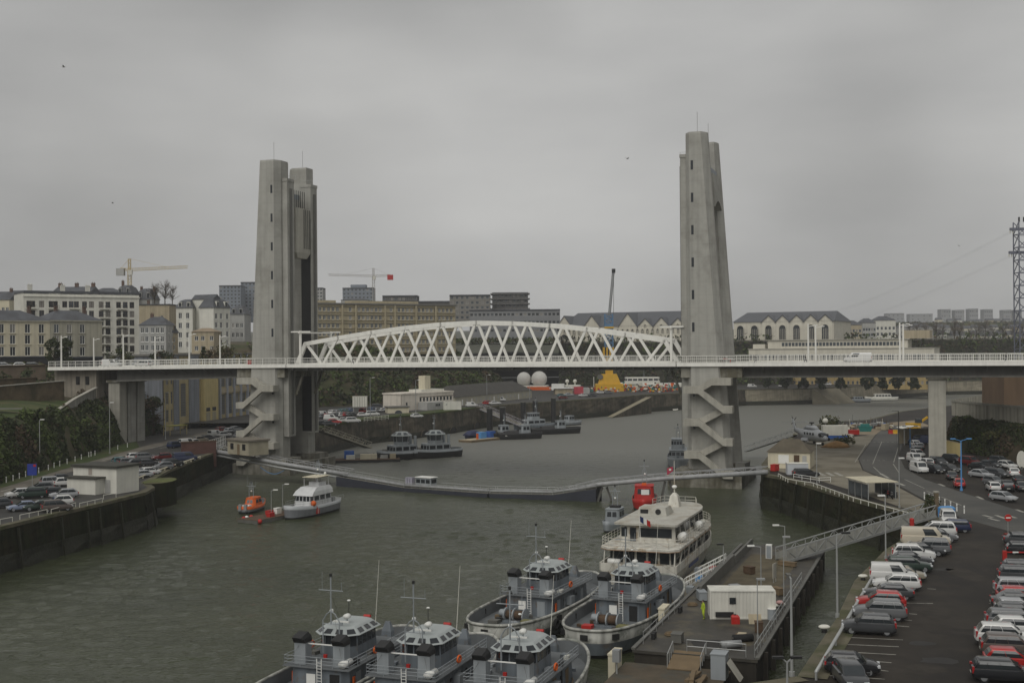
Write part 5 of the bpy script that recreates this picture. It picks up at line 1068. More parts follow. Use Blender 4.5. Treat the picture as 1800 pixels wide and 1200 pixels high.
def patrol(t):
    W2 = mat('boat_white', (.60, .61, .61), .5, .08, .6, streak=.15)
    cabin(t, 'wheelhouse', -4.0, 3.0, 4.0, 3.7, 1.5, 3.5, W2, .2, (4, 3), (.55, .95), chamfer=.5)
    MB().loft([[(x, y, z) for x, y in ((a, -w), (b, -w), (b, w), (a, w))] for a, b, w, z in ((-4.0, 3.0, 1.95, 3.5), (-4.0, 2.2, 1.85, 4.2), (-3.6, .9, 1.6, 4.8))]).build('brow', W2, t)
    for k, (w, h) in enumerate(((.1, .3), (.22, .14), (.1, .34), (.26, .3), (.1, .26), (.18, .32))): MB().bar((2.55-.02*k, -1.0+k*.36, 3.72), (2.55-h*1.05, -1.0+k*.36, 3.72+h*.95), w*.5, .03, upv=(.7, 0, .7)).build('hull_letter', BLACK, t)
    MB().box(-3.2, -.8, -1.0, 1.0, 4.8, 5.5).build('flybridge', W2, t); MB().loft([[(-3.8, y, 6.4), (.6, y, 6.4), (.6, y, 6.5), (-3.8, y, 6.5)] for y in (-1.5, 1.5)]).build('sunshade', CREAM, t); MB().box(-3.4, .2, -1.3, 1.3, 6.3, 6.39).build('sunshade_lining', mat('dark_red_canvas', (.12, .02, .015), .8), t)
    for x in (-3.5, .3):
        for y in (-1.3, 1.3): MB().tube([(x, y, 4.6), (x, y, 6.4)], .045, 5).build('sunshade_post', W2, t)
    for y0, m_ in ((1.35, RED), (1.75, WHITE2), (1.9, RED)): MB().box(y0, y0+(.14 if m_ is WHITE2 else .38), 2.18, 2.42, .45, 1.85).build('hull_stripe', m_, t)
    MB().sphere((3.0, 2.2, 2.3), .5, 12, 8).build('fender', ORANGE, t, True); MB().box(4.0, 5.2, -.6, .6, 1.6, 2.0).build('deck_box', W2, t); MB().sphere((-2.6, 1.2, 6.9), .25, 10, 6).build('radar_dome', WHITE2, t, True); MB().sphere((-3.0, -1.4, 5.0), .4, 8, 6).build('red_float', RED, t, True)
    for s_ in (-1, 1): rail_loop(t, [(6.8, s_*.9, 2.2), (3.6, s_*2.1, 2.0), (-7.3, s_*2.2, 1.9)], .75, STEEL_G, False, .025, 1.6)
    for x in (-6.6, -5.2): MB().box(x, x+.8, -.9, .9, 1.5, 2.3).build('stern_gear', STEEL_G, t)
boat('patrol_boat', 'pale grey coastal patrol boat with red stripe and orange fender', 548, 903, 248, 15.5, 5.0, 1.9, mat('patrol_hull_grey', (.20, .21, .225), .5, .1, .5, streak=.2), [], 'patrol boat', topm=mat('patrol_top_grey', (.42, .44, .45), .5, .08, .5), ef=2.3, mastz=(-2.2, 6.4), masth=2.6, deckm=mat('pale_deck', (.45, .46, .45), .7), extras=[patrol])
boat('rescue_boat', 'small bright orange rescue boat with pale stern beside the pontoon', 445, 897, 80, 9.5, 3.2, 1.2, LG, [('wheelhouse', -1.8, 2.2, 2.2, 1.8, .9, 2.3, ORANGE, .4, (2, 2), (.45, .85), (.02, .1), ORANGE, None, .4)], 'rescue boat', topm=ORANGE, mastz=(-.8, 2.4), masth=2.6,
    extras=[lambda t: [MB().box(-4.9, -4.3, y-.25, y+.25, .6, 1.7).build('outboard', STEEL_G, t) for y in (-.5, .5)], boxx('engine_box', -3.6, -2.4, -.7, .7, .8, 1.4, WH)])
boat('launch', 'small pale grey naval launch behind the passenger ship stern', 1082, 928, 250, 11, 3.4, 1.4, NAVY_L, [('wheelhouse', -1.5, 2.2, 2.4, 2.2, 1.0, 3.2, NAVY_L, .1, (2, 2), (.5, .85), (.08, .1), NAVY_L, None, .3)], 'launch', mastz=(.2, 3.4), masth=3.2, extras=[boxx('roof_gear', -.6, .6, -.8, .8, 3.3, 3.7, BLACK), boxx('bow_locker', 3, 4.2, -.6, .6, 1.0, 1.5, NAVY_L)])
boat('pilot_boat', 'bright red boat with red wheelhouse beyond the passenger ship', 1133, 892, 262, 12, 4.4, 1.8, RED, [('wheelhouse', -2.2, 2.4, 3.6, 3.2, 1.4, 4.0, RED, .3, (2, 2), (.5, .85), (.08, .12), RED, None, .4)], 'pilot boat', mastz=(-.6, 4.2), masth=4.0, extras=[boxx('roof_light', .4, 1.0, -.4, .4, 4.1, 4.5, ORANGE), boxx('white_panel', 2.2, 2.35, -.5, .9, 2.6, 3.5, WH), boxx('funnel', -3.4, -2.6, -.5, .5, 1.6, 3.4, RED)])
boat('naval_vessel', 'grey naval vessel half hidden behind the right lift tower', 1192, 818, 262, 20, 5.2, 2.3, NAVY_L, [('deckhouse', -5, 5.5, 4.2, 4.0, 1.8, 4.0, NAVY_L, .2, (3, 3), (.5, .85), (.1, .12), NAVY_L, None, .5), ('wheelhouse', -3, 2.5, 3.2, 3.0, 4.1, 6.4, NAVY_L, .2, (3, 3), (.5, .85), (.08, .12), NAVY_L, None, .5)], 'naval vessel', mastz=(-1.5, 6.4), masth=3.2, extras=[boxx('life_raft', -6.5, -5.2, -1.6, 1.6, 3.2, 4.0, WH), boxx('gun', 7, 8, -.3, .3, 2.2, 3.0, NAVY)])
# two grey tugs with octagonal glazed wheelhouses
for i, (px, py, lab) in enumerate([(708, 806, 'left grey tug with octagonal glass wheelhouse by the pontoon'), (767, 803, 'right grey tug with octagonal glass wheelhouse by the pontoon')]):
    t = boat('pusher_tug', lab, px, py, 212 if i else 214, 14.5, 6.2, 2.1, BLACK, [('deckhouse', -3.5, 3.8, 4.4, 4.2, 1.6, 3.7, NAVY_L, .1, (2, 3), (.35, .8), None, None, None, .5)], 'tug', topm=NAVY_L, ef=2.6, ea=4.0, group='grey tugs with octagonal wheelhouses')
    wh = MB().loft([[(x0 + r*cos(pi/8 + k*pi/4), r*sin(pi/8 + k*pi/4), z) for k in range(8)] for r, z, x0 in ((2.0, 3.7, .3), (2.05, 4.5, .3))]).build('wheelhouse', NAVY_L, t)
    MB().loft([[(.3 + r*cos(pi/8 + k*pi/4), r*sin(pi/8 + k*pi/4), z) for k in range(8)] for r, z in ((1.95, 4.5), (2.15, 6.0))]).build('glazing', GLASS_L, wh)
    for k in range(8): a = pi/8 + k*pi/4; MB().bar((.3+1.98*cos(a), 1.98*sin(a), 4.5), (.3+2.18*cos(a), 2.18*sin(a), 6.0), .14, .14).build('mullion', NAVY_L, wh)
    MB().loft([[(.3 + r*cos(pi/8 + k*pi/4), r*sin(pi/8 + k*pi/4), z) for k in range(8)] for r, z in ((2.75, 6.0), (2.75, 6.12), (1.5, 7.0), (1.4, 7.05))]).build('roof', GREENISH, wh)
    for k in range(8):
        a0, a1 = pi/8 + k*pi/4 + .14, pi/8 + (k+1)*pi/4 - .14; q = [Vector((.3 + r*cos(a), r*sin(a), z)) for r, z, a in ((2.45, 6.38, a0), (2.45, 6.38, a1), (1.72, 6.9, a1), (1.72, 6.9, a0))]
        MB().add(q, [(0, 1, 2, 3)]).build('skylight', GLASS_L, wh)
    mast_frame(t, .6, 0, 7.0, 4.2, NAVY_L, 1.6, .35)
    for y in (-1.3, 1.3): MB().cyl((-3.0, y, 3.7), .4, 2.2, 10).build('funnel', NAVY_L, t)
    mm = MB(); mm.cyl((5.2, -.8, 2.3), .5, 1.6, 12, axis='y'); mm.build('winch', STEEL_D, t, True)
    MB().box(-2.5, -1.4, -2.9, -2.2, 4.4, 5.0).build('life_raft', WH, t)
    for y in (-1.5, 1.6): mm = MB(); torus(mm, (7.6, y, 1.3), .4, .15, 'x'); mm.build('tyre_fender', RUBBER, t, True)
# black hulled workboats further up the quay
for i, (px, py, hd, L_, lab) in enumerate([(876, 771, 203, 15, 'nearest black hulled workboat with dark bow cover and pale cabin'), (913, 771, 203, 15, 'second black hulled workboat with striped bow fender'), (976, 762, 203, 18, 'larger black hulled workboat with dark raised bow')]):
    boat('workboat', lab, px, py, hd, L_, 4.8, 1.9, BLACK, [('wheelhouse', -3.5, -.2, 2.8, 2.5, 1.4, 4.2, NAVY_L, .2, (3, 2), (.5, .85), (.12, .12), NAVY_L, None, .4)], 'workboat', deckm=BLACK, mastz=(-2, 4.2), masth=3.5, group='black hulled workboats along the quay', extras=[lambda t: MB().loft([[(.8, -2.1, 1.7), (.8, 2.1, 1.7), (1.0, 1.2, 2.8), (1.0, -1.2, 2.8)], [(5.2, -1.2, 1.9), (5.2, 1.2, 1.9), (5.0, .7, 2.5), (5.0, -.7, 2.5)]]).build('bow_cover', BLACK, t), boxx('bow_stripe', 4.6, 5.4, -1.6, 1.6, 1.05, 1.4, GREYR)])
boat('naval_vessel', 'pale grey naval boat with tall wheelhouse among the black workboats', 938, 755, 215, 17, 5, 2.0, NAVY, [('deckhouse', -4, 4, 4, 3.8, 1.6, 3.6, NAVY_L, .1, (2, 3), (.4, .8), None, None, None, .4), ('wheelhouse', -2, 2.2, 3, 2.8, 3.6, 5.8, NAVY_L, .2, (3, 3), (.5, .85), (.2, .12), NAVY_L, None, .5)], 'naval vessel', mastz=(-1, 5.8), masth=5)
boat('launch', 'small grey launch moored at the far end of the workboats', 1000, 747, 225, 12, 3.6, 1.5, NAVY_L, [('wheelhouse', -2, 1.5, 2.6, 2.4, 1.2, 3.4, NAVY_L, .2, (2, 2), (.5, .85), (.1, .1), NAVY_L, None, .3)], 'launch')
boat('tarpaulin_boat', 'low boat under a dark blue tarpaulin beside the yellow pontoon', 831, 770, 235, 8, 3.2, 1.2, mat('navy_blue', (.02, .025, .06), .7), [], 'boat', extras=[lambda t: MB().loft([[(x, 1.4*cos(a), 1.0 + h*sin(a)) for a in [pi*k/8 for k in range(9)]] for x, h in ((-3.6, .8), (-1, 1.6), (2, 1.5), (3.4, .7))], 0, True, False).build('tarpaulin', mat('blue_tarpaulin', (.025, .032, .08), .7, .2, .8), t, True)])
boat('fishing_boat', 'grey motor boat lying off the far slipway, left one', 1506, 707, 185, 14, 4, 1.6, NAVY_L, [('cabin', -3, 2, 2.8, 2.5, 1.2, 2.8, NAVY_L, .3, (2, 3), (.4, .8), None, None, None, .4)], 'boat')
boat('cabin_cruiser', 'white motor boat with long cabin off the far slipway, right one', 1549, 704, 182, 17, 4.6, 1.8, WREND, [('cabin', -5, 4, 3.4, 3.0, 1.4, 3.4, WREND, .5, (2, 5), (.4, .8), (.1, .1), WREND, None, .4)], 'boat')
boat('small_dinghy', 'tiny white dinghy on the water left of the right tower', 1184, 721, 190, 4, 1.6, .6, WREND, [], 'dinghy')
# white ship with two radomes beyond the quay
p = aty(965, 690, 585); t = thing('radome_ship', 'white research ship with two big radomes beyond the far quay', 'ship', (p.x, p.y, 0), R(-8)); t.location.z = -2.3
hull_parts(t, 70, 13, 9.4, 8.2, 2.2, 4.5, WREND, WREND, WREND, .3, 1.5, .6, RED, None)
cabin(t, 'superstructure', -19, 0, 9.5, 9, 8.2, 12.0, WREND, .5, (5, 9), (.5, .75), chamfer=.8); cabin(t, 'bridge_house', 4, 16, 8.5, 8, 8.2, 12, WREND, .6, (5, 6), (.5, .8), chamfer=.8)
for x, r in ((-12.3, 3.5), (-4.8, 3.9)):
    d = MB().sphere((x, 0, 15.0), r, 20, 14, t0=.2).build('radome', mat('radome_white', (.60, .59, .55), .6, .08, .3), t, True)
for x in (9.0, 12.8): MB().sphere((x, 0, 13.9), .95, 12, 8).build('small_radome', WREND, t, True); MB().cyl((x, 0, 12), .3, 1.2, 8).build('radome_post', WREND, t)
MB().box(-10, 1.5, -6.2, -5.0, 9.0, 11.4).build('lifeboat', ORANGE, t); MB().box(2, 8, -6.6, -3, 8.2, 12.8).build('hangar', WHITE2, t)
for x in (-24, 22): MB().tube([(x, 0, 9), (x, 0, 16)], .2, 6).build('mast', WREND, t)
p = aty(1185, 690, 600); t = boat('survey_ship', 'white low ship with mast beyond the gear heap beside the right tower', 1150, 716, 180, 50, 10, 9.5, WREND, [('deckhouse', 2, 20, 8, 7.5, 9, 12.5, WREND, .4, (4, 6), (.5, .8), None, None, None, .8)], 'ship', mastz=(10, 12.5), masth=9); t.location.y += 60; t.location.x += 12
# ================================================================ cars and vans
PAINT = mat('car_lower_trim', (.02, .02, .02), .7); TYRE = mat('tyre', (.014, .014, .014), .9); RIM = mat('alloy_rim', (.32, .33, .34), .35, .1, 3, metal=.6)
HEADL = mat('headlamp_glass', (.55, .57, .58), .15, .1, 3); TAILL = mat('tail_lamp_red', (.33, .012, .012), .3, .1, 3); PLATE = mat('number_plate', (.5, .5, .45), .5); CARGL = mat('car_glass', (.03, .036, .04), .05, .2, 1, spec=.7)
CP = {}
def cpaint(nm, c, metal=.15):
    CP[nm] = mat('car_paint_' + nm, c, .32, .05, .5, coat=.6, metal=metal, world=False); return CP[nm]
for nm, c in dict(white=(.66, .66, .64), silver=(.36, .37, .38), grey=(.15, .155, .16), dark_grey=(.055, .058, .062), black=(.016, .017, .02), red=(.40, .02, .018), navy=(.02, .03, .075), blue=(.04, .09, .22), pale_blue=(.22, .26, .36), brown=(.10, .08, .07), green=(.03, .05, .04), cream=(.55, .50, .40), beige=(.30, .27, .21), dark_red=(.13, .015, .015), teal=(.06, .16, .17)).items(): cpaint(nm, c)
# style: length, width, height, stations for bonnet end / windscreen top / roof end / rear glass foot, belt height, bonnet height
STY = dict(hatch=(4.0, 1.74, 1.48, 1.05, .25, -1.45, -1.92, .92, .93), suv=(4.4, 1.84, 1.66, 1.15, .45, -1.65, -2.08, 1.06, 1.05), saloon=(4.5, 1.78, 1.44, 1.0, .2, -1.2, -1.75, .92, .92), estate=(4.6, 1.8, 1.5, 1.1, .35, -1.85, -2.15, .95, .95), van=(4.4, 1.85, 1.86, 1.3, .75, -2.02, -2.12, 1.12, 1.08), minivan=(4.3, 1.82, 1.68, 1.35, .55, -1.75, -2.05, 1.0, 1.0), bigvan=(5.2, 1.98, 2.05, 1.75, 1.15, -2.5, -2.55, 1.2, 1.15))
CARP = {}
def car_meshes(sty):
    if sty in CARP: return CARP[sty]
    L, W, H, xb, xw, xr, xg, zbelt, zbon = STY[sty]; h = L/2; hw = W/2; D = {}
    # lower body: rounded loft along x
    st = [(h, .55, .40, .80), (h-.12, .80, .27, .9), (h-.45, .95, .24, 1.0), (xb+.05, 1.0, .24, 1.0), (0, 1.0, .22, 1.0), (max(xg+.1, -h+.4), 1.0, .25, 1.0), (-h+.25, .98, .28, 1.0), (-h+.04, .88, .34, .97), (-h, .8, .42, .9)]
    rings = []
    for x, wf, zb_, zf in st:
        zt = (zbon - .16*max(0, (x-xb)/(h-xb))**1.3) if x > xb else zbelt; zt = zt*zf if x > h-.2 or x < -h+.1 else zt; w = hw*wf
        zm = zb_ + (zt-zb_)*.55
        rings.append([(x, -w*.9, zb_), (x, -w, zb_+.12), (x, -w*1.0, zm), (x, -w*.965, zt-.06), (x, -w*.86, zt), (x, 0, zt+.03), (x, w*.86, zt), (x, w*.965, zt-.06), (x, w*1.0, zm), (x, w, zb_+.12), (x, w*.9, zb_)])
    mb_ = MB(); mb_.loft(rings, 0, True)
    nr = 11
    for i in range(len(rings)-1):
        for j in range(nr):
            if j in (0, 9, 10): mb_.m[i*nr+j] = 1
    # cabin shell
    wb, wr = hw*.93, hw*.74
    lo = [(xb, -wb*.88, zbelt-.02), (xb+.02, wb*.88, zbelt-.02), (xg, wb*.9, zbelt-.02), (xg, -wb*.9, zbelt-.02)]; ro = [(xw, -wr, H-.06), (xw, wr, H-.06), (xr, wr, H-.08), (xr, -wr, H-.08)]
    mid = [(xb+(xw-xb)*.5, -(wb+wr)/2, (zbelt+H)/2), (xb+(xw-xb)*.5, (wb+wr)/2, (zbelt+H)/2), (xg+(xr-xg)*.55, (wb+wr)/2, (zbelt+H)/2), (xg+(xr-xg)*.55, -(wb+wr)/2, (zbelt+H)/2)]
    top = [(xw-.12, -wr*.86, H), (xw-.12, wr*.86, H), (xr+.12, wr*.86, H-.01), (xr+.12, -wr*.86, H-.01)]
    mb_.loft([lo, mid, ro, top], 0, True); D['body'] = mb_.mesh('body', [CP['white'], PAINT], True); D['body'].set_sharp_from_angle(angle=R(38))
    V = [Vector(p) for p in lo]; T = [Vector(p) for p in ro]; Mi = [Vector(p) for p in mid]
    def pane(i, j, f0, f1, g0, g1):
        def P(f, g):
            a = V[i].lerp(V[j], f); b = Mi[i].lerp(Mi[j], f); c = T[i].lerp(T[j], f); return a.lerp(b, g*2) if g < .5 else b.lerp(c, g*2-1)
        m_ = MB(); q = [P(f0, g0), P(f1, g0), P(f1, .5), P(f0, .5), P(f1, g1), P(f0, g1)]; n = (q[1]-q[0]).cross(q[4]-q[0]).normalized()
        c0 = Vector((0, 0, (zbelt+H)/2)); n = n if n.dot((q[0]+q[4])/2 - c0) > 0 else -n
        q = [p + n*.014 for p in q]; m_.add(q, [(0, 1, 2, 3), (3, 2, 4, 5)]); return m_
    D['windscreen'] = pane(0, 1, .05, .95, .06, .93).mesh('windscreen', CARGL)
    D['rear_window'] = pane(2, 3, .07, .93, .12, .9).mesh('rear_window', CARGL)
    if sty in ('van', 'bigvan'): segs = [(.12, .42)]
    else: segs = [(.07, .49), (.505, .9)] if sty in ('hatch', 'saloon') else [(.07, .42), (.435, .73), (.745, .94)]
    for side, (i, j) in enumerate(((0, 3), (1, 2))):
        for k, (a, b) in enumerate(segs): D[f'side_window{side}{k}'] = pane(i, j, a, b, .05, .93).mesh('side_window', CARGL)
    wr_ = .31 if L < 4.3 else .34; w_ = MB(); w_.cyl((0, -.1, 0), wr_, .2, 18, axis='y'); w_.cyl((0, -.115, 0), wr_*.64, .23, 14, 1, axis='y'); D['wheel'] = w_.mesh('wheel', [TYRE, RIM])
    D['wheel_pos'] = [(x, s_*(hw-.13), wr_) for x in (h-.82, -h+.78) for s_ in (-1, 1)]
    D['headlight'] = MB().cbox((0, 0, 0), .24, .36, .15).mesh('headlight', HEADL); D['hl_pos'] = [(h-.16, s_*hw*.62, zbon*.73) for s_ in (-1, 1)]
    D['tail_light'] = MB().cbox((0, 0, 0), .14, .24, .42 if sty in ('suv', 'van', 'bigvan', 'minivan', 'estate') else .24).mesh('tail_light', TAILL); D['tl_pos'] = [(-h+.09, s_*hw*.77, zbelt*.86) for s_ in (-1, 1)]
    D['number_plate'] = MB().cbox((0, 0, 0), .03, .5, .11).mesh('number_plate', PLATE); D['np_pos'] = [(h+.01, 0, .45), (-h-.01, 0, .55)]
    D['door_mirror'] = MB().cbox((0, 0, 0), .12, .2, .14).mesh('door_mirror', PAINT); D['dm_pos'] = [(xb-.2, s_*(hw+.05), zbelt+.06) for s_ in (-1, 1)]
    CARP[sty] = D; return D
NC = 0
def car(sty, colr, label, px=None, py=None, head=0, z=ZQ, pos=None, small=False, group='parked cars', name=None, on=0):
    global NC; NC += 1
    D = car_meshes(sty); p = Vector(pos) if pos is not None else at(px, py, z)
    isv = sty in ('van', 'bigvan'); t = thing(name or ('parked_van' if isv else 'parked_car'), label, 'van' if isv else 'car', (p.x, p.y, z), R(head + random.uniform(-1.5, 1.5)), group)
    k = random.uniform(.95, 1.04); t.scale = (k*random.uniform(.96, 1.05), k, k*random.uniform(.95, 1.05))
    b = obj('body', D['body'], t); b.material_slots[0].link = 'OBJECT'; b.material_slots[0].material = CP[colr]
    for k, me in D.items():
        if k in ('windscreen', 'rear_window') or k.startswith('side_window'):
            if isv and k == 'rear_window' and sty == 'van': pass
            obj(k.rstrip('0123456789'), me, t)
    for q in D['wheel_pos']: obj('wheel', D['wheel'], t, q, 0 if q[1] < 0 else pi)
    if small: return t
    for q in D['hl_pos']: obj('headlight', D['headlight'], t, q)
    for q in D['tl_pos']: obj('tail_light', D['tail_light'], t, q)
    for q in D['np_pos']: obj('number_plate', D['number_plate'], t, q)
    for q in D['dm_pos']: obj('door_mirror', D['door_mirror'], t, q)
    return t
# ---- right car park, river side row (front to back)
GR = 'cars parked along the right quay'
BAY = math.degrees(math.atan2(-1.1, 4.4)); BR = BAY; BL = BAY + 180
rowA = [('suv', 'dark_grey', 'dark grey car cut by the bottom edge, nose towards the viewer', 1496, 1204, -92), ('hatch', 'black', 'black hatchback with chrome window strip, nearest on the quay side', 1498, 1182, BR), ('suv', 'dark_grey', 'dark grey crossover facing the river beside two empty bays', 1527, 1112, BL),
 ('suv', 'grey', 'grey crossover with pale bonnet glare next to the red hatchback', 1546, 1087, BL), ('hatch', 'red', 'bright red hatchback in the quay side row', 1548, 1068, BL), ('saloon', 'dark_grey', 'dark grey saloon just behind the red hatchback', 1561, 1051, BL), ('estate', 'white', 'white estate with its red tail lamps to the lane', 1576, 1035, BL),
 ('van', 'white', 'small white panel van in the quay side row', 1571, 1022, BR), ('hatch', 'beige', 'beige grey hatchback behind the small white van', 1593, 1019, BR), ('estate', 'green', 'dark green car with bright headlamps in the quay row', 1598, 1003, BR), ('saloon', 'dark_grey', 'dark saloon between the green car and the white car', 1601, 993, BR),
 ('suv', 'white', 'white crossover with nose to the lane, middle of the quay row', 1606, 984, BR), ('saloon', 'dark_grey', 'dark low car wedged behind the white crossover', 1623, 975, BR), ('minivan', 'grey', 'grey minivan with red tail lamps in the quay row', 1635, 972, BL), ('bigvan', 'cream', 'long cream panel van in the quay side row', 1627, 958, BR), ('hatch', 'grey', 'grey hatchback squeezed behind the cream van', 1652, 951, BR),
 ('minivan', 'white', 'white minivan with side windows near the footbridge', 1647, 941, BL), ('estate', 'navy', 'dark blue car with red tail lamps at the row end', 1672, 934, BL), ('van', 'white', 'white van nosed towards the viewer at the far row end', 1667, 922, -105)]
for s_, c, lab, px, py, hd in rowA: car(s_, c, lab, px, py, hd, group=GR)
# ---- right car park, outer row on the right edge
rowB = [('estate', 'black', 'black estate with tall red tail lamps at the bottom right corner', 1768, 1196, BR), ('hatch', 'red', 'red hatchback second from the bottom right corner', 1778, 1174, BR), ('suv', 'brown', 'brown grey crossover in the right edge row', 1777, 1153, BR), ('suv', 'white', 'white off-roader with roof bars in the right edge row', 1768, 1134, BR), ('hatch', 'white', 'white coupe shaped car with red tail lamps on the right edge', 1792, 1116, BR),
 ('estate', 'grey', 'grey estate with chrome window frames on the right edge', 1789, 1102, BR), ('hatch', 'dark_grey', 'dark grey hatchback behind the chrome framed estate', 1790, 1089, BR), ('hatch', 'silver', 'silver hatchback with red tail lamps on the right edge', 1790, 1080, BR), ('saloon', 'dark_grey', 'low dark saloon before the second red car', 1792, 1069, BR), ('hatch', 'red', 'red car with dark roof further up the right edge row', 1795, 1058, BR),
 ('estate', 'silver', 'silver roofed estate above the second red car', 1797, 1045, BR), ('suv', 'dark_grey', 'dark grey off-roader with roof bars, right edge', 1795, 1023, BR), ('suv', 'dark_grey', 'twin dark off-roader beside the roof bar car', 1799, 1010, BR), ('hatch', 'black', 'black hatchback by the red and white barrier', 1800, 973, BR), ('saloon', 'dark_grey', 'dark saloon at the far end of the right edge row', 1798, 957, BR)]
for s_, c, lab, px, py, hd in rowB: car(s_, c, lab, px, py, hd, group=GR)
# ---- upper right car park under the cliff
GU = 'cars in the upper right car park'
rowC = [('bigvan', 'white', 'large white van facing the viewer at the park entrance', 1616, 830, -88), ('hatch', 'red', 'red hatchback at the foot of the blue lamp', 1686, 856, 75), ('hatch', 'dark_grey', 'dark hatchback just behind the red one', 1673, 842, 75), ('hatch', 'silver', 'silver hatchback nearest the crossing, facing the viewer', 1764, 880, -60), ('hatch', 'white', 'white hatchback showing its tail beside the silver one', 1746, 862, 80), ('hatch', 'grey', 'grey green hatchback behind the white tail', 1747, 852, -70),
 ('saloon', 'silver', 'silver saloon facing the viewer in the middle of the upper park', 1725, 839, -65), ('suv', 'black', 'black crossover in the upper park, front of its row', 1770, 862, 75), ('hatch', 'dark_grey', 'dark hatchback at the right picture edge', 1796, 862, 75), ('estate', 'dark_grey', 'dark estate behind the silver saloon', 1752, 838, -65), ('suv', 'white', 'white crossover tail on in the upper park', 1781, 837, 75), ('hatch', 'white', 'white hatchback parked against the scrub', 1771, 823, -65),
 ('saloon', 'dark_grey', 'dark saloon against the scrub, right of the blue lamp', 1741, 822, -65), ('saloon', 'black', 'black saloon left of the dark one against the scrub', 1722, 825, -65), ('minivan', 'dark_red', 'dark red minivan in shade under the cliff', 1705, 817, -65), ('suv', 'black', 'black car parked right beside the concrete pier', 1674, 813, -70), ('suv', 'dark_grey', 'dark crossover at the pier foot', 1649, 818, -80), ('hatch', 'black', 'black hatchback in front of the pier foot', 1645, 831, -80), ('saloon', 'dark_grey', 'dark saloon right of the black hatchback', 1669, 829, -75),
 ('hatch', 'brown', 'brown hatchback beside the large white van', 1633, 826, -85), ('hatch', 'white', 'white hatchback behind the large white van', 1628, 818, 95), ('hatch', 'teal', 'teal grey car at the road side by the white van', 1608, 824, 80), ('van', 'white', 'white delivery van third from the front of the roadside line', 1608, 812, -85), ('hatch', 'white', 'white hatchback in the roadside line left of the pier', 1613, 803, -85), ('estate', 'grey', 'grey estate in the roadside line', 1609, 796, 85),
 ('hatch', 'silver', 'silver car with pink glow in the roadside line', 1615, 789, 85), ('hatch', 'white', 'white car near the back of the roadside line', 1608, 785, 85), ('bigvan', 'navy', 'navy blue truck cab at the end of the roadside line', 1617, 780, 160), ('hatch', 'dark_grey', 'dark car behind the white hatchback by the scrub', 1757, 815, -65), ('saloon', 'black', 'black car between white tail and right edge', 1790, 848, 75)]
for s_, c, lab, px, py, hd in rowC: car(s_, c, lab, px, py, hd, group=GU)
car('estate', 'black', 'lone dark estate behind the white box by the right quay rail', 1417, 838, 5, group='cars near the right tower')
# ---- left car park
GL = 'cars in the left car park'
rowD = [('hatch', 'white', 'white hatchback at the left end of the front row', 32, 874, 215), ('suv', 'green', 'dark green car right of the white hatchback', 56, 875, 205), ('saloon', 'pale_blue', 'pale blue saloon in the foreground of the left park', 41, 897, 212), ('saloon', 'green', 'dark green saloon between the blue and brown cars', 70, 896, 210), ('minivan', 'brown', 'brown grey minivan showing red tail lamps', 100, 898, 30), ('hatch', 'white', 'white car roof behind the brown minivan', 104, 888, 210), ('hatch', 'silver', 'silver hatchback left of the white hut', 112, 875, 208), ('hatch', 'black', 'black hatchback between dark green and silver cars', 89, 872, 208), ('minivan', 'silver', 'silver minivan near the road, left park', 93, 853, 30), ('hatch', 'white', 'white hatchback touching the hut wall', 117, 854, 30), ('saloon', 'dark_grey', 'dark saloon between road and white hatchback', 112, 846, 30), ('hatch', 'grey', 'grey hatchback in the second row of the left park', 72, 864, 208), ('hatch', 'dark_grey', 'dark car cut by the left picture edge', -6, 893, 210),
 ('hatch', 'white', 'white hatchback just right of the hut', 236, 833, 40), ('saloon', 'silver', 'silver saloon nearest the left quay rail', 247, 839, 220), ('hatch', 'white', 'white car second from the quay rail', 264, 834, 40), ('hatch', 'grey', 'grey hatchback by the quay rail behind the white cars', 287, 825, 215), ('suv', 'black', 'black car behind the grey hatchback', 303, 820, 40), ('hatch', 'teal', 'teal windowed pale car behind the hut roof', 214, 815, 35), ('estate', 'grey', 'grey estate behind the hut roof', 229, 817, 35), ('saloon', 'black', 'black saloon in the second left cluster', 243, 819, 35), ('hatch', 'dark_grey', 'dark hatchback beside the black saloon', 261, 818, 35), ('hatch', 'white', 'white car at the back of the second left cluster', 240, 808, 35), ('estate', 'grey', 'grey car at the back, left of the red car', 256, 808, 35), ('hatch', 'dark_red', 'dark red car at the back of the second left cluster', 284, 808, 215), ('bigvan', 'navy', 'dark navy van beside the brick quay corner', 325, 810, 35), ('minivan', 'navy', 'dark blue minivan on the left road', 308, 787, 60), ('van', 'white', 'white van parked in front of the brick wall', 330, 783, 45), ('hatch', 'white', 'white car beside the parked white van', 343, 781, 45), ('hatch', 'beige', 'beige car in the line behind the brick wall', 353, 776, 45), ('saloon', 'dark_grey', 'dark car in the line behind the brick wall', 366, 773, 45), ('van', 'white', 'white box van near the left tower stair', 378, 768, 60), ('hatch', 'white', 'white car between box van and left tower stair', 394, 768, 45), ('hatch', 'dark_red', 'dark red car behind the white box van', 391, 759, 60), ('hatch', 'silver', 'silver car near the workshop', 405, 760, 60), ('saloon', 'grey', 'grey car furthest along the left road', 414, 757, 60), ('hatch', 'silver', 'silver car beside the left tower stair', 424, 770, 60), ('estate', 'dark_grey', 'dark estate at the left tower stair', 421, 763, 60)]
for i, (s_, c, lab, px, py, hd) in enumerate(rowD): car(s_, c, lab, px, py, hd, group=GL, small=i > 24)
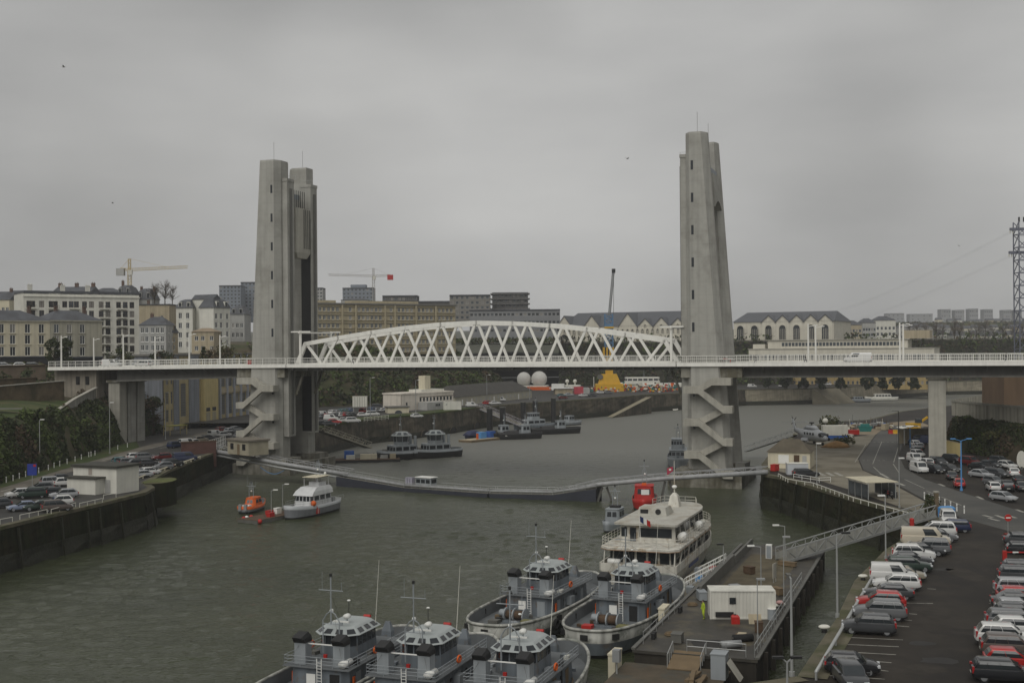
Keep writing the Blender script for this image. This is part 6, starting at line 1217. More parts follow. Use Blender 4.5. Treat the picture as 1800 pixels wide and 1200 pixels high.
# ---- upstream quay
GQ = 'cars on the upstream quay'
rowE = [('van', 'white', 'white van at the left end of the upstream quay', 567, 733, 60), ('hatch', 'white', 'first white car in the row below the scrub slope', 584, 728, 75), ('hatch', 'silver', 'second pale car in the row below the scrub slope', 592, 727, 75), ('hatch', 'teal', 'first teal blue car in the row below the scrub', 600, 726, 75), ('hatch', 'teal', 'second teal blue car in the row below the scrub', 607, 725, 75), ('hatch', 'blue', 'blue car in the row below the scrub', 615, 724, 75), ('van', 'white', 'white van behind the quay rail', 582, 739, 10), ('hatch', 'red', 'red car beside the white van behind the rail', 588, 745, 10), ('saloon', 'dark_grey', 'dark saloon at the quay edge by the gangway', 580, 748, 15), ('saloon', 'black', 'black car at the quay edge left of the gangway', 568, 748, 15), ('saloon', 'white', 'white saloon behind the quay rail', 605, 742, 15), ('suv', 'white', 'white crossover at the right of the railed cars', 620, 743, 20), ('minivan', 'white', 'white minivan on the quay lane', 655, 731, 15), ('hatch', 'white', 'white car on the quay lane left of the minivan', 638, 732, 15), ('minivan', 'dark_grey', 'large dark minivan below the white cabin', 664, 718, 10), ('van', 'white', 'white van roof behind the gate house', 688, 714, 10), ('minivan', 'white', 'white minivan beside the gate house', 697, 712, 10), ('hatch', 'white', 'white car between gate house and office', 733, 734, 30), ('van', 'white', 'white van at the head of the gangway', 829, 715, 20), ('hatch', 'red', 'red car in front of the long shed', 858, 711, 30), ('saloon', 'white', 'white saloon in front of the long shed', 870, 711, 20), ('van', 'white', 'white van parked by the long shed', 880, 705, 20), ('hatch', 'teal', 'teal car beside the white kiosk', 987, 697, 20), ('saloon', 'silver', 'silver saloon beside the white kiosk', 1000, 696, 20), ('hatch', 'dark_red', 'dark red car at the far quay edge', 990, 701, 20), ('saloon', 'white', 'white saloon right of the kiosk', 1026, 697, 20), ('hatch', 'dark_grey', 'dark car right of the kiosk', 1042, 697, 20), ('hatch', 'white', 'white car in front of the yellow crane base', 1056, 692, 20), ('hatch', 'grey', 'grey car in front of the yellow crane base', 1070, 692, 20)]
for s_, c, lab, px, py, hd in rowE: car(s_, c, lab, px, py, hd, z=ZU, group=GQ, small=True)
rr = random.Random(21)
for i in range(16):
    c = rr.choice(['white', 'silver', 'grey', 'dark_grey', 'white', 'blue', 'red', 'black']); px, py = (566 + 6.6*i, 735.5 - i*.55) if i < 9 else (640 + (i-9)*7.5, 726 - (i-9)*.6)
    car(rr.choice(['hatch', 'saloon', 'estate', 'suv']), c, f'{["first", "second", "third", "fourth", "fifth", "sixth", "seventh", "eighth", "ninth", "tenth", "eleventh", "twelfth", "thirteenth", "fourteenth", "fifteenth", "sixteenth"][i]} car from the left in the packed rear rows of the upstream quay', px, py, 70, z=ZU, group='packed cars on the upstream quay', small=True)
rowF = [('van', 'white', 'white van on the far quay behind the right tower', 1322, 681, 0), ('saloon', 'white', 'white saloon on the far quay between the dark trees', 1376, 680, 0), ('saloon', 'dark_grey', 'dark car on the far quay under the approach span', 1440, 677, 0), ('hatch', 'white', 'white hatchback on the far quay under the approach', 1455, 677, 0), ('hatch', 'silver', 'silver car on the far quay near the pier', 1570, 670, 0), ('hatch', 'white', 'white car on the far quay left of the pier', 1590, 670, 0)]
for s_, c, lab, px, py, hd in rowF: car(s_, c, lab, px, py, hd, z=ZU, group='cars on the far quay', small=True)
# ---- on the bridge and in the town
def deck_car(sty, colr, lab, px, w, flip=0):
    u = bridge(px, 636, w)[0]; p = bp(u, w, 0); return car(sty, colr, lab, head=math.degrees(BA) + 180*flip, z=zb(u)+.5, pos=p, group='vehicles on the bridge', name='van' if sty == 'bigvan' else 'car')
deck_car('bigvan', 'white', 'white minibus crossing the right approach span', 1508, 6.5, 1); deck_car('bigvan', 'white', 'white van with red marking on the left approach', 197, 6.5, 0); deck_car('minivan', 'white', 'white and yellow patrol car on the left approach', 252, 8, 1)
for i, px in enumerate((8, 38, 60)):
    p = aty(px, 640, 300); car('hatch', ('silver', 'white', 'dark_grey')[i], ['silver car parked on the street at the far left', 'white car roof behind the left street wall', 'dark car behind the left street wall'][i], head=10, z=24.6, pos=p, small=True, group='cars on the left street')
# ================================================================ floating bridge, dock, gangways
LEAF0 = mat('olive_tarpaulin', (.05, .055, .03), .8)
def torus_flat(t, R_, r, z):
    mm = MB(); mm.tube([(R_*cos(2*pi*k/16), R_*sin(2*pi*k/16), z) for k in range(17)], r, 5, 0, False); mm.build('rope_loop', WOOD, t, True)
def truss_walk(t, pts, w, h, m_, deckm, step=2.0, pipe=True):
    P = [Vector(p) for p in pts]; mb_ = MB(); md = MB()
    for i in range(len(P)-1):
        a, b = P[i], P[i+1]; d = (b-a).normalized(); n = Vector((d.y, -d.x, 0)).normalized()*w/2; k = max(1, int((b-a).length/step)); H = Vector((0, 0, h))
        md.add([a-n, a+n, b+n, b-n], [(0, 1, 2, 3)]); md.add([a-n-Vector((0,0,.25)), a+n-Vector((0,0,.25)), b+n-Vector((0,0,.25)), b-n-Vector((0,0,.25))], [(3, 2, 1, 0)])
        for s_ in (-1, 1):
            o = n*s_; mb_.bar(a+o+H, b+o+H, .12, .12); mb_.bar(a+o-Vector((0,0,.1)), b+o-Vector((0,0,.1)), .16, .3)
            for j in range(k):
                p, q = a.lerp(b, j/k)+o, a.lerp(b, (j+1)/k)+o; mb_.bar(p, p+H, .08, .08); mb_.bar(p if j % 2 else p+H, q+H if j % 2 else q, .07, .07)
    mb_.build('side_truss', m_, t)['kind'] = 'stuff'; md.build('walkway', deckm, t)
    return t
PIPEM = mat('pipe_grey', (.33, .335, .335), .5, .12, .6, streak=.2)
FB = [(-66, 266, 6.2), (-50, 259, 3.9), (-34, 251, 2.2)]
t = thing('gangway', 'long grey sloping gangway from the left quay down to the floating bridge', 'gangway', (0, 0, 0)); truss_walk(t, FB, 2.2, 1.2, PIPEM, NAVY_DECK)
MB().tube([Vector(p) + Vector((-.5, -1.6, .3)) for p in FB], .42, 10).build('pipe', PIPEM, t, True); MB().tube([Vector(p) + Vector((-.3, -1.6, -.6)) for p in FB], .25, 8).build('pipe', GALV, t, True)
MB().bar((-66.2, 265, 5.8), (-66.2, 267.5, 5.8), .4, .5).build('hinge_beam', STEEL_D, t)
mm = MB(); mm.tube([(-55 + i*.8, 260 - i*.36, 3.2 - 1.4*sin(pi*i/8)) for i in range(9)], .07, 5); mm.build('hanging_hose', LBLUE, t)
RBm = [(11, 226, 1.6), (16, 224, 3.0), (28, 218, 4.7), (45, 211.5, 6.4)]
t = thing('gangway', 'long grey sloping gangway from the floating bridge up to the right quay', 'gangway', (0, 0, 0)); truss_walk(t, RBm, 2.2, .9, PIPEM, NAVY_DECK)
MB().tube([Vector(p) + Vector((-.3, -1.6, .1)) for p in RBm], .42, 10).build('pipe', PIPEM, t, True)
for x, y, z in ((17, 222.5, 2.6), (28, 217, 4.2)):
    for s_ in (-1, 1): MB().bar((x+s_*1.5, y, -.5), (x+s_*.4, y, z), .5, .4).build('trestle_leg', STEEL_D, t)
t = thing('pontoon_bridge', 'low floating pontoon bridge lying across the river', 'pontoon', (0, 0, 0))
PB = [Vector((-36, 252, 0)), Vector((-21, 241.5, 0)), Vector((-4, 230.5, 0)), Vector((8, 226.5, 0)), Vector((16, 223.5, 0))]
BLH = mat('pontoon_blue_black', (.03, .033, .045), .6, .2, .4)
for i in range(4):
    a, b = PB[i], PB[i+1]; d = (b-a).normalized(); n = Vector((d.y, -d.x, 0))*1.9; za, zb2 = ((2.0, .75), (.75, .8), (.8, .95), (.95, 2.4))[i]
    mm = MB(); mm.add([a-n+Vector((0,0,-.4)), a+n+Vector((0,0,-.4)), b+n+Vector((0,0,-.4)), b-n+Vector((0,0,-.4)), a-n+Vector((0,0,za)), a+n+Vector((0,0,za)), b+n+Vector((0,0,zb2)), b-n+Vector((0,0,zb2))], [(4,5,6,7),(0,1,5,4),(1,2,6,5),(2,3,7,6),(3,0,4,7)]); mm.build('float', BLH, t)
    mm = MB(); n2 = n*.96; mm.add([a-n2+Vector((0,0,za+.03)), a+n2+Vector((0,0,za+.03)), b+n2+Vector((0,0,zb2+.03)), b-n2+Vector((0,0,zb2+.03))], [(0,1,2,3)]); mm.build('deck', mat('pontoon_deck', (.26, .25, .21), .8, .2, .4), t)
    rail_loop(t, [a+n*.92+Vector((0,0,za)), b+n*.92+Vector((0,0,zb2))], 1.0, GALV, False, .045, 2.0, 'handrail'); rail_loop(t, [a-n*.92+Vector((0,0,za)), b-n*.92+Vector((0,0,zb2))], 1.0, GALV, False, .045, 2.0, 'handrail')
    MB().tube([a+n*.6+Vector((0,0,za+.45)), b+n*.6+Vector((0,0,zb2+.45))], .3, 8).build('pipe', PIPEM, t, True)
t = thing('control_cabin', 'small pale control cabin on the floating bridge', 'cabin', (-17.4, 239.2, .8), R(-33)); c_ = cabin(t, 'cabin_walls', -1.9, 1.9, 2.2, 2.2, 0, 2.1, NAVY_L, 0, (1, 3), (.5, .85), (.15, .12), WHITE2, chamfer=.1)
t = thing('service_box', 'pale violet grey slatted box beside the control cabin', 'box', (-20.8, 241.3, .8), R(-33)); [MB().box(-.9+i*.62, -.4+i*.62, -.5, .5, 0, 1.9).build('panel', mat('violet_grey', (.35, .34, .40), .6), t) for i in range(3)]
t = thing('red_drum', 'small red drum on the floating bridge', 'drum', (-19.2, 239.8, .8)); MB().cyl((0, 0, 0), .35, .8, 10).build('drum_body', RED, t); MB().cyl((0, 0, .8), .3, .06, 10).build('lid', BLACK, t)
# mooring pontoon for the rescue boats
p = at(478, 905, .6); t = thing('mooring_pontoon', 'low brown mooring pontoon between the rescue boat and patrol boat', 'pontoon', (p.x, p.y, 0), R(60))
MB().box(-6, 5, -2.2, 2.2, -.5, .55).build('float', STEEL_D, t); MB().box(-6, 5, -2.15, 2.15, .551, .62).build('deck', RUST, t)
for (x, y, m_) in ((-4.5, 2.2, RED), (-3.6, 2.4, WHITE2), (-5.5, -2.2, RED), (-2.5, 2.4, RED)): MB().sphere((x, y, .4), .42, 10, 6).build('fender', m_, t, True)
def simple_lamp(label, base, h, head=1, m_=GALV, arm=1.2, ang=0, group=None, headm=WHITE2, r=.1, name='street_lamp', double=False):
    t = thing(name, label, 'street lamp', base, ang, group); MB().tube([(0, 0, 0), (0, 0, h)], [r, r*.65], 8).build('pole', m_, t)
    for s_ in ((1, -1) if double else (1,)):
        MB().bar((0, 0, h-.05), (arm*s_, 0, h+.25 if double else h+.08), .08, .08).build('arm', m_, t); MB().cbox((s_*(arm+.25), 0, h+(.28 if double else .1)), .75, .3, .16).build('lamp_head', headm, t)
    MB().cyl((0, 0, 0), r*1.8, .35, 8).build('foot', m_, t); return t
for i, (px, py, h) in enumerate(((477, 905, 4.2), (497, 893, 4.2))):
    p = at(px, py, .62); simple_lamp(['lamp post on the mooring pontoon near the orange boat', 'taller lamp post behind the mooring pontoon'][i], p, h, arm=.5, r=.07)
for i, (dx, dy, m_) in enumerate(((2, .5, WHITE2), (.5, 1.0, RED), (-1.5, -1, RED), (3.5, -.8, YELLOW))):
    q = Vector((p.x, p.y, 0)); c, s_ = cos(R(60)), sin(R(60)); o = at(478, 905, .6); t = thing('storage_box', ['white storage box on the mooring pontoon', 'red jerrycan crate in the middle of the mooring pontoon', 'red box at the near end of the mooring pontoon', 'yellow hose box at the far end of the mooring pontoon'][i], 'box', (o.x + dx*c - dy*s_, o.y + dx*s_ + dy*c, .62), R(60)); MB().box(-.6, .6, -.4, .4, 0, .9 if i == 0 else .6).build('box_body', m_, t); MB().box(-.64, .64, -.44, .44, .9 if i == 0 else .6, .97 if i == 0 else .67).build('lid', m_, t)
# ---- barge dock on the right
DH = R(69.8); DD = Vector((cos(DH), sin(DH), 0)); DN = Vector((DD.y, -DD.x, 0)); D0 = Vector((10.3, 103, 0))
def dk(a, b, z=0): return D0 + DD*a + DN*b + Vector((0, 0, z))
DECKM = mat('dock_deck', (.047, .043, .035), .6, .5, .5, .15, 2.0, c2=(.085, .073, .047), c2amt=.4, c2scale=.3)
t = thing('dock_barge', 'long dark floating dock barge moored along the tugs', 'barge', D0, DH); ZD = 2.8
MB().box(0, 57, -10.4, 0, -.8, ZD-.25).build('hull_side', mat('dock_hull', (.035, .03, .022), .8, .3, .5, streak=.5), t); MB().box(-.15, 57.15, -10.55, .15, ZD-.25, ZD).build('deck', DECKM, t)
for y in (-10.5, .1): MB().box(0, 57, y-.18, y+.18, ZD, ZD+.16).build('kerb', STEEL_D, t)
MB().box(22, 42, -1.5, -1.2, ZD, ZD+1.3).build('bulkhead', STEEL_D, t); MB().box(42.5, 56, -1.5, -1.2, ZD, ZD+1.0).build('bulkhead', STEEL_D, t)
sheetm = mat('dock_yellow_patch', (.092, .076, .045), .85, .45, .6); mm = MB(); mm.box(28, 50, -8.3, -2.2, ZD+.004, ZD+.02); mm.build('walk_plates', sheetm, t)
rail_loop(t, [(0.5, -10.2, ZD), (34, -10.2, ZD)], 1.1, GALV, False, .035, 1.6); rail_loop(t, [(.4, -9.5, ZD), (.4, -4.5, ZD)], 1.1, GALV, False, .035, 1.6)
rail_loop(t, [(2, -.3, ZD), (17, -.3, ZD)], 1.1, GALV, False, .03, 2.5)
for i in range(11): mm = MB(); mm.cbox((3+i*4.6, -10.75, 1.1), .35, .4, 3.2); mm.build('fender_pile', MATS['dock_hull'], t)
for x in (4, 15, 26, 40):
    mm = MB(); mm.cyl((x, -.7, ZD), .18, .55, 8); mm.cyl((x+.6, -.7, ZD), .18, .55, 8); mm.build('mooring_bitts', BLACK, t)
# near barge with wooden rubble
t = thing('work_barge', 'rusty work barge at the bottom edge in front of the dock', 'barge', dk(-1.2, .5), DH); MB().box(-14, 0, -8.0, 1.0, -.6, 1.9).build('hull_side', MATS['dock_hull'], t); MB().box(-14, 0, -8.0, 1.0, 1.901, 2.0).build('deck', mat('rusty_deck', (.085, .067, .044), .85, .35, .5, .1, 2, c2=(.07, .065, .05), c2amt=.5, c2scale=.4), t)
for i in range(6): MB().cbox((-4.5+random.uniform(-1, 1), -6.2+random.uniform(-.6, .6), 2.15+.16*(i//2)), 3.0, .35, .22, random.uniform(-.3, .3)).build('loose_timber', WOOD, t)
for y in (-5.6, -2.8):
    mm = MB(); rail = [(-.6, y, 2.0), (1.6, y, 2.6)]; mm.bar(Vector(rail[0])+Vector((0,0,1.1)), Vector(rail[1])+Vector((0,0,1.1)), .06, .06)
    for f in (0, .33, .66, 1): q = Vector(rail[0]).lerp(Vector(rail[1]), f); mm.bar(q, q+Vector((0, 0, 1.1)), .06, .06)
    mm.build('ramp_rail', GALV, t)
MB().loft([[(-1.2, -5.5, 2.02), (-1.2, -2.9, 2.02), (-1.2, -2.9, 2.12), (-1.2, -5.5, 2.12)], [(1.7, -5.5, 2.82), (1.7, -2.9, 2.82), (1.7, -2.9, 2.92), (1.7, -5.5, 2.92)]]).build('link_ramp', WOOD, t)
t = thing('power_cabinet', 'grey power cabinet with slanted panel on the work barge', 'cabinet', dk(-3.5, 8.0, 2.0), DH); MB().box(-.7, .7, -.6, .6, 0, 2.0).build('cabinet_body', NAVY_L, t); MB().box(-.75, .75, -.65, .65, 2.0, 2.08).build('lid', NAVY_L, t); mm = MB(); mm.add([(-.7, -.75, 1.5), (.7, -.75, 1.5), (.7, -1.8, 0), (-.7, -1.8, 0), (-.7, -.7, 1.42), (.7, -.7, 1.42), (.7, -1.7, 0), (-.7, -1.7, 0)], [(0,3,2,1),(0,1,5,4),(0,4,7,3),(1,2,6,5)]); mm.build('slanted_panel', CONC_L, t)
t = thing('junction_box', 'grey junction box on a post at the dock corner', 'cabinet', dk(-5, -.2, 2.0), DH); MB().tube([(0, 0, 0), (0, 0, 1.0)], .08, 6).build('post', GALV, t); MB().box(-.3, .3, -.3, .3, 1.0, 2.0).build('box_body', STEEL_G, t)
for i, (a, b) in enumerate(((-3.0, -.9), (15.2, -.9))):
    t = thing('fender_block', ['pale yellow fender block against the right foreground tug', 'pale yellow fender block between dock and the dock side tug'][i], 'fender', dk(a, b, 1.0), DH); MB().box(-1.1, 1.1, -.3, .3, 0, 2.2).build('block', CREAM, t); MB().box(-1.15, 1.15, -.35, .35, 2.2, 2.35).build('cap', CREAM, t)
# container office and things on the dock
t = thing('container_office', 'white corrugated container cabin standing on the dock', 'container', dk(15.5, 6.6, ZD), R(-3)); L_, H_ = 6.1, 2.6; CW = mat('container_white', (.68, .67, .60), .55, .08, .6, streak=.2)
mm = MB(); n = 36
def corr(x): return .05 if int(x) % 2 else 0
front = []
for i in range(n+1): front += [(-L_/2 + L_*i/n, -1.2 - corr(i), 0), (-L_/2 + L_*(i+.999)/n if i < n else L_/2, -1.2 - corr(i), 0)]
mm.loft([front, [(x, y, H_) for x, y, z in front]], 0, False, False); mm.build('corrugated_side', CW, t); MB().box(-L_/2, L_/2, -1.14, 1.2, 0, H_).build('shell', CW, t); MB().box(-L_/2-.06, L_/2+.06, -1.3, 1.26, H_, H_+.12).build('roof', CW, t); MB().box(-L_/2-.04, L_/2+.04, -1.28, -1.12, 0, .16).build('sill_rail', CW, t)
for x in (-L_/2, L_/2): MB().box(x-.08, x+.08, -1.32, -1.14, 0, H_).build('corner_post', CW, t)
MB().box(-1.25, -.65, -1.31, -1.27, 1.45, 2.05).build('window', GLASS, t); MB().box(-2.6, -.9, -1.5, -1.3, .25, .7).build('vent_hood', BLACK, t); MB().box(L_/2-.01, L_/2+.05, -.5, .4, .1, 2.1).build('door', CW, t)
t = thing('red_tank', 'red plastic tank leaning on the white container', 'tank', dk(12.3, 6.6, ZD), R(-3)); MB().loft([[(-.38, -.3, z), (.38, -.3, z), (.38, .3, z), (-.38, .3, z)] for z in (0, .65)] + [[(-.25, -.2, .8), (.25, -.2, .8), (.25, .2, .8), (-.25, .2, .8)]]).build('tank_body', RED, t); MB().cyl((0, 0, .8), .1, .08, 8).build('cap', BLACK, t)
t = thing('plywood_sheet', 'beige board leaning on the white container front', 'board', dk(13.0, 8.3, ZD), R(-3)); mm = MB(); mm.add([(-.6, -.35, 0), (.6, -.35, 0), (.6, .0, .85), (-.6, 0, .85), (-.6, -.31, 0), (.6, -.31, 0), (.6, .04, .85), (-.6, .04, .85)], [(0,1,2,3),(7,6,5,4),(3,2,6,7),(0,3,7,4),(1,5,6,2)]); mm.build('board_panel', SANDY, t)
t = thing('white_drum', 'pale drum beside the container corner', 'drum', dk(15.0, 9.6, ZD)); MB().cyl((0, 0, 0), .4, 1.0, 12).build('drum_body', NAVY_L, t); MB().cyl((0, 0, 1.0), .42, .06, 12).build('lid', WHITE2, t)
t = thing('sack_pile', 'heap of pale sacks by the dock rail', 'sacks', dk(20.5, 9.3, ZD)); [MB().sphere((dx, dy, .22+dz), .42, 8, 5, sz=.5).build('sack', m_, t, True) for dx, dy, dz, m_ in ((0, 0, 0, WREND), (.6, .2, 0, WREND), (.3, -.2, .3, mat('pink_sack', (.5, .3, .28), .8)))]
t = thing('pallet', 'wooden pallet with a pale slab on the dock', 'pallet', dk(7.6, 8.0, ZD), DH); [MB().box(-.6, .6, -.5+i*.2, -.38+i*.2, .1, .14).build('slat', WOOD, t) for i in range(6)]; [MB().box(x, x+.1, -.5, .6, 0, .099).build('runner', WOOD, t) for x in (-.6, -.05, .5)]; MB().box(-.45, .45, -.35, .4, .145, .26).build('slab', SANDY, t)
for i, (a, b) in enumerate(((5.6, 8.4), (3.0, 7.8))): t = thing('roller_fender', ['black roller fender on the dock near the rail', 'grey roller fender at the near end of the dock'][i], 'fender', dk(a, b, ZD+.35), R(10)); MB().cyl((-.9, 0, 0), .34, 1.8, 12, axis='x').build('roller', (RUBBER, STEEL_G)[i], t, True); MB().cyl((-1.0, 0, 0), .1, 2.0, 8, axis='x').build('shaft', STEEL_D, t)
t = thing('white_locker', 'tall white locker at the dock end of the footbridge', 'locker', at(1352, 981, ZD), DH); t.scale = (.72,)*3; MB().box(-.4, .4, -.5, .5, 0, 2.4).build('locker_body', WHITE2, t); MB().box(-.43, -.4, -.4, .4, .1, 2.2).build('door', NAVY_L, t)
t = thing('notice_board', 'pale leaning notice board on the dock', 'board', dk(33, 7.4, ZD), R(60)); MB().box(-.6, .6, -.04, .04, .5, 2.1).build('panel', CONC_L, t); [MB().tube([(x, 0, 0), (x, 0, .55)], .05, 6).build('leg', GALV, t) for x in (-.4, .4)]
# boarding steps at the passenger ship
for i, (a, b) in enumerate(((44, -1.6), (37, -1.8))):
    t = thing('boarding_steps', ['white boarding steps at the bow end of the passenger ship', 'white boarding steps at the stern end of the passenger ship'][i], 'steps', dk(a, b, .6), DH + R(90)); 
    for s_ in (-.5, .5): rail_loop(t, [(-1.6, s_, 2.1), (1.6, s_, .3)], 1.0, WHITE2, False, .035, .7, 'handrail')
    for k in range(7): MB().box(-1.6+k*.46, -1.2+k*.46, -.5, .5, 1.9-k*.27, 1.97-k*.27).build('tread', GALV, t)
t = thing('landing_stage', 'cluttered grey landing stage between dock and passenger ship', 'pontoon', dk(32, -2.9), DH); MB().box(0, 20, -1.8, 1.9, -.4, .7).build('float', STEEL_G, t); MB().box(0, 20, -1.75, 1.85, .701, .78).build('deck', CGRD, t); [MB().box(x, x+1.1, y, y+.8, .78, .78+h).build('gear_box', m_, t) for x, y, h, m_ in ((2, -1, .7, NAVY_L), (5, .2, .5, GREYR), (9, -.6, .6, LBLUE), (13, .3, .8, NAVY_L), (16, -1, .5, RED))]
# dock lamps
for i, (px, py, h) in enumerate(((1338, 1040, 4.8), (1380, 992, 4.6), (1272, 1010, 3.4))):
    p = at(px, py, ZD); simple_lamp(['lamp post on the dock behind the white container', 'lamp post on the dock by the footbridge foot', 'short dark post beside the boarding steps'][i], p, h, arm=.8 if i < 2 else .1, ang=pi, r=.07, headm=WHITE2 if i < 2 else BLACK)
for i, (px, py, h) in enumerate(((1378, 1055, 6.4), (1332, 1122, 5.2))): p = at(px, py, ZD); simple_lamp(['slim pole at the dock side rail', 'short pole at the near dock rail'][i], p, h, arm=.05, r=.06, headm=GALV)
# footbridge from dock to quay
t = thing('footbridge', 'grey lattice footbridge sloping from the right quay to the dock', 'footbridge', (0, 0, 0)); a = dk(46, 6.4, 3.0); truss_walk(t, [a, (54.2, 155.5, 6.6)], 2.0, 1.35, GALV, CONC_D, 1.5)
b = Vector((54.2, 155.5, 6.6)); d = (b-a).normalized(); n = Vector((d.y, -d.x, 0)).normalized()*.96
for s_ in (-1, 1): MB().add([a+n*s_, b+n*s_, b+n*s_+Vector((0, 0, .8)), a+n*s_+Vector((0, 0, .8))], [(0, 1, 2, 3)]).build('side_plate', mat('pale_grey_plate', (.33, .33, .30), .7, .15, .6, streak=.3), t)
# ================================================================ right bank furniture
GB = 'white bollards along the right road'
BOLL = MB().cyl((0, 0, 0), .09, .95, 8); BOLL.cyl((0, 0, .95), .11, .1, 8); BM_ = BOLL.mesh('post', WHITE2); BB = MB().cyl((0, 0, .62), .1, .14, 8).mesh('band', GREYR)
def bollard(label, p, group): t = thing('bollard', label, 'bollard', p, 0, group); obj('post', BM_, t); obj('band', BB, t)
for i, (px, py) in enumerate([(1625, 877), (1633, 880), (1641, 883), (1651, 886), (1661, 890), (1671, 894), (1682, 898), (1695, 902)]): bollard(f'{nth[i]} white bollard from the left beside the right road', at(px, py, ZQ), GB)
for i, (px, py) in enumerate([(11, 848), (23, 845), (34, 841), (45, 838), (57, 834), (68, 831), (85, 826), (95, 822), (105, 819), (118, 815), (132, 811), (143, 807), (156, 803), (160, 802), (167, 800), (207, 790), (224, 786)]):
    o = nth[i] if i < 14 else ['fifteenth', 'sixteenth', 'seventeenth'][i-14]; bollard(f'{o} white bollard from the left along the left pavement', at(px, py, ZQ), 'white bollards along the left pavement')
for i, (px, py, h) in enumerate([(70, 826, 9.6), (193, 797, 11.2), (291, 772, 11.8)]): simple_lamp(['grey street lamp nearest the left edge', 'grey street lamp in front of the left bridge pier', 'grey street lamp before the yellow workshop'][i], at(px, py, ZQ), h, arm=.3, r=.1)
def px_lamp(label, px, ytop, ybase, z=ZQ, **k):
    p = at(px, ybase, z); q = ray(px, ytop); h = CAM.z + q.z*(p.y/q.y) - z; return simple_lamp(label, p, h, **k)
px_lamp('bright blue double armed lamp in the upper right car park', 1690, 774, 862, m_=LBLUE, headm=LBLUE, double=True, arm=1.0, r=.13)
px_lamp('bright blue double armed lamp far up the right road', 1600, 751, 790, m_=LBLUE, headm=LBLUE, double=True, arm=1.0, r=.12)
px_lamp('dark lamp post beside the right road', 1580, 722, 798, m_=STEEL_D, arm=-2.0, r=.14); px_lamp('pale slim lamp post at the right quay bend', 1581, 806, 892, arm=.1, r=.08)
px_lamp('slim lamp post by the quay rail left of the shelter', 1436, 780, 853, arm=.1, r=.07); px_lamp('tall pale lamp post at the footbridge', 1557, 872, 982, arm=.15, r=.09, ang=pi); px_lamp('tall grey lamp post above the mooring bollards', 1472, 938, 1085, arm=.5, r=.1, headm=BLACK); px_lamp('tall grey pole on the quay corner between dock and cars', 1392, 1016, 1188, arm=.5, r=.11, headm=STEEL_D, ang=pi/2)
px_lamp('pole with two dark floodlights at the bottom edge', 1384, 1162, 1215, arm=.35, r=.09, headm=BLACK, double=True)
for i, (px, py) in enumerate(((1590, 752), (1676, 731))): pass
# shelter
def shelter():
    a, b, c = at(1492, 868, ZQ), at(1528, 879, ZQ), at(1566, 873, ZQ); A = Vector((a.x, a.y, 0)); B = Vector((b.x, b.y, 0)); W = (B-A).length; rz = math.atan2(B.y-A.y, B.x-A.x); t = thing('cycle_shelter', 'glass walled shelter with slatted pale roof on the right quay', 'shelter', (a.x, a.y, ZQ), rz); D = 4.2; W = 7.2
    for x in (0, W/3, 2*W/3, W):
        for y in (0, D): MB().box(x-.05, x+.05, y-.05, y+.05, 0, 2.4).build('post', GALV, t)
    for y in (0, D): [MB().box(W*i/3+.1, W*(i+1)/3-.1, y-.015, y+.015, .2, 2.2).build('glass_panel', GLASS_L, t) for i in range(3)]
    for i in range(9): MB().box(-.4 + i*(W+.6)/9, -.4 + i*(W+.6)/9 + .68, -.4, D+.4, 2.5, 2.62).build('roof_slat', CREAM, t)
    for y in (-.3, D+.3): MB().box(-.5, W+.3, y-.06, y+.06, 2.4, 2.498).build('roof_beam', GALV, t)
shelter()
def motorbike(label, px, py, head, m_):
    t = thing('motorbike', label, 'motorbike', at(px, py, ZQ), R(head)); 
    for x in (-.7, .7): mm = MB(); torus(mm, (x, 0, .32), .27, .07, 'y'); mm.build('wheel', TYRE, t, True)
    MB().loft([[(x, -w, z), (x, w, z), (x, w*.7, z+h), (x, -w*.7, z+h)] for x, w, z, h in ((-.75, .1, .7, .12), (-.2, .16, .45, .4), (.3, .18, .5, .5), (.6, .1, .75, .25))]).build('body', m_, t); MB().bar((.7, 0, .32), (.45, 0, 1.05), .08, .08).build('fork', GALV, t); MB().bar((.42, -.35, 1.05), (.42, .35, 1.05), .05, .05).build('handlebar', BLACK, t); MB().box(-.7, .1, -.14, .14, .8, .9).build('seat', BLACK, t)
for i, (px, py, m_) in enumerate(((1555, 872, BLACK), (1561, 874, RED), (1568, 876, STEEL_G), (1574, 874, BLACK))): motorbike(['black motorbike nearest the shelter', 'red motorbike beside the shelter', 'grey motorbike beside the shelter', 'black motorbike furthest from the shelter'][i], px, py, 60+i*9, m_)
# guard rails on the quays
def quay_rail(label, pts, h=.95, m_=WHITE2, bars=2, r=.045, step=2.0):
    P = [at(a, b, ZQ) for a, b in pts]; t = thing('quay_rail', label, 'guard rail', P[0]); rail_loop(t, [p - P[0] for p in P], h, m_, False, r, step, 'rail', bars); return t
quay_rail('white pipe rail along the quay below the shelter', [(1368, 838), (1385, 848), (1430, 855), (1500, 881), (1555, 897), (1605, 911)], .6, WREND, 1, .06); quay_rail('white rail around the slot by the dark estate', [(1395, 841), (1440, 848), (1460, 847)], .8)
P = [Vector((20.6, 81.8, ZQ)), Vector((33.9, 113.6, ZQ)), Vector((43.6, 133, ZQ)), Vector((54.2, 151, ZQ))]; t = thing('crash_rail', 'low grey tube rail along the river side of the parked cars', 'guard rail', P[0]); MB().tube([p - P[0] + Vector((0, 0, .55)) for p in P], .13, 8).build('tube_rail', GALV, t, True); [MB().tube([P[i].lerp(P[i+1], k/7) - P[0], P[i].lerp(P[i+1], k/7) - P[0] + Vector((0, 0, .55))], .09, 6).build('post', GALV, t) for i in range(3) for k in range(7)]
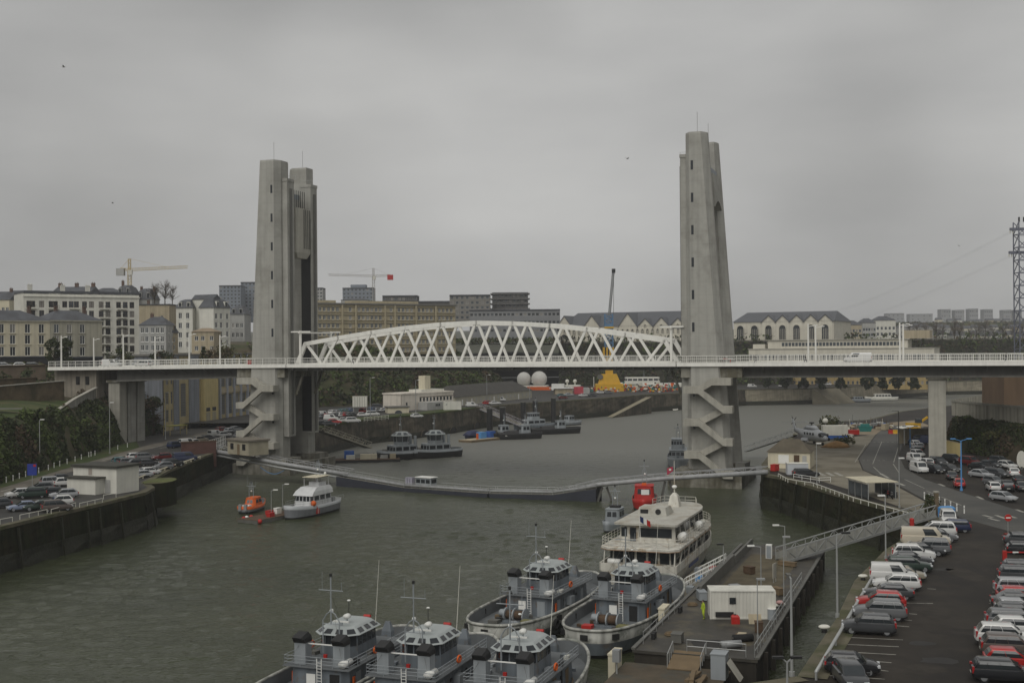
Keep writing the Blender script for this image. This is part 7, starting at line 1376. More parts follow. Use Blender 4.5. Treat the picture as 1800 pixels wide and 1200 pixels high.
for lab, pts in (('white low rail at the left end of the left quay', [(0, 921), (22, 917)]), ('white low rail on the left quay, second section', [(35, 913), (83, 903)]), ('white low rail on the left quay, third section', [(90, 903), (133, 891)]), ('white low rail on the left quay below the hut', [(140, 892), (180, 883)]), ('white low rail at the hut corner', [(182, 877), (204, 874)])): quay_rail(lab, pts, .65, WREND, 1, .045, 1.8)
quay_rail('long pale rail on the curved left quay edge', [(234, 848), (268, 834), (310, 820), (352, 806)], .5, CREAM, 1, .12, 3.0)
quay_rail('white frame fence at the head of the left gangway', [(362, 796), (385, 789), (396, 784)], 2.6, WHITE2, 3, .05, 1.6)
for i, (px, py) in enumerate(((1449, 1111), (1517, 1020))):
    t = thing('mooring_bollard', ['white capped mooring bollard nearest on the right quay', 'white capped mooring bollard further along the right quay'][i], 'bollard', at(px, py, ZQ)); t.scale = (.75,)*3; MB().cyl((0, 0, 0), .3, .45, 12).build('stem', BLACK, t); MB().loft([[(r*1.35*cos(2*pi*k/14), r*cos(0)*sin(2*pi*k/14), z) for k in range(14)] for r, z in ((.34, .42), (.46, .55), (.46, .68), (.3, .8))]).build('cap', WREND, t, True)
# road paint
def stripe(name, label, a, b, w, z=ZQ+.012):
    p, q = at(*a, ZQ), at(*b, ZQ); d = (q-p).normalized(); n = Vector((-d.y, d.x, 0))*w/2; mb_ = MB(); mb_.add([p-n, p+n, q+n, q-n], [(0, 3, 2, 1)]); o = mb_
    for i in range(len(o.v)): o.v[i] = (o.v[i][0], o.v[i][1], z)
    return tag(o.build(name, PAINT_L), kind='structure')
for a, b in [((1478, 1119), (1587, 1124)), ((1468, 1131), (1580, 1136)), ((1503, 1146), (1575, 1150)), ((1540, 1162), (1567, 1164)), ((1545, 1177), (1562, 1179)), ((1447, 1186), (1555, 1193)), ((1573, 1099), (1598, 1101)), ((1590, 1089), (1603, 1090)), ((1598, 1078), (1612, 1079)), ((1585, 1059), (1640, 1060)), ((1630, 1034), (1645, 1035)), ((1738, 1060), (1750, 1060)), ((1740, 1070), (1752, 1070)), ((1742, 1050), (1754, 1050)), ((1744, 1040), (1756, 1040)), ((1746, 1031), (1758, 1031)), ((1748, 1022), (1760, 1022)), ((1733, 1086), (1745, 1087)), ((1731, 1097), (1742, 1098)), ((1728, 1108), (1740, 1109)), ((1717, 1162), (1728, 1163)), ((1715, 1176), (1725, 1177)), ((1714, 1190), (1722, 1191))]: stripe('bay_line', '', a, b, .14)
for a, b in [((1548, 832), (1562, 840)), ((1575, 847), (1590, 853)), ((1563, 842), (1579, 851)), ((1650, 850), (1660, 854)), ((1717, 872), (1728, 877)), ((1738, 910), (1756, 915)), ((1750, 905), (1768, 911)), ((1770, 905), (1786, 910)), ((1728, 905), (1745, 909)), ((1786, 895), (1800, 900))]: stripe('lane_mark', '', a, b, .5)
for a, b in [((1503, 812), (1522, 781)), ((1534, 815), (1550, 776)), ((1571, 812), (1579, 786)), ((1535, 820), (1548, 832)), ((1570, 815), (1580, 830)), ((1590, 842), (1625, 858)), ((1628, 862), (1652, 872)), ((1655, 873), (1690, 888))]: stripe('lane_line', '', a, b, .16)
for i in range(6): stripe('lane_mark', '', (1527+i*8, 777), (1531+i*8, 777), .5); stripe('lane_mark', '', (1506+i*9, 809), (1511+i*9, 809), .45)
for a, b in [((0, 872), (85, 846)), ((0, 864), (22, 858)), ((8, 866), (30, 860)), ((180, 809), (245, 793)), ((265, 787), (285, 783)), ((280, 788), (300, 784)), ((180, 806), (240, 798))]: stripe('lane_line', '', a, b, .3)
for i in range(3): stripe('lane_mark', '', (1438+i*15, 830), (1450+i*15, 836), .7)
# worn patches, drains and stains in the tarmac
PAT = [mat('tarmac_patch_dark', (.026, .022, .018), .75, .4, .8, spec=.2), mat('tarmac_patch_grey', (.036, .031, .025), .8, .4, .6, spec=.2), mat('oily_tarmac', (.020, .018, .016), .6, .4, .7, spec=.25)]
for i, (px, py, sx_, sy_, k) in enumerate(((1655, 1000, 1.2, .6, 2), (1637, 1012, .9, .5, 0), (1640, 1075, 1.6, 3.0, 1), (1690, 1110, 2.2, 1.2, 0), (1610, 1175, 2.5, 1.4, 1), (1700, 1010, 1.2, 4.0, 1), (1620, 1130, 1.0, .7, 2), (1690, 960, 3.0, 2.0, 1), (1735, 1000, .8, 5, 0), (1650, 1160, 1.4, 1.0, 2), (1600, 1098, 2.0, .5, 1), (1250, 1130, 2.2, 1.3, 2))):
    p = at(px, py, ZQ if px > 1300 else ZD); rr = random.Random(i); sheet('tarmac_patch', [(p.x + sx_*(1+.25*rr.uniform(-1, 1))*cos(a_), p.y + sy_*(1+.25*rr.uniform(-1, 1))*sin(a_)) for a_ in [2*pi*q/11 for q in range(11)]], (ZQ if px > 1300 else ZD) + .006, PAT[k])
# signs
def sign(name, label, px, py, h, w, hh, m_, z=ZQ, face=None, rz=0, post=GALV):
    t = thing(name, label, 'sign', at(px, py, z), rz); MB().tube([(0, 0, 0), (0, 0, h)], .05, 6).build('post', post, t); MB().box(-w/2, w/2, -.09, -.05, h-hh, h).build('panel', m_, t)
    if face: face(t, h, w, hh)
    return t
t = thing('no_entry_sign', 'round red no entry sign with white bar on the right', 'sign', at(1772, 942, ZQ)); MB().tube([(0, 0, 0), (0, 0, 2.3)], .04, 6).build('post', GALV, t); MB().cyl((0, -.1, 2.2), .42, .04, 20, axis='y').build('disc', RED, t); MB().box(-.28, .28, -.125, -.105, 2.13, 2.27).build('white_bar', WHITE2, t); MB().box(-.4, .4, -.3, .3, 0, .35).build('sign_base', mat('sign_base_red', (.2, .03, .02), .8), t)
sign('information_sign', 'blue panel sign on a grey post in the left car park', 57, 873, 5.2, 1.5, 1.8, mat('sign_blue', (.02, .04, .25), .5), face=lambda t, h, w, hh: MB().box(.2, .6, -.11, -.092, h-.45, h-.1).build('red_mark', RED, t))
sign('street_board', 'tall white panel with red edge at the foot of the left scrub', 47, 822, 3.4, 1.1, 3.3, WHITE2, face=lambda t, h, w, hh: MB().box(-.75, -.55, -.1, -.04, .1, h).build('red_edge', RED, t))
t = thing('oval_sign', 'tall white oval board at the right edge under the scrub', 'sign', at(1796, 824, ZQ)); mm = MB(); mm.loft([[(.85*cos(2*pi*k/18), y, 1.7 + 1.6*sin(2*pi*k/18)) for k in range(18)] for y in (0, .15)]); mm.build('panel', WREND, t); MB().box(-.2, .2, 0, .12, 0, .4).build('foot', GALV, t)
t = thing('red_hydrant', 'red pillar hydrant at the quay end of the footbridge', 'hydrant', at(1603, 931, ZQ)); MB().cyl((0, 0, 0), .28, 1.3, 12).build('pillar', RED, t); MB().sphere((0, 0, 1.3), .3, 12, 6, sz=.6).build('cap', RED, t); [MB().cyl((s_*.26 - (.12 if s_ < 0 else 0), 0, .8), .1, .14, 8, axis='x').build('outlet', STEEL_D, t) for s_ in (-1, 1)]
t = thing('barrier', 'red and white barrier arm at the right edge', 'barrier', at(1766, 984, ZQ), R(-8)); MB().box(-.2, .2, -.2, .2, 0, 1.0).build('barrier_post', RED, t); [MB().box(.2+i*.6, .8+i*.6, -.05, .05, .8, .92).build('arm_section', (RED, WHITE2)[i % 2], t) for i in range(6)]
t = thing('recycling_bin', 'blue recycling container behind the last white van', 'bin', at(1664, 910, ZQ), R(20)); MB().loft([[(-.9, -.6, z*1.0), (.9, -.6, z), (.9, .6, z), (-.9, .6, z)] for z in (.1, 1.3)]).build('bin_body', LBLUE, t); MB().loft([[(-.95, -.65, 1.3), (.95, -.65, 1.3), (.95, .65, 1.3), (-.95, .65, 1.3)], [(-.7, -.4, 1.55), (.7, -.4, 1.55), (.7, .4, 1.55), (-.7, .4, 1.55)]]).build('lid', LBLUE, t)
t = thing('stone_pillar', 'short stone pillar by the planter at the right quay bend', 'pillar', at(1646, 908, ZQ)); MB().box(-.25, .25, -.25, .25, 0, 3.2).build('shaft', STONE, t); MB().box(-.32, .32, -.32, .32, 3.2, 3.4).build('cap', CONC_L, t)
t = thing('white_crate', 'white box unit beside the dark estate on the right quay', 'box', at(1401, 834, ZQ), R(-4)); MB().box(-1.8, 1.8, -1, 1, .1, 2.0).build('box_body', mat('pale_box', (.48, .5, .52), .6, .1, .5), t); MB().box(-1.85, 1.85, -1.05, 1.05, 2.0, 2.1).build('lid', WREND, t); [MB().box(x-.1, x+.1, -.9, .9, 0, .1).build('skid', WOOD, t) for x in (-1.4, 1.4)]
# work site up the road
t = thing('skip', 'teal waste skip beside the right road works', 'skip', at(1521, 758, ZQ), R(-10)); t.scale = (.66,)*3; mm = MB(); mm.loft([[(-2.0, -1, 0), (2.0, -1, 0), (2.0, 1, 0), (-2.0, 1, 0)], [(-2.6, -1.2, 1.9), (2.6, -1.2, 1.9), (2.6, 1.2, 1.9), (-2.6, 1.2, 1.9)]]); mm.build('skip_body', TEAL, t); MB().box(-2.7, 2.7, -1.3, 1.3, 1.9, 2.05).build('rim', TEAL, t); MB().box(-1.8, 1.6, -.9, .9, 2.05, 3.0).build('load', TEAL, t)
t = thing('trailer', 'white topped blue trailer beside the helicopter', 'trailer', at(1467, 774, ZQ), R(-5)); MB().box(-2.8, 2.8, -1.1, 1.1, .5, 1.3).build('chassis', BLUE, t); MB().box(-2.9, 2.9, -1.15, 1.15, 1.3, 3.6).build('cargo_box', WREND, t); [MB().cyl((x, y, .42), .4, .25, 12, axis='y').build('wheel', TYRE, t) for x in (-1.6, 1.6) for y in (-1.15, .9)]
t = thing('excavator', 'yellow excavator at the end of the right road', 'excavator', at(1607, 758, ZQ), R(15)); MB().box(-2, 2, -1.3, 1.3, 0, .8).build('tracks', BLACK, t); MB().box(-1.8, 1.2, -1.2, 1.2, .9, 2.2).build('upper_body', YELLOW, t); MB().box(.2, 1.6, -1.1, 0, 2.2, 3.3).build('cab', GLASS_L, t); MB().bar((1.2, .3, 1.9), (4.2, .3, 3.6), .4, .5).build('boom', YELLOW, t); MB().bar((4.2, .3, 3.6), (5.6, .3, 1.6), .3, .35).build('dipper', YELLOW, t); MB().box(5.2, 6.2, -.2, .8, .9, 1.7).build('bucket', STEEL_D, t)
for i, (px, m_) in enumerate(((1568, RED), (1576, YELLOW), (1586, RED), (1596, WHITE2))): t = thing('road_barrier', ['left red plastic road barrier closing the right road', 'yellow plastic road barrier between the red ones', 'right red plastic road barrier closing the right road', 'white plastic road barrier at the end of the line'][i], 'barrier', at(px, 762, ZQ), R(3), 'plastic road barriers'); mm = MB(); mm.loft([[(-.9, -.3, 0), (.9, -.3, 0), (.9, .3, 0), (-.9, .3, 0)], [(-.9, -.15, .5), (.9, -.15, .5), (.9, .15, .5), (-.9, .15, .5)], [(-.9, -.12, 1.0), (.9, -.12, 1.0), (.9, .12, 1.0), (-.9, .12, 1.0)]]); mm.build('barrier_body', m_, t); MB().box(-.95, -.9, -.1, .1, .2, .8).build('link_pin', m_, t)
t = thing('site_canopy', 'curved white canopy shed left of the right pier', 'canopy', at(1612, 780, ZQ), R(0)); mm = MB(); mm.loft([[(-4 + 8*i/8, y, 3.4 + .7*sin(pi*i/8+.4)) for i in range(9)] for y in (-2.4, 2.4)], 0, False, False); mm.build('canopy_sheet', WREND, t); [MB().box(x-.08, x+.08, y-.08, y+.08, 0, 3.5).build('post', GALV, t) for x in (-3.6, 3.6) for y in (-2.2, 2.2)]; MB().box(-3.6, 3.6, 2.1, 2.25, 0, 3.3).build('back_panel', SANDY, t)
mm = MB(); [mm.loft([[(r*(1+.12*sin(3*a+i))*cos(a), .7*r*(1+.12*cos(2*a))*sin(a), z) for a in [2*pi*k/16 for k in range(16)]] for i, (r, z) in enumerate(((3.2, 0), (2.3, .7), (1.2, 1.2), (.2, 1.45)))])]; o = mm.build('sand_pile', mat('orange_sand', (.24, .14, .055), .95, .25, .8), None, True); o.location = at(1470, 786, ZQ); tag(o, 'orange sand pile in front of the helicopter', 'sand pile')
t = thing('ochre_wall', 'short ochre wall with sloping top beside the right pier', 'wall', at(1672, 806, ZQ), R(-12)); mm = MB(); mm.add([(-1.6, 0, 0), (1.9, 0, 0), (1.9, 0, 3.0), (-1.6, 0, 3.8), (-1.6, .4, 0), (1.9, .4, 0), (1.9, .4, 3.0), (-1.6, .4, 3.8)], [(0,1,2,3),(1,5,6,2),(3,2,6,7),(4,0,3,7)]); mm.build('wall_panel', YELR, t); MB().bar((-1.7, .2, 3.86), (2.0, .2, 3.02), .5, .1).build('wall_cap', SANDY, t)
# stored gear beside the road works
rr = random.Random(31); mm = MB(); ms_ = [STEEL_G, WREND, RUST, STEEL_D, WOOD, BLUE, SANDY, LEAF0]
for i in range(150):
    f = rr.random(); q = at(1478 + f*90, 752 + rr.uniform(-4, 3), ZQ); s_ = rr.uniform(.3, .9)
    if rr.random() < .3: mm.tube([(q.x, q.y, ZQ), (q.x + rr.uniform(-.6, .6), q.y, ZQ + rr.uniform(1, 3.2))], .05, 4, rr.randrange(5))
    else: mm.cbox((q.x, q.y, ZQ + s_*.4 + rr.random()*.6), s_*rr.uniform(.7, 2.6), s_, s_*.8, rr.uniform(0, 3), rr.randrange(8))
tag(mm.build('stored_gear', ms_), 'jumble of stored boat gear along the water behind the helicopter', 'gear heap', kind='stuff')
for i, (px, py, w, d_, h, m_, lab) in enumerate(((1500, 764, 2.6, 1.4, 1.2, RED, 'red open crate right of the blue trailer'), (1492, 771, 1.8, 1.2, 1.0, WREND, 'white bag stack beside the sand pile'), (1540, 752, 2.4, 1.6, 1.3, STEEL_G, 'grey steel bin at the end of the road'), (1556, 756, 1.6, 1.2, 1.6, SANDY, 'sandy coloured crate near the road barriers'), (1362, 828, 1.4, 1.0, 1.2, RED, 'small red cabinet at the corner of the cream hut'), (1330, 812, 3.0, 2.0, 1.6, STEEL_D, 'dark crate stack between right tower and cream hut'))):
    t = thing('storage_crate', lab, 'crate', at(px, py, ZQ) if px > 1340 else bp(104, -.5, 3.6), R(12*i)); MB().box(-w/2, w/2, -d_/2, d_/2, .12, h).build('crate_body', m_, t); MB().box(-w/2-.05, w/2+.05, -d_/2-.05, d_/2+.05, h, h+.08).build('crate_lid', m_, t); [MB().box(x-.08, x+.08, -d_/2, d_/2, 0, .12).build('skid', WOOD, t) for x in (-w*.35, w*.35)]
# more clutter on the dock
for i, (a, b, w, d_, h, m_, lab) in enumerate(((3.5, 3.0, 1.2, .9, .8, STEEL_D, 'dark steel chest near the link ramp'), (9.5, 9.2, .9, .7, .9, RUST, 'rusty box by the dock rail'), (21.5, 1.6, 1.6, .8, .9, NAVY_L, 'pale chest behind the hi-vis worker'), (24.5, 4.5, 1.0, 1.0, 1.1, STEEL_G, 'grey crate behind the white container'), (26.5, 8.6, 1.4, .7, .7, WOOD, 'wooden crate on the far part of the dock'), (37, 4.0, 1.1, .8, .8, RUST, 'brown crate in the middle of the far dock'), (43, 7.5, 2.2, .5, .5, WOOD, 'stack of planks near the footbridge foot'))):
    t = thing('dock_crate', lab, 'crate', dk(a, b, ZD+.02), DH + .2*i); MB().box(-w/2, w/2, -d_/2, d_/2, .08, h).build('crate_body', m_, t); MB().box(-w/2-.04, w/2+.04, -d_/2-.04, d_/2+.04, h, h+.07).build('crate_lid', m_, t); [MB().box(x-.06, x+.06, -d_/2, d_/2, 0, .08).build('skid', WOOD, t) for x in (-w*.35, w*.35)]
for i, (a, b) in enumerate(((6, 1.8), (18.8, 1.2), (30, 1.0))):
    t = thing('rope_coil', ['coiled mooring rope near the dock corner', 'coiled mooring rope beside the dock side tug', 'coiled mooring rope near the boarding steps'][i], 'rope', dk(a, b, ZD+.08)); [torus_flat(t, .5-.09*k, .07, .1*(k % 2)) for k in range(4)]
# helicopter
def heli():
    t = thing('helicopter', 'grey naval helicopter with folded rotor parked on the right quay', 'helicopter', at(1428, 780, ZQ), R(-72)); t.scale = (1.05,)*3; G = mat('heli_grey', (.42, .435, .45), .5, .12, .6)
    def ring(x, w, z0, z1): return [(x, w*cos(a), (z0+z1)/2 + (z1-z0)/2*sin(a)) for a in [2*pi*k/14 for k in range(14)]]
    MB().loft([ring(5.6, .15, 1.3, 1.6), ring(5.0, .7, .9, 2.2), ring(3.8, 1.1, .7, 2.9), ring(2.4, 1.25, .6, 3.3), ring(-1.5, 1.25, .6, 3.3), ring(-3.2, 1.0, 1.0, 3.2), ring(-4.6, .55, 1.7, 3.0), ring(-7.0, .3, 2.2, 2.9)]).build('fuselage', G, t, True)
    MB().loft([ring(2.2, .3, 3.1, 3.5), ring(1.0, .75, 3.0, 4.1), ring(-1.6, .75, 3.0, 4.1), ring(-3.0, .4, 2.9, 3.5)]).build('engine_cowling', G, t, True)
    MB().loft([[(-6.6, -.1, 2.6), (-7.2, -.1, 2.6), (-7.2, .1, 2.6), (-6.6, .1, 2.6)], [(-7.6, -.08, 5.0), (-8.3, -.08, 5.0), (-8.3, .08, 5.0), (-7.6, .08, 5.0)]]).build('tail_fin', G, t); MB().box(-7.6, -6.8, -1.4, 1.4, 2.9, 3.0).build('tailplane', G, t)
    MB().cyl((-.2, 0, 4.1), .18, .5, 10).build('rotor_mast', STEEL_D, t); MB().cyl((-.2, 0, 4.5), .55, .25, 12).build('rotor_hub', BLACK, t)
    for a in (158, 170, 190, 202): MB().bar((-.2+.5*cos(R(a)), .5*sin(R(a)), 4.65), (-.2+7.8*cos(R(a)), 7.8*sin(R(a)), 4.35), .38, .05).build('rotor_blade', STEEL_G, t)
    for a in (40, 130, 220, 310): MB().bar((-7.9, .25, 4.6), (-7.9+1.3*cos(R(a)), .25, 4.6+1.3*sin(R(a))), .05, .16).build('tail_rotor_blade', BLACK, t)
    for s_ in (-1, 1):
        MB().box(3.9, 4.8, s_*.93-.06, s_*.93+.06, 1.9, 2.5).build('cockpit_window', GLASS, t)
        for x in (2.2, 1.1, 0, -1.1): MB().box(x-.28, x+.28, s_*1.24-.04, s_*1.24+.04, 2.1, 2.6).build('cabin_window', GLASS, t)
        MB().cyl((-1.4, s_*1.35-.13, .38), .38, .26, 12, axis='y').build('wheel', TYRE, t); MB().bar((-1.4, s_*1.3, .4), (-1.2, s_*1.0, 1.2), .14, .14).build('gear_leg', STEEL_G, t); MB().loft([[(-2.2, s_*1.1, .6), (.2, s_*1.1, .6), (.2, s_*1.6, .75), (-2.2, s_*1.6, .75)], [(-2.2, s_*1.1, 1.3), (.2, s_*1.1, 1.3), (.2, s_*1.45, 1.2), (-2.2, s_*1.45, 1.2)]]).build('sponson', G, t)
    MB().cyl((4.1, -.12, .32), .32, .24, 12, axis='y').build('nose_wheel', TYRE, t); MB().loft([ring(5.05, .72, 1.7, 2.25), ring(4.2, 1.02, 1.75, 2.75), ring(3.9, 1.02, 2.0, 2.8)]).build('windscreen', GLASS, t, True)
heli()
mm = MB(); r_ = random.Random(5)
o = thing('satellite_dish', 'white round dish beside the helicopter tail', 'dish', at(1451, 770, ZQ)); MB().tube([(0, 0, 0), (0, 0, 3.6)], .12, 6).build('post', GALV, o); MB().sphere((0, 0, 4.2), .7, 14, 8).build('dome', WREND, o, True)
# second gangway on the far side of the right tower, and upstream gangways
t = thing('gangway', 'lattice gangway from behind the right tower to the helicopter quay', 'gangway', (0, 0, 0)); truss_walk(t, [at(1312, 792, 1.8), at(1398, 764, 6.6)], 2.0, 1.2, GALV, CONC_D, 1.6)
t = thing('gangway', 'pale lattice gangway beside the two grey tugs', 'gangway', (0, 0, 0)); truss_walk(t, [at(563, 757, 7.6), at(647, 786, 1.6)], 2.6, 1.4, mat('pale_truss', (.34, .32, .25), .6), CONC_D, 1.6)
t = thing('gangway', 'long violet grey gangway down to the black workboats', 'gangway', (0, 0, 0)); truss_walk(t, [at(838, 714, 7.6), at(920, 748, 2.0)], 2.6, 1.3, mat('violet_truss', (.28, .27, .29), .6), CONC_D, 1.6)
p = at(640, 806, .7); t = thing('mooring_pontoon', 'low barge pontoon with boxes left of the grey tugs', 'pontoon', (p.x, p.y, 0), R(8)); MB().box(-9, 9, -3, 3, -.5, .6).build('float', BLACK, t); MB().box(-9, 9, -2.95, 2.95, .601, .7).build('deck', RUST, t); [MB().box(x, x+w, y, y+1.2, .7, .7+h).build('gear_box', m_, t) for x, y, w, h, m_ in ((-4.5, -1, 2.2, 1.0, WREND), (-1, -1.5, 4.2, 1.3, CREAM), (-5, 1, 2.5, 2.0, BLUE), (4, 0, 2, .8, GREYR), (6.5, -1, 1.5, 1.2, SANDY))]
p = at(848, 770, .7); t = thing('mooring_pontoon', 'yellowish pontoon carrying two blue containers', 'pontoon', (p.x, p.y, 0), R(50)); MB().box(-8, 8, -2.6, 2.6, -.5, .6).build('float', WOOD, t); MB().box(-8, 8, -2.5, 2.5, .601, .7).build('deck', SANDY, t); [MB().box(x, x+2.6, -.5, 1.4, .7, 2.6).build('blue_container', BLUE if x > 0 else LBLUE, t) for x in (-1.2, 3.0)]; MB().box(-3.5, -2.9, -1, -.6, .7, 2.4).build('orange_post', ORANGE, t)
for i, (px, py, h) in enumerate(((861, 768, 9), (884, 765, 9), (920, 752, 9), (941, 748, 9), (973, 742, 9))): t = thing('mooring_pile', f'{nth[i]} thick dark mooring pile from the left near the workboats', 'pile', at(px, py, 0), 0, 'mooring piles near the workboats'); MB().cyl((0, 0, -1), .95, h+1, 12).build('pile_shaft', BLACK, t); MB().cyl((0, 0, h), 1.05, .3, 12).build('pile_cap', STEEL_D, t)
# upstream quay bits
t = thing('raised_cabin', 'white slatted raised cabin standing on legs below the slope', 'cabin', at(633, 727, ZU), R(6)); [MB().box(-2.3+i*.78, -1.7+i*.78, -1.6, -1.5, 2.3, 5.6).build('slat_panel', WREND, t) for i in range(6)]; MB().box(-2.4, 2.4, -1.49, 1.5, 2.2, 5.7).build('cabin_body', CONC_L, t); [MB().box(x-.1, x+.1, y-.1, y+.1, 0, 2.2).build('leg', GALV, t) for x in (-2.1, 2.1) for y in (-1.3, 1.3)]
t = thing('white_container', 'white storage container at the head of the upstream gangway', 'container', at(795, 720, ZU), R(14)); MB().box(-2.9, 2.9, -1.2, 1.2, 0, 2.7).build('container_body', WREND, t); MB().box(-2.95, 2.95, -1.25, 1.25, 2.7, 2.8).build('roof', WREND, t); MB().cyl((-2.2, -1.24, 1.9), .3, .04, 12, axis='y').build('round_mark', GREYR, t)
t = thing('kiosk', 'white flat roofed kiosk on the far quay', 'kiosk', at(990, 692, ZU), R(10)); MB().box(-4, 4, -1.5, 1.5, 0, 2.4).build('walls', SANDY, t); MB().box(-6, 4.8, -2.2, 2, 2.4, 2.8).build('roof', WHITE2, t)
t = thing('pink_container', 'bright pink red container beside the white kiosk', 'container', at(1019, 692, ZU), R(10)); MB().box(-2.5, 1.4, -1.3, 1.3, 0, 3.2).build('container_body', mat('pink_red', (.45, .06, .08), .6), t); MB().box(1.4, 4.2, -1.3, 1.3, 0, 2.7).build('grey_end', GREYR, t)
t = thing('quay_fence', 'white wire fence along the grassy upstream quay edge', 'fence', at(640, 741, ZU)); a, b = at(640, 741, ZU), at(683, 737, ZU); rail_loop(t, [(0, 0, 0), b-a], 1.3, WREND, False, .05, 1.6, 'fence_rail', 3)
for i, (px, yt, yb) in enumerate(((651, 664, 732), (731, 668, 726), (856, 659, 708), (931, 672, 702), (788, 672, 700), (733, 645, 690))): px_lamp(f'slim lamp post on the upstream quay, {nth[i]} in the row', px, yt, yb, ZU, arm=.8, r=.12, m_=STEEL_G, group='lamp posts on the upstream quay')
# gear heap on the far quay
mm = MB(); rr = random.Random(8); mats_ = [RED, YELLOW, WREND, ORANGE, TEAL, STEEL_D, RUST, CREAM]
for i in range(420):
    f = rr.random(); px = 1035 + f*160; q = at(px, 690 - rr.random()*5, ZU); s_ = rr.uniform(.3, .9); zz = ZU + rr.random()*rr.random()*(3.8 if .25 < f else 2)
    if rr.random() < .45: mm.sphere((q.x, q.y+2, zz + s_*.5), s_*.7, 7, 4, rr.randrange(8))
    else: mm.cbox((q.x, q.y+2, zz + s_*.4), s_*rr.uniform(.6, 2.4), s_, s_, rr.uniform(0, 3), rr.randrange(8))
tag(mm.build('buoy_heap', mats_), 'long heap of coloured buoys and gear on the far quay', 'gear heap', kind='stuff')
# ================================================================ cranes, pylon, wires
def lattice(mb_, a, b, w, n, r=.1, ends=True):
    a, b = Vector(a), Vector(b); d = (b-a).normalized(); u = Vector((0, 0, 1)) if abs(d.z) < .9 else Vector((1, 0, 0)); p = d.cross(u).normalized()*w/2; q = p.cross(d).normalized()*w/2
    C = [p+q, p-q, -p-q, -p+q]
    for c in C: mb_.bar(a+c, b+c, r, r)
    for i in range(n):
        s0, s1 = a.lerp(b, i/n), a.lerp(b, (i+1)/n)
        for k in range(4):
            c0, c1 = C[k], C[(k+1) % 4]; mb_.bar(s0+c0, s1+c1, r*.7, r*.7); mb_.bar(s0+c0, s0+c1, r*.7, r*.7)
CRW = mat('crane_white_red', (.50, .38, .32), .6); CRY = mat('crane_yellow', (.50, .40, .20), .6)
def tower_crane(label, px, yb_, yt, Y, jib_px, cj_px, m_, cwm):
    b = aty(px, yb_, Y); t_ = aty(px, yt, Y); j = aty(jib_px, yt, Y); c = aty(cj_px, yt, Y); t = thing('tower_crane', label, 'tower crane', (b.x, b.y, 0)); L = Vector((b.x, b.y, 0))
    mm = MB(); lattice(mm, (0, 0, b.z-12), (0, 0, t_.z), 1.5, 16, .15); mm.build('mast', m_, t); mm = MB(); lattice(mm, (0, 0, t_.z), (j.x-b.x, 0, t_.z+1.0), 1.1, 18, .11); mm.build('jib', m_, t); mm = MB(); lattice(mm, (0, 0, t_.z), (c.x-b.x, 0, t_.z+.3), 1.1, 5, .12); mm.build('counter_jib', m_, t)
    MB().box(c.x-b.x-1.8, c.x-b.x+1.8, -1, 1, t_.z-2.6, t_.z+.6).build('counterweight', cwm, t); mm = MB(); lattice(mm, (0, 0, t_.z), (0, 0, t_.z+5), 1.0, 3, .16); mm.build('tower_head', m_, t); mm = MB(); mm.bar((0, 0, t_.z+5), ((j.x-b.x)*.62, 0, t_.z+1.2), .09, .09); mm.bar((0, 0, t_.z+5), (c.x-b.x, 0, t_.z+.5), .09, .09); mm.build('tie_bar', m_, t); MB().box(-.3, 1.6, -1.8, -.6, t_.z-2.4, t_.z-.2).build('cab', WREND, t)
tower_crane('yellowish tower crane above the left town roofs', 228, 512, 474, 540, 330, 212, CRY, GREYR); tower_crane('tower crane with red counterweight above the ochre building', 657, 545, 485, 760, 577, 686, mat('crane_pale_grey', (.38, .36, .33), .6), RED)
p = aty(1071, 690, 560); t = thing('harbour_crane', 'harbour crane with yellow base, blue lattice tower and thin raised jib', 'harbour crane', (p.x, p.y, ZU)); Y_ = 560; k = Y_/2100
zz = lambda py: aty(1071, py, Y_).z - ZU
mm = MB(); mm.loft([[(-6.5, -4, z), (6.5, -4, z), (6.5, 4, z), (-6.5, 4, z)] for z in (0, 3.4)]); mm.loft([[(-5.2, -3, 3.4), (5.2, -3, 3.4), (5.2, 3, 3.4), (-5.2, 3, 3.4)], [(-3.6, -2.6, 8), (3.4, -2.6, 8), (3.4, 2.6, 8), (-3.6, 2.6, 8)]]); mm.build('portal_base', YELLOW, t); MB().loft([[(-1.7, -1.7, z), (1.7, -1.7, z), (1.7, 1.7, z), (-1.7, 1.7, z)] for z in (8, zz(628))]).build('pedestal', YELLOW, t)
MB().cyl((-4.4, -3.2, 6.8), 1.3, .5, 14, axis='y').build('cable_reel', STEEL_D, t)
mm = MB(); n = 8
for i in range(n): mm.loft([[(-2.8 + 5.6*i/n, -2.4, zz(626)), (-2.8 + 5.6*(i+1)/n, -2.4, zz(626)), (-2.8 + 5.6*(i+1)/n, 2.4, zz(626)), (-2.8 + 5.6*i/n, 2.4, zz(626))], [(-2.8 + 5.6*i/n, -2.4, zz(610)), (-2.8 + 5.6*(i+1)/n, -2.4, zz(610)), (-2.8 + 5.6*(i+1)/n, 2.4, zz(610)), (-2.8 + 5.6*i/n, 2.4, zz(610))]], i % 2)
mm.build('striped_counterweight', [YELLOW, BLACK], t); CRB = mat('crane_blue', (.09, .19, .33), .6)
mm = MB(); lattice(mm, (0, 0, zz(610)), (0, 0, zz(552)), 3.6, 7, .42); mm.build('tower', CRB, t); MB().box(-2, 2, -2, 2, zz(580), zz(570)).build('machinery_house', CRB, t); MB().box(-2.2, 2.2, -2.3, -2.01, zz(577), zz(574)).build('yellow_band', YELLOW, t)
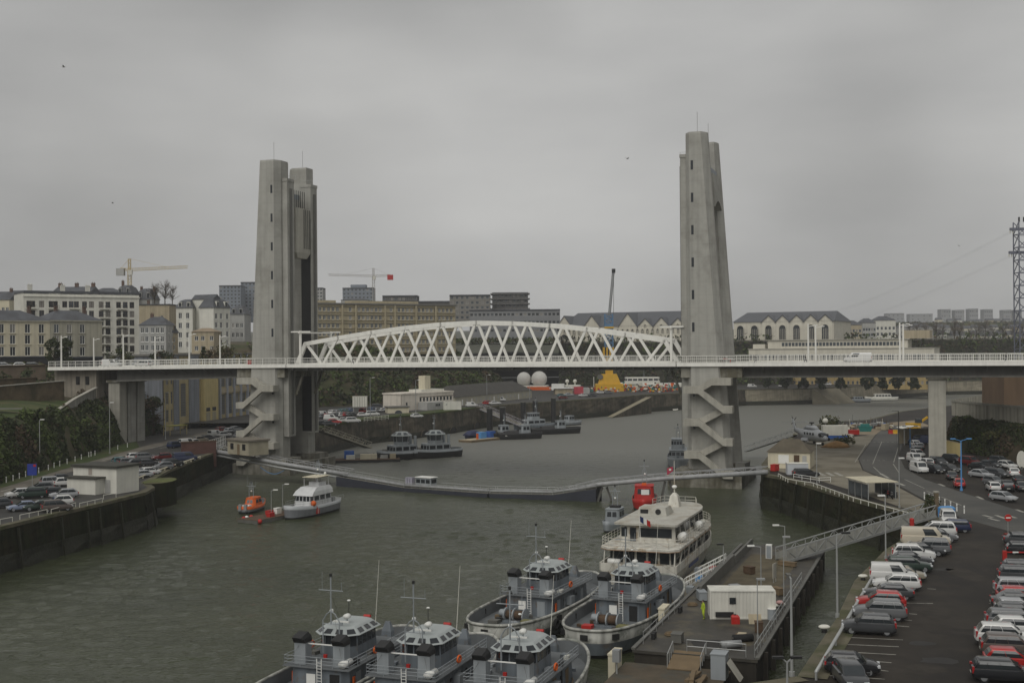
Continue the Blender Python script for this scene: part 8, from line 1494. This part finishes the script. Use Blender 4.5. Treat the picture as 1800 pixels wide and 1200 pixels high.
mm = MB(); lattice(mm, (.3, 0, zz(555)), (1.9, -6, zz(478)), .9, 22, .22); mm.build('jib', STEEL_G, t); mm = MB(); mm.bar((2.4, 1.0, zz(552)), (2.1, -6, zz(478)), .18, .18); mm.build('pendant_rope', STEEL_D, t); MB().box(1.2, 2.8, -6.8, -5.4, zz(481), zz(474)).build('jib_head', BLACK, t)
p = aty(1800, 620, 395); t = thing('lattice_pylon', 'blue grey lattice power pylon at the right picture edge', 'pylon', (p.x, p.y, 0)); zt = aty(1800, 390, 395).z; mm = MB(); lattice(mm, (0, 0, 14), (0, 0, zt), 4.4, 13, .3); mm.build('lattice_tower', mat('pylon_blue_grey', (.15, .16, .20), .6), t); k = 395/2100
for py, w in ((403, 4.2), (444, 4.6)):
    z = aty(1800, py, 395).z; MB().box(-w, w, -.5, .5, z-.4, z+.5).build('cross_arm', MATS['pylon_blue_grey'], t)
    for x in (-w, -w+.9): MB().cyl((x, 0, z-1.4), .2, 1.0, 8).build('insulator', WREND, t)
for x in (-1.2, .4): MB().cyl((x, 0, zt), .3, 1.6, 8).build('top_lamp', BLACK, t)
for i, (py, yf, dx) in enumerate(((404, 548, 0), (407, 551, .8), (446, 566, 0), (449, 569, .8))):
    a = aty(1782, py, 395); b = aty(1330, yf, 1100); mm = MB(); mm.tube([a.lerp(b, f/24) - Vector((0, 0, 16*sin(pi*f/24)*.9)) for f in range(25)], [.018 + .02*f/24 for f in range(25)], 4); tag(mm.build('power_line', STEEL_G), ['upper pair power line, higher wire from the pylon', 'upper pair power line, lower wire from the pylon', 'lower pair power line, higher wire from the pylon', 'lower pair power line, lower wire from the pylon'][i], 'power line', 'wires running from the lattice pylon')
# ================================================================ people and birds
def person(label, loc, rz, top, legs, pose='walk', h=1.75, hivis=False):
    t = thing('person', label, 'person', loc, rz); me = bpy.data.meshes.new('body'); s = h/1.75; sw = .22 if pose == 'walk' else .05
    V = [(0, 0, .95), (0, 0, 1.15), (0, 0, 1.42), (0, 0, 1.53), (.02, 0, 1.68), (sw, .1, .5), (sw-.1, .1, .08), (sw+.08, .1, .04), (-sw, -.1, .5), (-sw-.15, -.1, .1), (-sw-.0, -.1, .04), (0, .2, 1.38), (-sw*.6, .25, 1.1), (.05-sw*.2, .25, .88), (0, -.2, 1.38), (sw*.6, -.25, 1.1), (.1+sw*.4, -.25, .9), (0, .1, .92), (0, -.1, .92)]
    E_ = [(0, 1), (1, 2), (2, 3), (3, 4), (0, 17), (17, 5), (5, 6), (6, 7), (0, 18), (18, 8), (8, 9), (9, 10), (2, 11), (11, 12), (12, 13), (2, 14), (14, 15), (15, 16)]
    Rr = [.15, .15, .16, .07, .115, .075, .05, .04, .075, .05, .04, .07, .055, .04, .07, .055, .04, .1, .1]
    me.from_pydata([tuple(c*s for c in v) for v in V], E_, []); me.materials.append(top); o = obj('body', me, t)
    sk = o.modifiers.new('Skin', 'SKIN'); me.skin_vertices[0].data[0].use_root = True
    for i, r in enumerate(Rr): me.skin_vertices[0].data[i].radius = (r*s, r*s)
    ss = o.modifiers.new('Subdivision', 'SUBSURF'); ss.levels = 1; ss.render_levels = 1
    MB().loft([[(x + r*cos(2*pi*k/10), .8*r*sin(2*pi*k/10) + y, z) for k in range(10)] for x, y, r, z in ((0, 0, .165, .86*s), (0, 0, .17, .97*s))]).build('belt', legs, t)
    for yy, sx in ((.1, sw), (-.1, -sw)): MB().tube([(0, yy, .93*s), (sx*s, yy, .5*s), ((sx-.12)*s, yy, .1*s)], [.12, .095, .075], 8).build('trouser_leg', legs, t, True)
    MB().sphere((.0, 0, 1.71*s), .118, 10, 6, t0=.45).build('hair', mat('dark_hair', (.03, .022, .016), .8), t, True); MB().sphere((.035, 0, 1.66*s), .1, 10, 7).build('head', mat('skin', (.42, .27, .2), .6), t, True)
    return t
DKCL = mat('dark_clothing', (.03, .03, .035), .85); GREYCL = mat('grey_clothing', (.12, .12, .13), .85)
person('person in yellow high visibility suit at the white container corner', dk(13.2, 3.4, ZD), R(200), HIVIS, HIVIS, 'stand')
for i, (px, w, lab) in enumerate(((1329, 1.6, 'person in dark clothes walking just right of the right tower'), (1416, 1.6, 'person in dark clothes walking beside the paired lamp masts'), (1769, 1.6, 'person in dark jacket walking near the right edge of the bridge'), (1531, 17, 'person walking behind the white minibus on the bridge'), (620, 1.4, 'pedestrian behind the railing under the left truss bay'))):
    u = bridge(px, 630, w)[0]; person(lab, bp(u, w, zb(u)+.5), BA, DKCL, GREYCL)
t = thing('works_barrier', 'red and white works barrier beside the right tower on the deck', 'barrier', bp(bridge(1262, 630, .9)[0], .9, zb(1)+.72), BA); [MB().box(-3+i*1.0, -2+i*1.0, -.05, .05, .7, .9).build('board_section', (RED, WHITE2)[i % 2], t) for i in range(6)]; [MB().box(x-.05, x+.05, -.3, .3, 0, .7).build('foot', RED, t) for x in (-2.5, 0, 2.5)]
t = thing('works_barrier', 'small red works barrier at the foot of the left tower on the deck', 'barrier', bp(-9.6, .6, zb(1)+.72), BA); MB().box(-.6, .6, -.05, .05, .3, 1.0).build('board_section', RED, t); MB().box(-.5, .5, -.25, .25, 0, .3).build('foot', RED, t)
for i, (px, py, Y) in enumerate(((112, 118, 180), (198, 357, 260), (1103, 279, 200), (1522, 369, 260), (1686, 432, 220))):
    t = thing('gull', f'small dark gull flying in the grey sky, {["far upper left", "left above the crane", "left of the right tower top", "right of the right tower", "near the pylon"][i]}', 'bird', aty(px, py, Y), R(20*i), 'gulls in the sky'); mm = MB(); mm.loft([[(x, r*cos(a), r*sin(a)) for a in [2*pi*k/6 for k in range(6)]] for x, r in ((-.3, .02), (-.1, .08), (.12, .08), (.3, .02))]); mm.build('body', GREYR, t)
    for s_ in (-1, 1): mm = MB(); mm.add([(.1, 0, .03), (.08, s_*.35, .2), (-.1, s_*.72, .12), (-.1, s_*.33, .18), (-.1, 0, .03)], [(0, 1, 2, 3, 4)]); mm.build('wing', STEEL_G, t)
# ================================================================ terrace, walls and planting
LEAF_D = mat('leaf_dark_green', (.038, .050, .017), .8, .4, .3); LEAF_M = mat('leaf_mid_green', (.066, .092, .022), .8, .4, .3); LEAF_B = mat('dead_brown_leaf', (.080, .058, .034), .9, .4, .3); LEAF_Y = mat('leaf_olive', (.085, .085, .028), .85, .4, .3); TWIG = mat('bare_twig', (.085, .068, .05), .9, .3, .5); BARK = mat('bark', (.07, .055, .04), .9, .3, 1.0, .2)
LEAVES = [LEAF_D, LEAF_M, LEAF_B, LEAF_Y]
def leaf(mb_, p, s, rnd, mi=0, flat=0.0):
    n = Vector((rnd.gauss(0, 1), rnd.gauss(0, 1), rnd.gauss(0, 1) + flat)).normalized(); a = n.orthogonal().normalized(); b = n.cross(a); th = rnd.uniform(0, pi); u = (a*cos(th) + b*sin(th))*s; v = (b*cos(th) - a*sin(th))*s*rnd.uniform(.5, .9)
    mb_.add([p-u-v*.4, p+v*.2-u*.1-v, p+u, p+v], [(0, 1, 2, 3)], mi)
from mathutils import noise as MN
def undergrowth(name, label, rings, r0, r1, n, size, seed, weights=(5, 2, 3, 1), jmin=0.0, jmax=1.0, lift=.5):
    rnd = random.Random(seed); mb_ = MB(); N = len(rings[0]); pool = [i for i, w in enumerate(weights) for _ in range(w)]
    for _ in range(n):
        f = rnd.uniform(jmin, jmax)*(N-1); j = min(int(f), N-2); fr = f-j; g = rnd.uniform(r0, r1); i = min(int(g), len(rings)-2); gr = g-i
        P = lambda a, b: Vector(rings[a][b]); c = P(i, j).lerp(P(i, j+1), fr).lerp(P(i+1, j).lerp(P(i+1, j+1), fr), gr)
        cl = MN.noise(c*.22); k = MN.noise(c*.09 + Vector((7, 3, 1))); mi = rnd.choice(pool) if rnd.random() < .35 else (2 if k > .3 else 1 if k < -.08 else 0)
        if cl < -.35: continue
        h = lift*(1 + cl*2.2); q = c + Vector((0, 0, rnd.uniform(0, 1)*max(h, .1)))
        toward = (Vector((0, 0, c.z)) - Vector((c.x, c.y, c.z))).normalized(); q += toward*rnd.uniform(0, 1)*max(h, .1)*1.2
        leaf(mb_, q, size*rnd.uniform(.5, 1.3), rnd, mi)
    return tag(mb_.build(name, LEAVES), label, 'undergrowth', kind='stuff')
undergrowth('undergrowth', 'dark scrub and ivy covering the cliff above the left road', ringsL, 0.0, 3.9, 30000, .42, 1, (7, 3, 2, 0), .25, .8, .7)
undergrowth('undergrowth', 'brown scrub on the upper left slope below the street', ringsL, 5.0, 7.2, 9000, .4, 2, (2, 1, 7, 1), .3, .75, .4)
undergrowth('undergrowth', 'winter scrub covering the slope below the ochre building', ringsU, 0.2, 5.8, 30000, .75, 3, (5, 2, 5, 1), .05, 1.0, 1.1)
undergrowth('undergrowth', 'dense dark ivy and scrub covering the right cliff', ringsR, 0.0, 4.2, 30000, .33, 4, (7, 1, 3, 1), .1, .95, .35)
# retaining wall greenery on the plateau wall
pr = [[(x, y-1.6, z0) for x, y, z in PLAT] for z0 in (8, 15, 22, 28, 34)]
pr2 = []
for r_ in pr:
    o = []
    for i in range(len(r_)-1):
        for k in range(12): o.append(tuple(Vector(r_[i]).lerp(Vector(r_[i+1]), k/12)))
    o.append(r_[-1]); pr2.append(o)
undergrowth('undergrowth', 'patchy creeper on the tall dark retaining wall', pr2, 0, 4, 9000, .9, 6, (5, 1, 3, 1), 0, 1, .4)
# lawn terrace
jr = [j for j in range(len(ringsL[4])) if 150 < ringsL[4][j][1] < 282]
mb = MB(); rows_ = []
for f in (0, .25, .5, .75, 1): rows_.append([Vector(ringsL[4][j]).lerp(Vector(ringsL[5][j]), f) + Vector((0, 0, .12 + .9*sin(pi*f)*max(0, MN.noise(Vector(ringsL[4][j])*.06)+.3))) for j in jr])
mb.loft(rows_, 0, False, False); tag(mb.build('lawn', GRASS, None, True), kind='structure')
a = [aty(-10, 716, 236), aty(30, 720, 240), aty(60, 728, 243), aty(66, 733, 241), aty(40, 730, 238), aty(-10, 722, 233)]
mb = MB(); pts = [(-106, 218), (-104, 226), (-101.5, 234), (-98.5, 240), (-97.5, 238.5), (-100.5, 232), (-102.8, 224), (-104.6, 216)]
mb.add([(x, y, 17.35 - (x+98)*.11) for x, y in pts], [tuple(range(8))]); tag(mb.build('path', mat('path_grey', (.14, .135, .12), .9, .2, .5)), kind='structure')
def stone_wall(name, label, pts, h, m_, capm, thick=.5, capw=.35):
    P = [Vector(p) for p in pts]; t = thing(name, label, 'wall', P[0]); O = P[0]; mm = MB(); n = Vector((0, 0, 0))
    for i in range(len(P)-1):
        d = (P[i+1]-P[i]).normalized(); nn = Vector((-d.y, d.x, 0)).normalized()*thick; a, b = P[i]-O, P[i+1]-O; H = Vector((0, 0, h)); G = Vector((0, 0, -1.5))
        mm.add([a+G, b+G, b+H, a+H, a+nn+G, b+nn+G, b+nn+H, a+nn+H], [(0,1,2,3),(5,4,7,6),(3,2,6,7),(0,3,7,4),(1,5,6,2)])
    mm.build('wall_face', m_, t); mc = MB()
    for i in range(len(P)-1): mc.bar(P[i]-O+Vector((0, 0, h+.09)), P[i+1]-O+Vector((0, 0, h+.09)), thick+capw, .18)
    mc.build('coping', capm, t); return t
stone_wall('parapet_wall', 'pale weathered parapet stepping up the left cliff edge', [(-97.3, 249, 12.6), (-98.4, 259, 13.6), (-99.6, 272, 15.4), (-101.4, 291, 17.2)], 2.5, mat('pale_parapet', (.36, .35, .31), .9, .2, .5, .1, streak=.4), CONC_L)
stone_wall('stone_wall', 'brown rubble wall with pale sloping coping above the lawn', [(-116, 246, 17.8), (-112.5, 256, 17.9), (-106.5, 284, 18.4)], 3.2, STONE, CONC_L)
stone_wall('stone_wall', 'second brown rubble wall stepped behind the lawn wall', [(-128, 252, 20.0), (-114, 286, 20.2)], 2.2, STONE, STONE)
stone_wall('street_wall', 'dark street parapet wall at the town end of the bridge', [(-140, 290, 23.0), (-116, 297, 23.3)], 2.0, mat('dark_stone', (.11, .085, .06), .9, .3, .6, .2), STONE)
t = thing('brick_wall', 'dark red brick wall at the corner of the left quay', 'wall', at(335, 798, ZQ), R(25)); MB().box(-2, 5.5, -.4, .4, -3, 2.6).build('wall_face', mat('dark_red_brick', (.10, .05, .04), .9, .3, .8, .2), t); MB().box(-2.1, 5.6, -.5, .5, 2.6, 2.8).build('coping', RUST, t)
p = at(283, 843, 5.2); mm = MB(); mm.prism([(-58.3 - 0*k + 2.6*cos(2*pi*k/18) - 3.2, 208 + 5.0*sin(2*pi*k/18)) for k in range(18)], 2.0, 6.15, 0, 1); tag(mm.build('bastion', [QWALL, MOSS]), 'rounded grassy bastion bulging from the left quay', 'bastion')
t = thing('bike_shelter', 'yellow green roofed cycle shelter below the workshop', 'shelter', at(308, 764, ZQ), R(60)); MB().box(-3.2, 3.2, -1.3, 1.3, 2.4, 2.6).build('roof', mat('yellow_green_roof', (.28, .27, .06), .7), t); [MB().box(x-.07, x+.07, y-.07, y+.07, 0, 2.4).build('post', YELR, t) for x in (-3, 3) for y in (-1.2, 1.2)]
# verge grass
px_sheet('verge', [(0, 858), (0, 846), (100, 817), (200, 784), (240, 775), (245, 786), (120, 822)], ZQ + .02, GRASS)
# ---- trees
def tree(name, label, loc, h, r, seed, mats=(0, 1), n=900, ls=.35, conical=False, trunk=None, group=None, cat='tree'):
    rnd = random.Random(seed); t = thing(name, label, cat, loc, 0, group); tr = trunk or h*.3
    mm = MB(); mm.tube([(0, 0, -.5), (.05*h*.1, 0, tr), (0, .03*h, h*.75)], [h*.035, h*.025, h*.008], 7)
    for k in range(6):
        a = rnd.uniform(0, 2*pi); z0 = rnd.uniform(tr*.7, h*.6); mm.tube([(0, 0, z0), (r*.35*cos(a), r*.35*sin(a), z0+h*.12), (r*.75*cos(a), r*.75*sin(a), z0+h*.18)], [h*.014, h*.009, h*.004], 5)
    mm.build('trunk', BARK, t); mb_ = MB(); cl = []
    for k in range(26):
        a = rnd.uniform(0, 2*pi); f = rnd.random(); z = tr*.6 + (h - tr*.6)*f; rr_ = r*(1 - f*.92)*rnd.uniform(.5, 1) if conical else r*math.sqrt(max(.05, 1 - (2*f-.9)**2))*rnd.uniform(.3, 1); cl.append((Vector((rr_*cos(a), rr_*sin(a), z)), r*rnd.uniform(.2, .42) * (1-.5*f if conical else 1), rnd.choice(mats)))
    for _ in range(n):
        c, s_, mi = rnd.choice(cl); d = Vector((rnd.gauss(0, 1), rnd.gauss(0, 1), rnd.gauss(0, 1))).normalized()*s_*rnd.uniform(.3, 1.05); leaf(mb_, c+d, ls*rnd.uniform(.6, 1.2), rnd, mi if rnd.random() < .85 else rnd.choice((0, 1, 2, 3)))
    mb_.build('crown', LEAVES, t); return t
def bare_tree(name, label, loc, h, r, seed, group=None):
    rnd = random.Random(seed); t = thing(name, label, 'tree', loc, 0, group); mm = MB(); mb_ = MB(); r = r or h*.36; c0 = Vector((0, 0, h*.3))
    mm.tube([(0, 0, -1), (0, 0, h*.3), (.03*h, 0, h*.62), (0, 0, h*.9)], [h*.026, h*.021, h*.012, h*.004], 6); ends = []
    for k in range(26):
        a = rnd.uniform(0, 2*pi); f = rnd.uniform(.25, .8); el = rnd.uniform(.35, 1.2); L = h*(.42 - .25*abs(f-.45))*rnd.uniform(.7, 1.1); p = Vector((0, 0, h*f)); d = Vector((cos(a)*cos(el), sin(a)*cos(el), sin(el))); q = p + d*L*.5 + Vector((0, 0, L*.03)); e = q + (d + Vector((rnd.gauss(0, .25), rnd.gauss(0, .25), .2))).normalized()*L*.5
        mm.tube([p, q, e], [h*.009, h*.006, h*.003], 4, 0, False); ends += [(q, d, L), (e, d, L), (q.lerp(e, .5), d, L), (p.lerp(q, .6), d, L)]
    for q, d, L in ends:
        for _ in range(11):
            e = (d*.7 + Vector((rnd.gauss(0, .6), rnd.gauss(0, .6), rnd.gauss(.15, .45)))).normalized()*h*rnd.uniform(.06, .13); s_ = e.orthogonal().normalized()*h*.0028; o = q + Vector((rnd.gauss(0, .02), rnd.gauss(0, .02), rnd.gauss(0, .02)))*h; mb_.add([o-s_, o+s_, o+e], [(0, 1, 2)])
    mm.build('trunk', BARK, t); mb_.build('twigs', TWIG, t)['kind'] = 'stuff'; return t
ev = 'evergreens at the left bridge end'
tree('evergreen_tree', 'left dark rounded evergreen at the town end of the bridge', aty(95, 642, 306), 6.8, 2.4, 1, (0,), 1500, .3, False, 1.5, ev); tree('evergreen_tree', 'right dark rounded evergreen at the town end of the bridge', aty(117, 642, 306), 7.0, 2.2, 2, (0,), 1500, .3, False, 1.5, ev)
tree('shrub', 'olive shrub behind the railing below the white block', aty(213, 640, 325), 3.6, 4.2, 3, (3, 0), 900, .3, False, .6, None, 'shrub'); tree('shrub', 'dark shrub behind the railing below the grey house', aty(283, 640, 330), 3.4, 3.6, 4, (0, 2), 800, .3, False, .6, None, 'shrub'); tree('shrub', 'dark conical shrub left of the left tower', aty(358, 640, 330), 4.6, 1.8, 5, (0,), 700, .28, True, .6, None, 'shrub')
tree('shrub', 'brown hedge mass beside the left tower', aty(395, 642, 335), 4.2, 6.5, 6, (2, 3), 1600, .35, False, .5, None, 'shrub'); tree('shrub', 'dark bush above the right end of the white parapet', (-104, 296, 14), 6.5, 4.0, 7, (0, 2), 1800, .35, False, 1.0, None, 'shrub'); tree('shrub', 'large dark bush right of the left bridge pier', (-97, 322, 6.5), 9, 5.0, 8, (0, 2), 2600, .4, False, 1.5, None, 'shrub'); tree('shrub', 'bright green bush below the white parapet', (-94.6, 264, 8.5), 5.5, 3.2, 9, (1, 0), 1500, .3, False, .8, None, 'shrub'); tree('shrub', 'dark evergreen bush left of the abutment', (-117.5, 290, 19.5), 4.5, 2.6, 10, (0,), 900, .3, False, .5, None, 'shrub'); tree('shrub', 'reddish bare bush on the upper left slope', (-124, 278, 20), 3.2, 2.0, 11, (2,), 600, .25, False, .4, None, 'shrub')
tree('shrub', 'green bush behind the workshop under the approach', (-104, 338, 12), 8, 4.5, 12, (0, 1), 1800, .4, False, 1.5, None, 'shrub')
for i, (px, d, h) in enumerate(((272, 470, 9), (290, 480, 10), (303, 475, 8))): bare_tree('bare_tree', ['left leafless tree on the skyline right of the yellow crane', 'middle leafless tree on the skyline right of the yellow crane', 'right leafless tree on the skyline above the pale houses'][i], aty(px, 538, d), h*.95, 3, 20+i, 'leafless trees on the left skyline')
for i, px in enumerate((1360, 1392, 1424, 1456, 1490, 1540, 1565, 1594, 1622)): tree('clipped_tree', f'{nth[i]} dark rounded tree from the left before the yellow quay building', at(px, 684, ZU) + Vector((0, 12, 0)), 6.8, 2.8, 40+i, (0,), 700, .85, i % 2 == 0, 1.0, 'dark trees along the far quay')
tree('shrub', 'dark evergreen bushes behind the helicopter', at(1463, 768, ZQ) + Vector((0, 3, 0)), 4.2, 4.0, 60, (0, 3), 1400, .3, False, .6, None, 'shrub'); tree('shrub', 'small round planter bush at the right quay bend', at(1635, 906, ZQ), 2.6, 1.6, 61, (3, 0), 900, .18, False, .4, None, 'shrub'); tree('shrub', 'low bush beside the orange sand pile', at(1484, 783, ZQ), 2.0, 2.4, 62, (0, 3), 600, .25, False, .3, None, 'shrub')
for i, (x, y, h) in enumerate(((102, 226, 5), (99.5, 238, 4.6))): tree('cliff_tree', ['olive ivy clad tree on the right cliff near the picture edge', 'tall ivy clad tree in the middle of the right cliff', 'ivy clad tree on the right cliff above the parked cars', 'ivy clad tree at the far right of the cliff'][i], (x-2, y, 7), h, 3.0, 70+i, (0, 3), 1400, .35, False, 3, 'ivy clad trees on the right cliff')
rr = random.Random(12)
for i in range(14): bare_tree('bare_tree', f'{nth[i]} bare winter tree from the left before the hazy houses', aty(1600 + i*15 + rr.uniform(-4, 4), 603, 820 + rr.uniform(-30, 60)), rr.uniform(11, 16), 4, 80+i, 'bare trees before the right hillside')
mm = MB()
for _ in range(6000): p = aty(rr.uniform(1480, 1850), rr.uniform(556, 598), rr.uniform(1350, 1900)); g = 40 + (p.y-1350)*.022; leaf(mm, Vector((p.x, p.y, g + rr.uniform(0, 9))), rr.uniform(2, 4), rr, rr.choice((0, 0, 2, 3)))
tag(mm.build('distant_woodland', LEAVES), 'hazy dark woodland along the far right ridge', 'woodland', kind='stuff')
mm = MB()
for _ in range(2500): f = rr.random(); x = 560 + f*420; p = aty(x, 590, 500 + f*90 + rr.uniform(-8, 8)); leaf(mm, Vector((p.x, p.y, 30.5 + rr.uniform(0, 2.2))), rr.uniform(.4, .9), rr, rr.choice((0, 0, 2, 1)))
tag(mm.build('hedge', LEAVES), 'dark hedge line along the foot of the ochre building', 'hedge', kind='stuff')
# ================================================================ moisture in the air
mm = MB(); mm.box(-5200, 5200, -120, 4400, -4, 84); hz = mm.mesh('haze', []); hz.materials.clear()
HM = bpy.data.materials.new('damp_haze'); HM.use_nodes = True; N = HM.node_tree.nodes; N.clear(); o_ = N.new('ShaderNodeOutputMaterial'); v_ = N.new('ShaderNodeVolumePrincipled'); v_.inputs['Color'].default_value = (.93, .94, .95, 1); v_.inputs['Density'].default_value = .00016; HM.node_tree.links.new(v_.outputs['Volume'], o_.inputs['Volume'])
hz.materials.append(HM); tag(obj('haze', hz), kind='stuff')
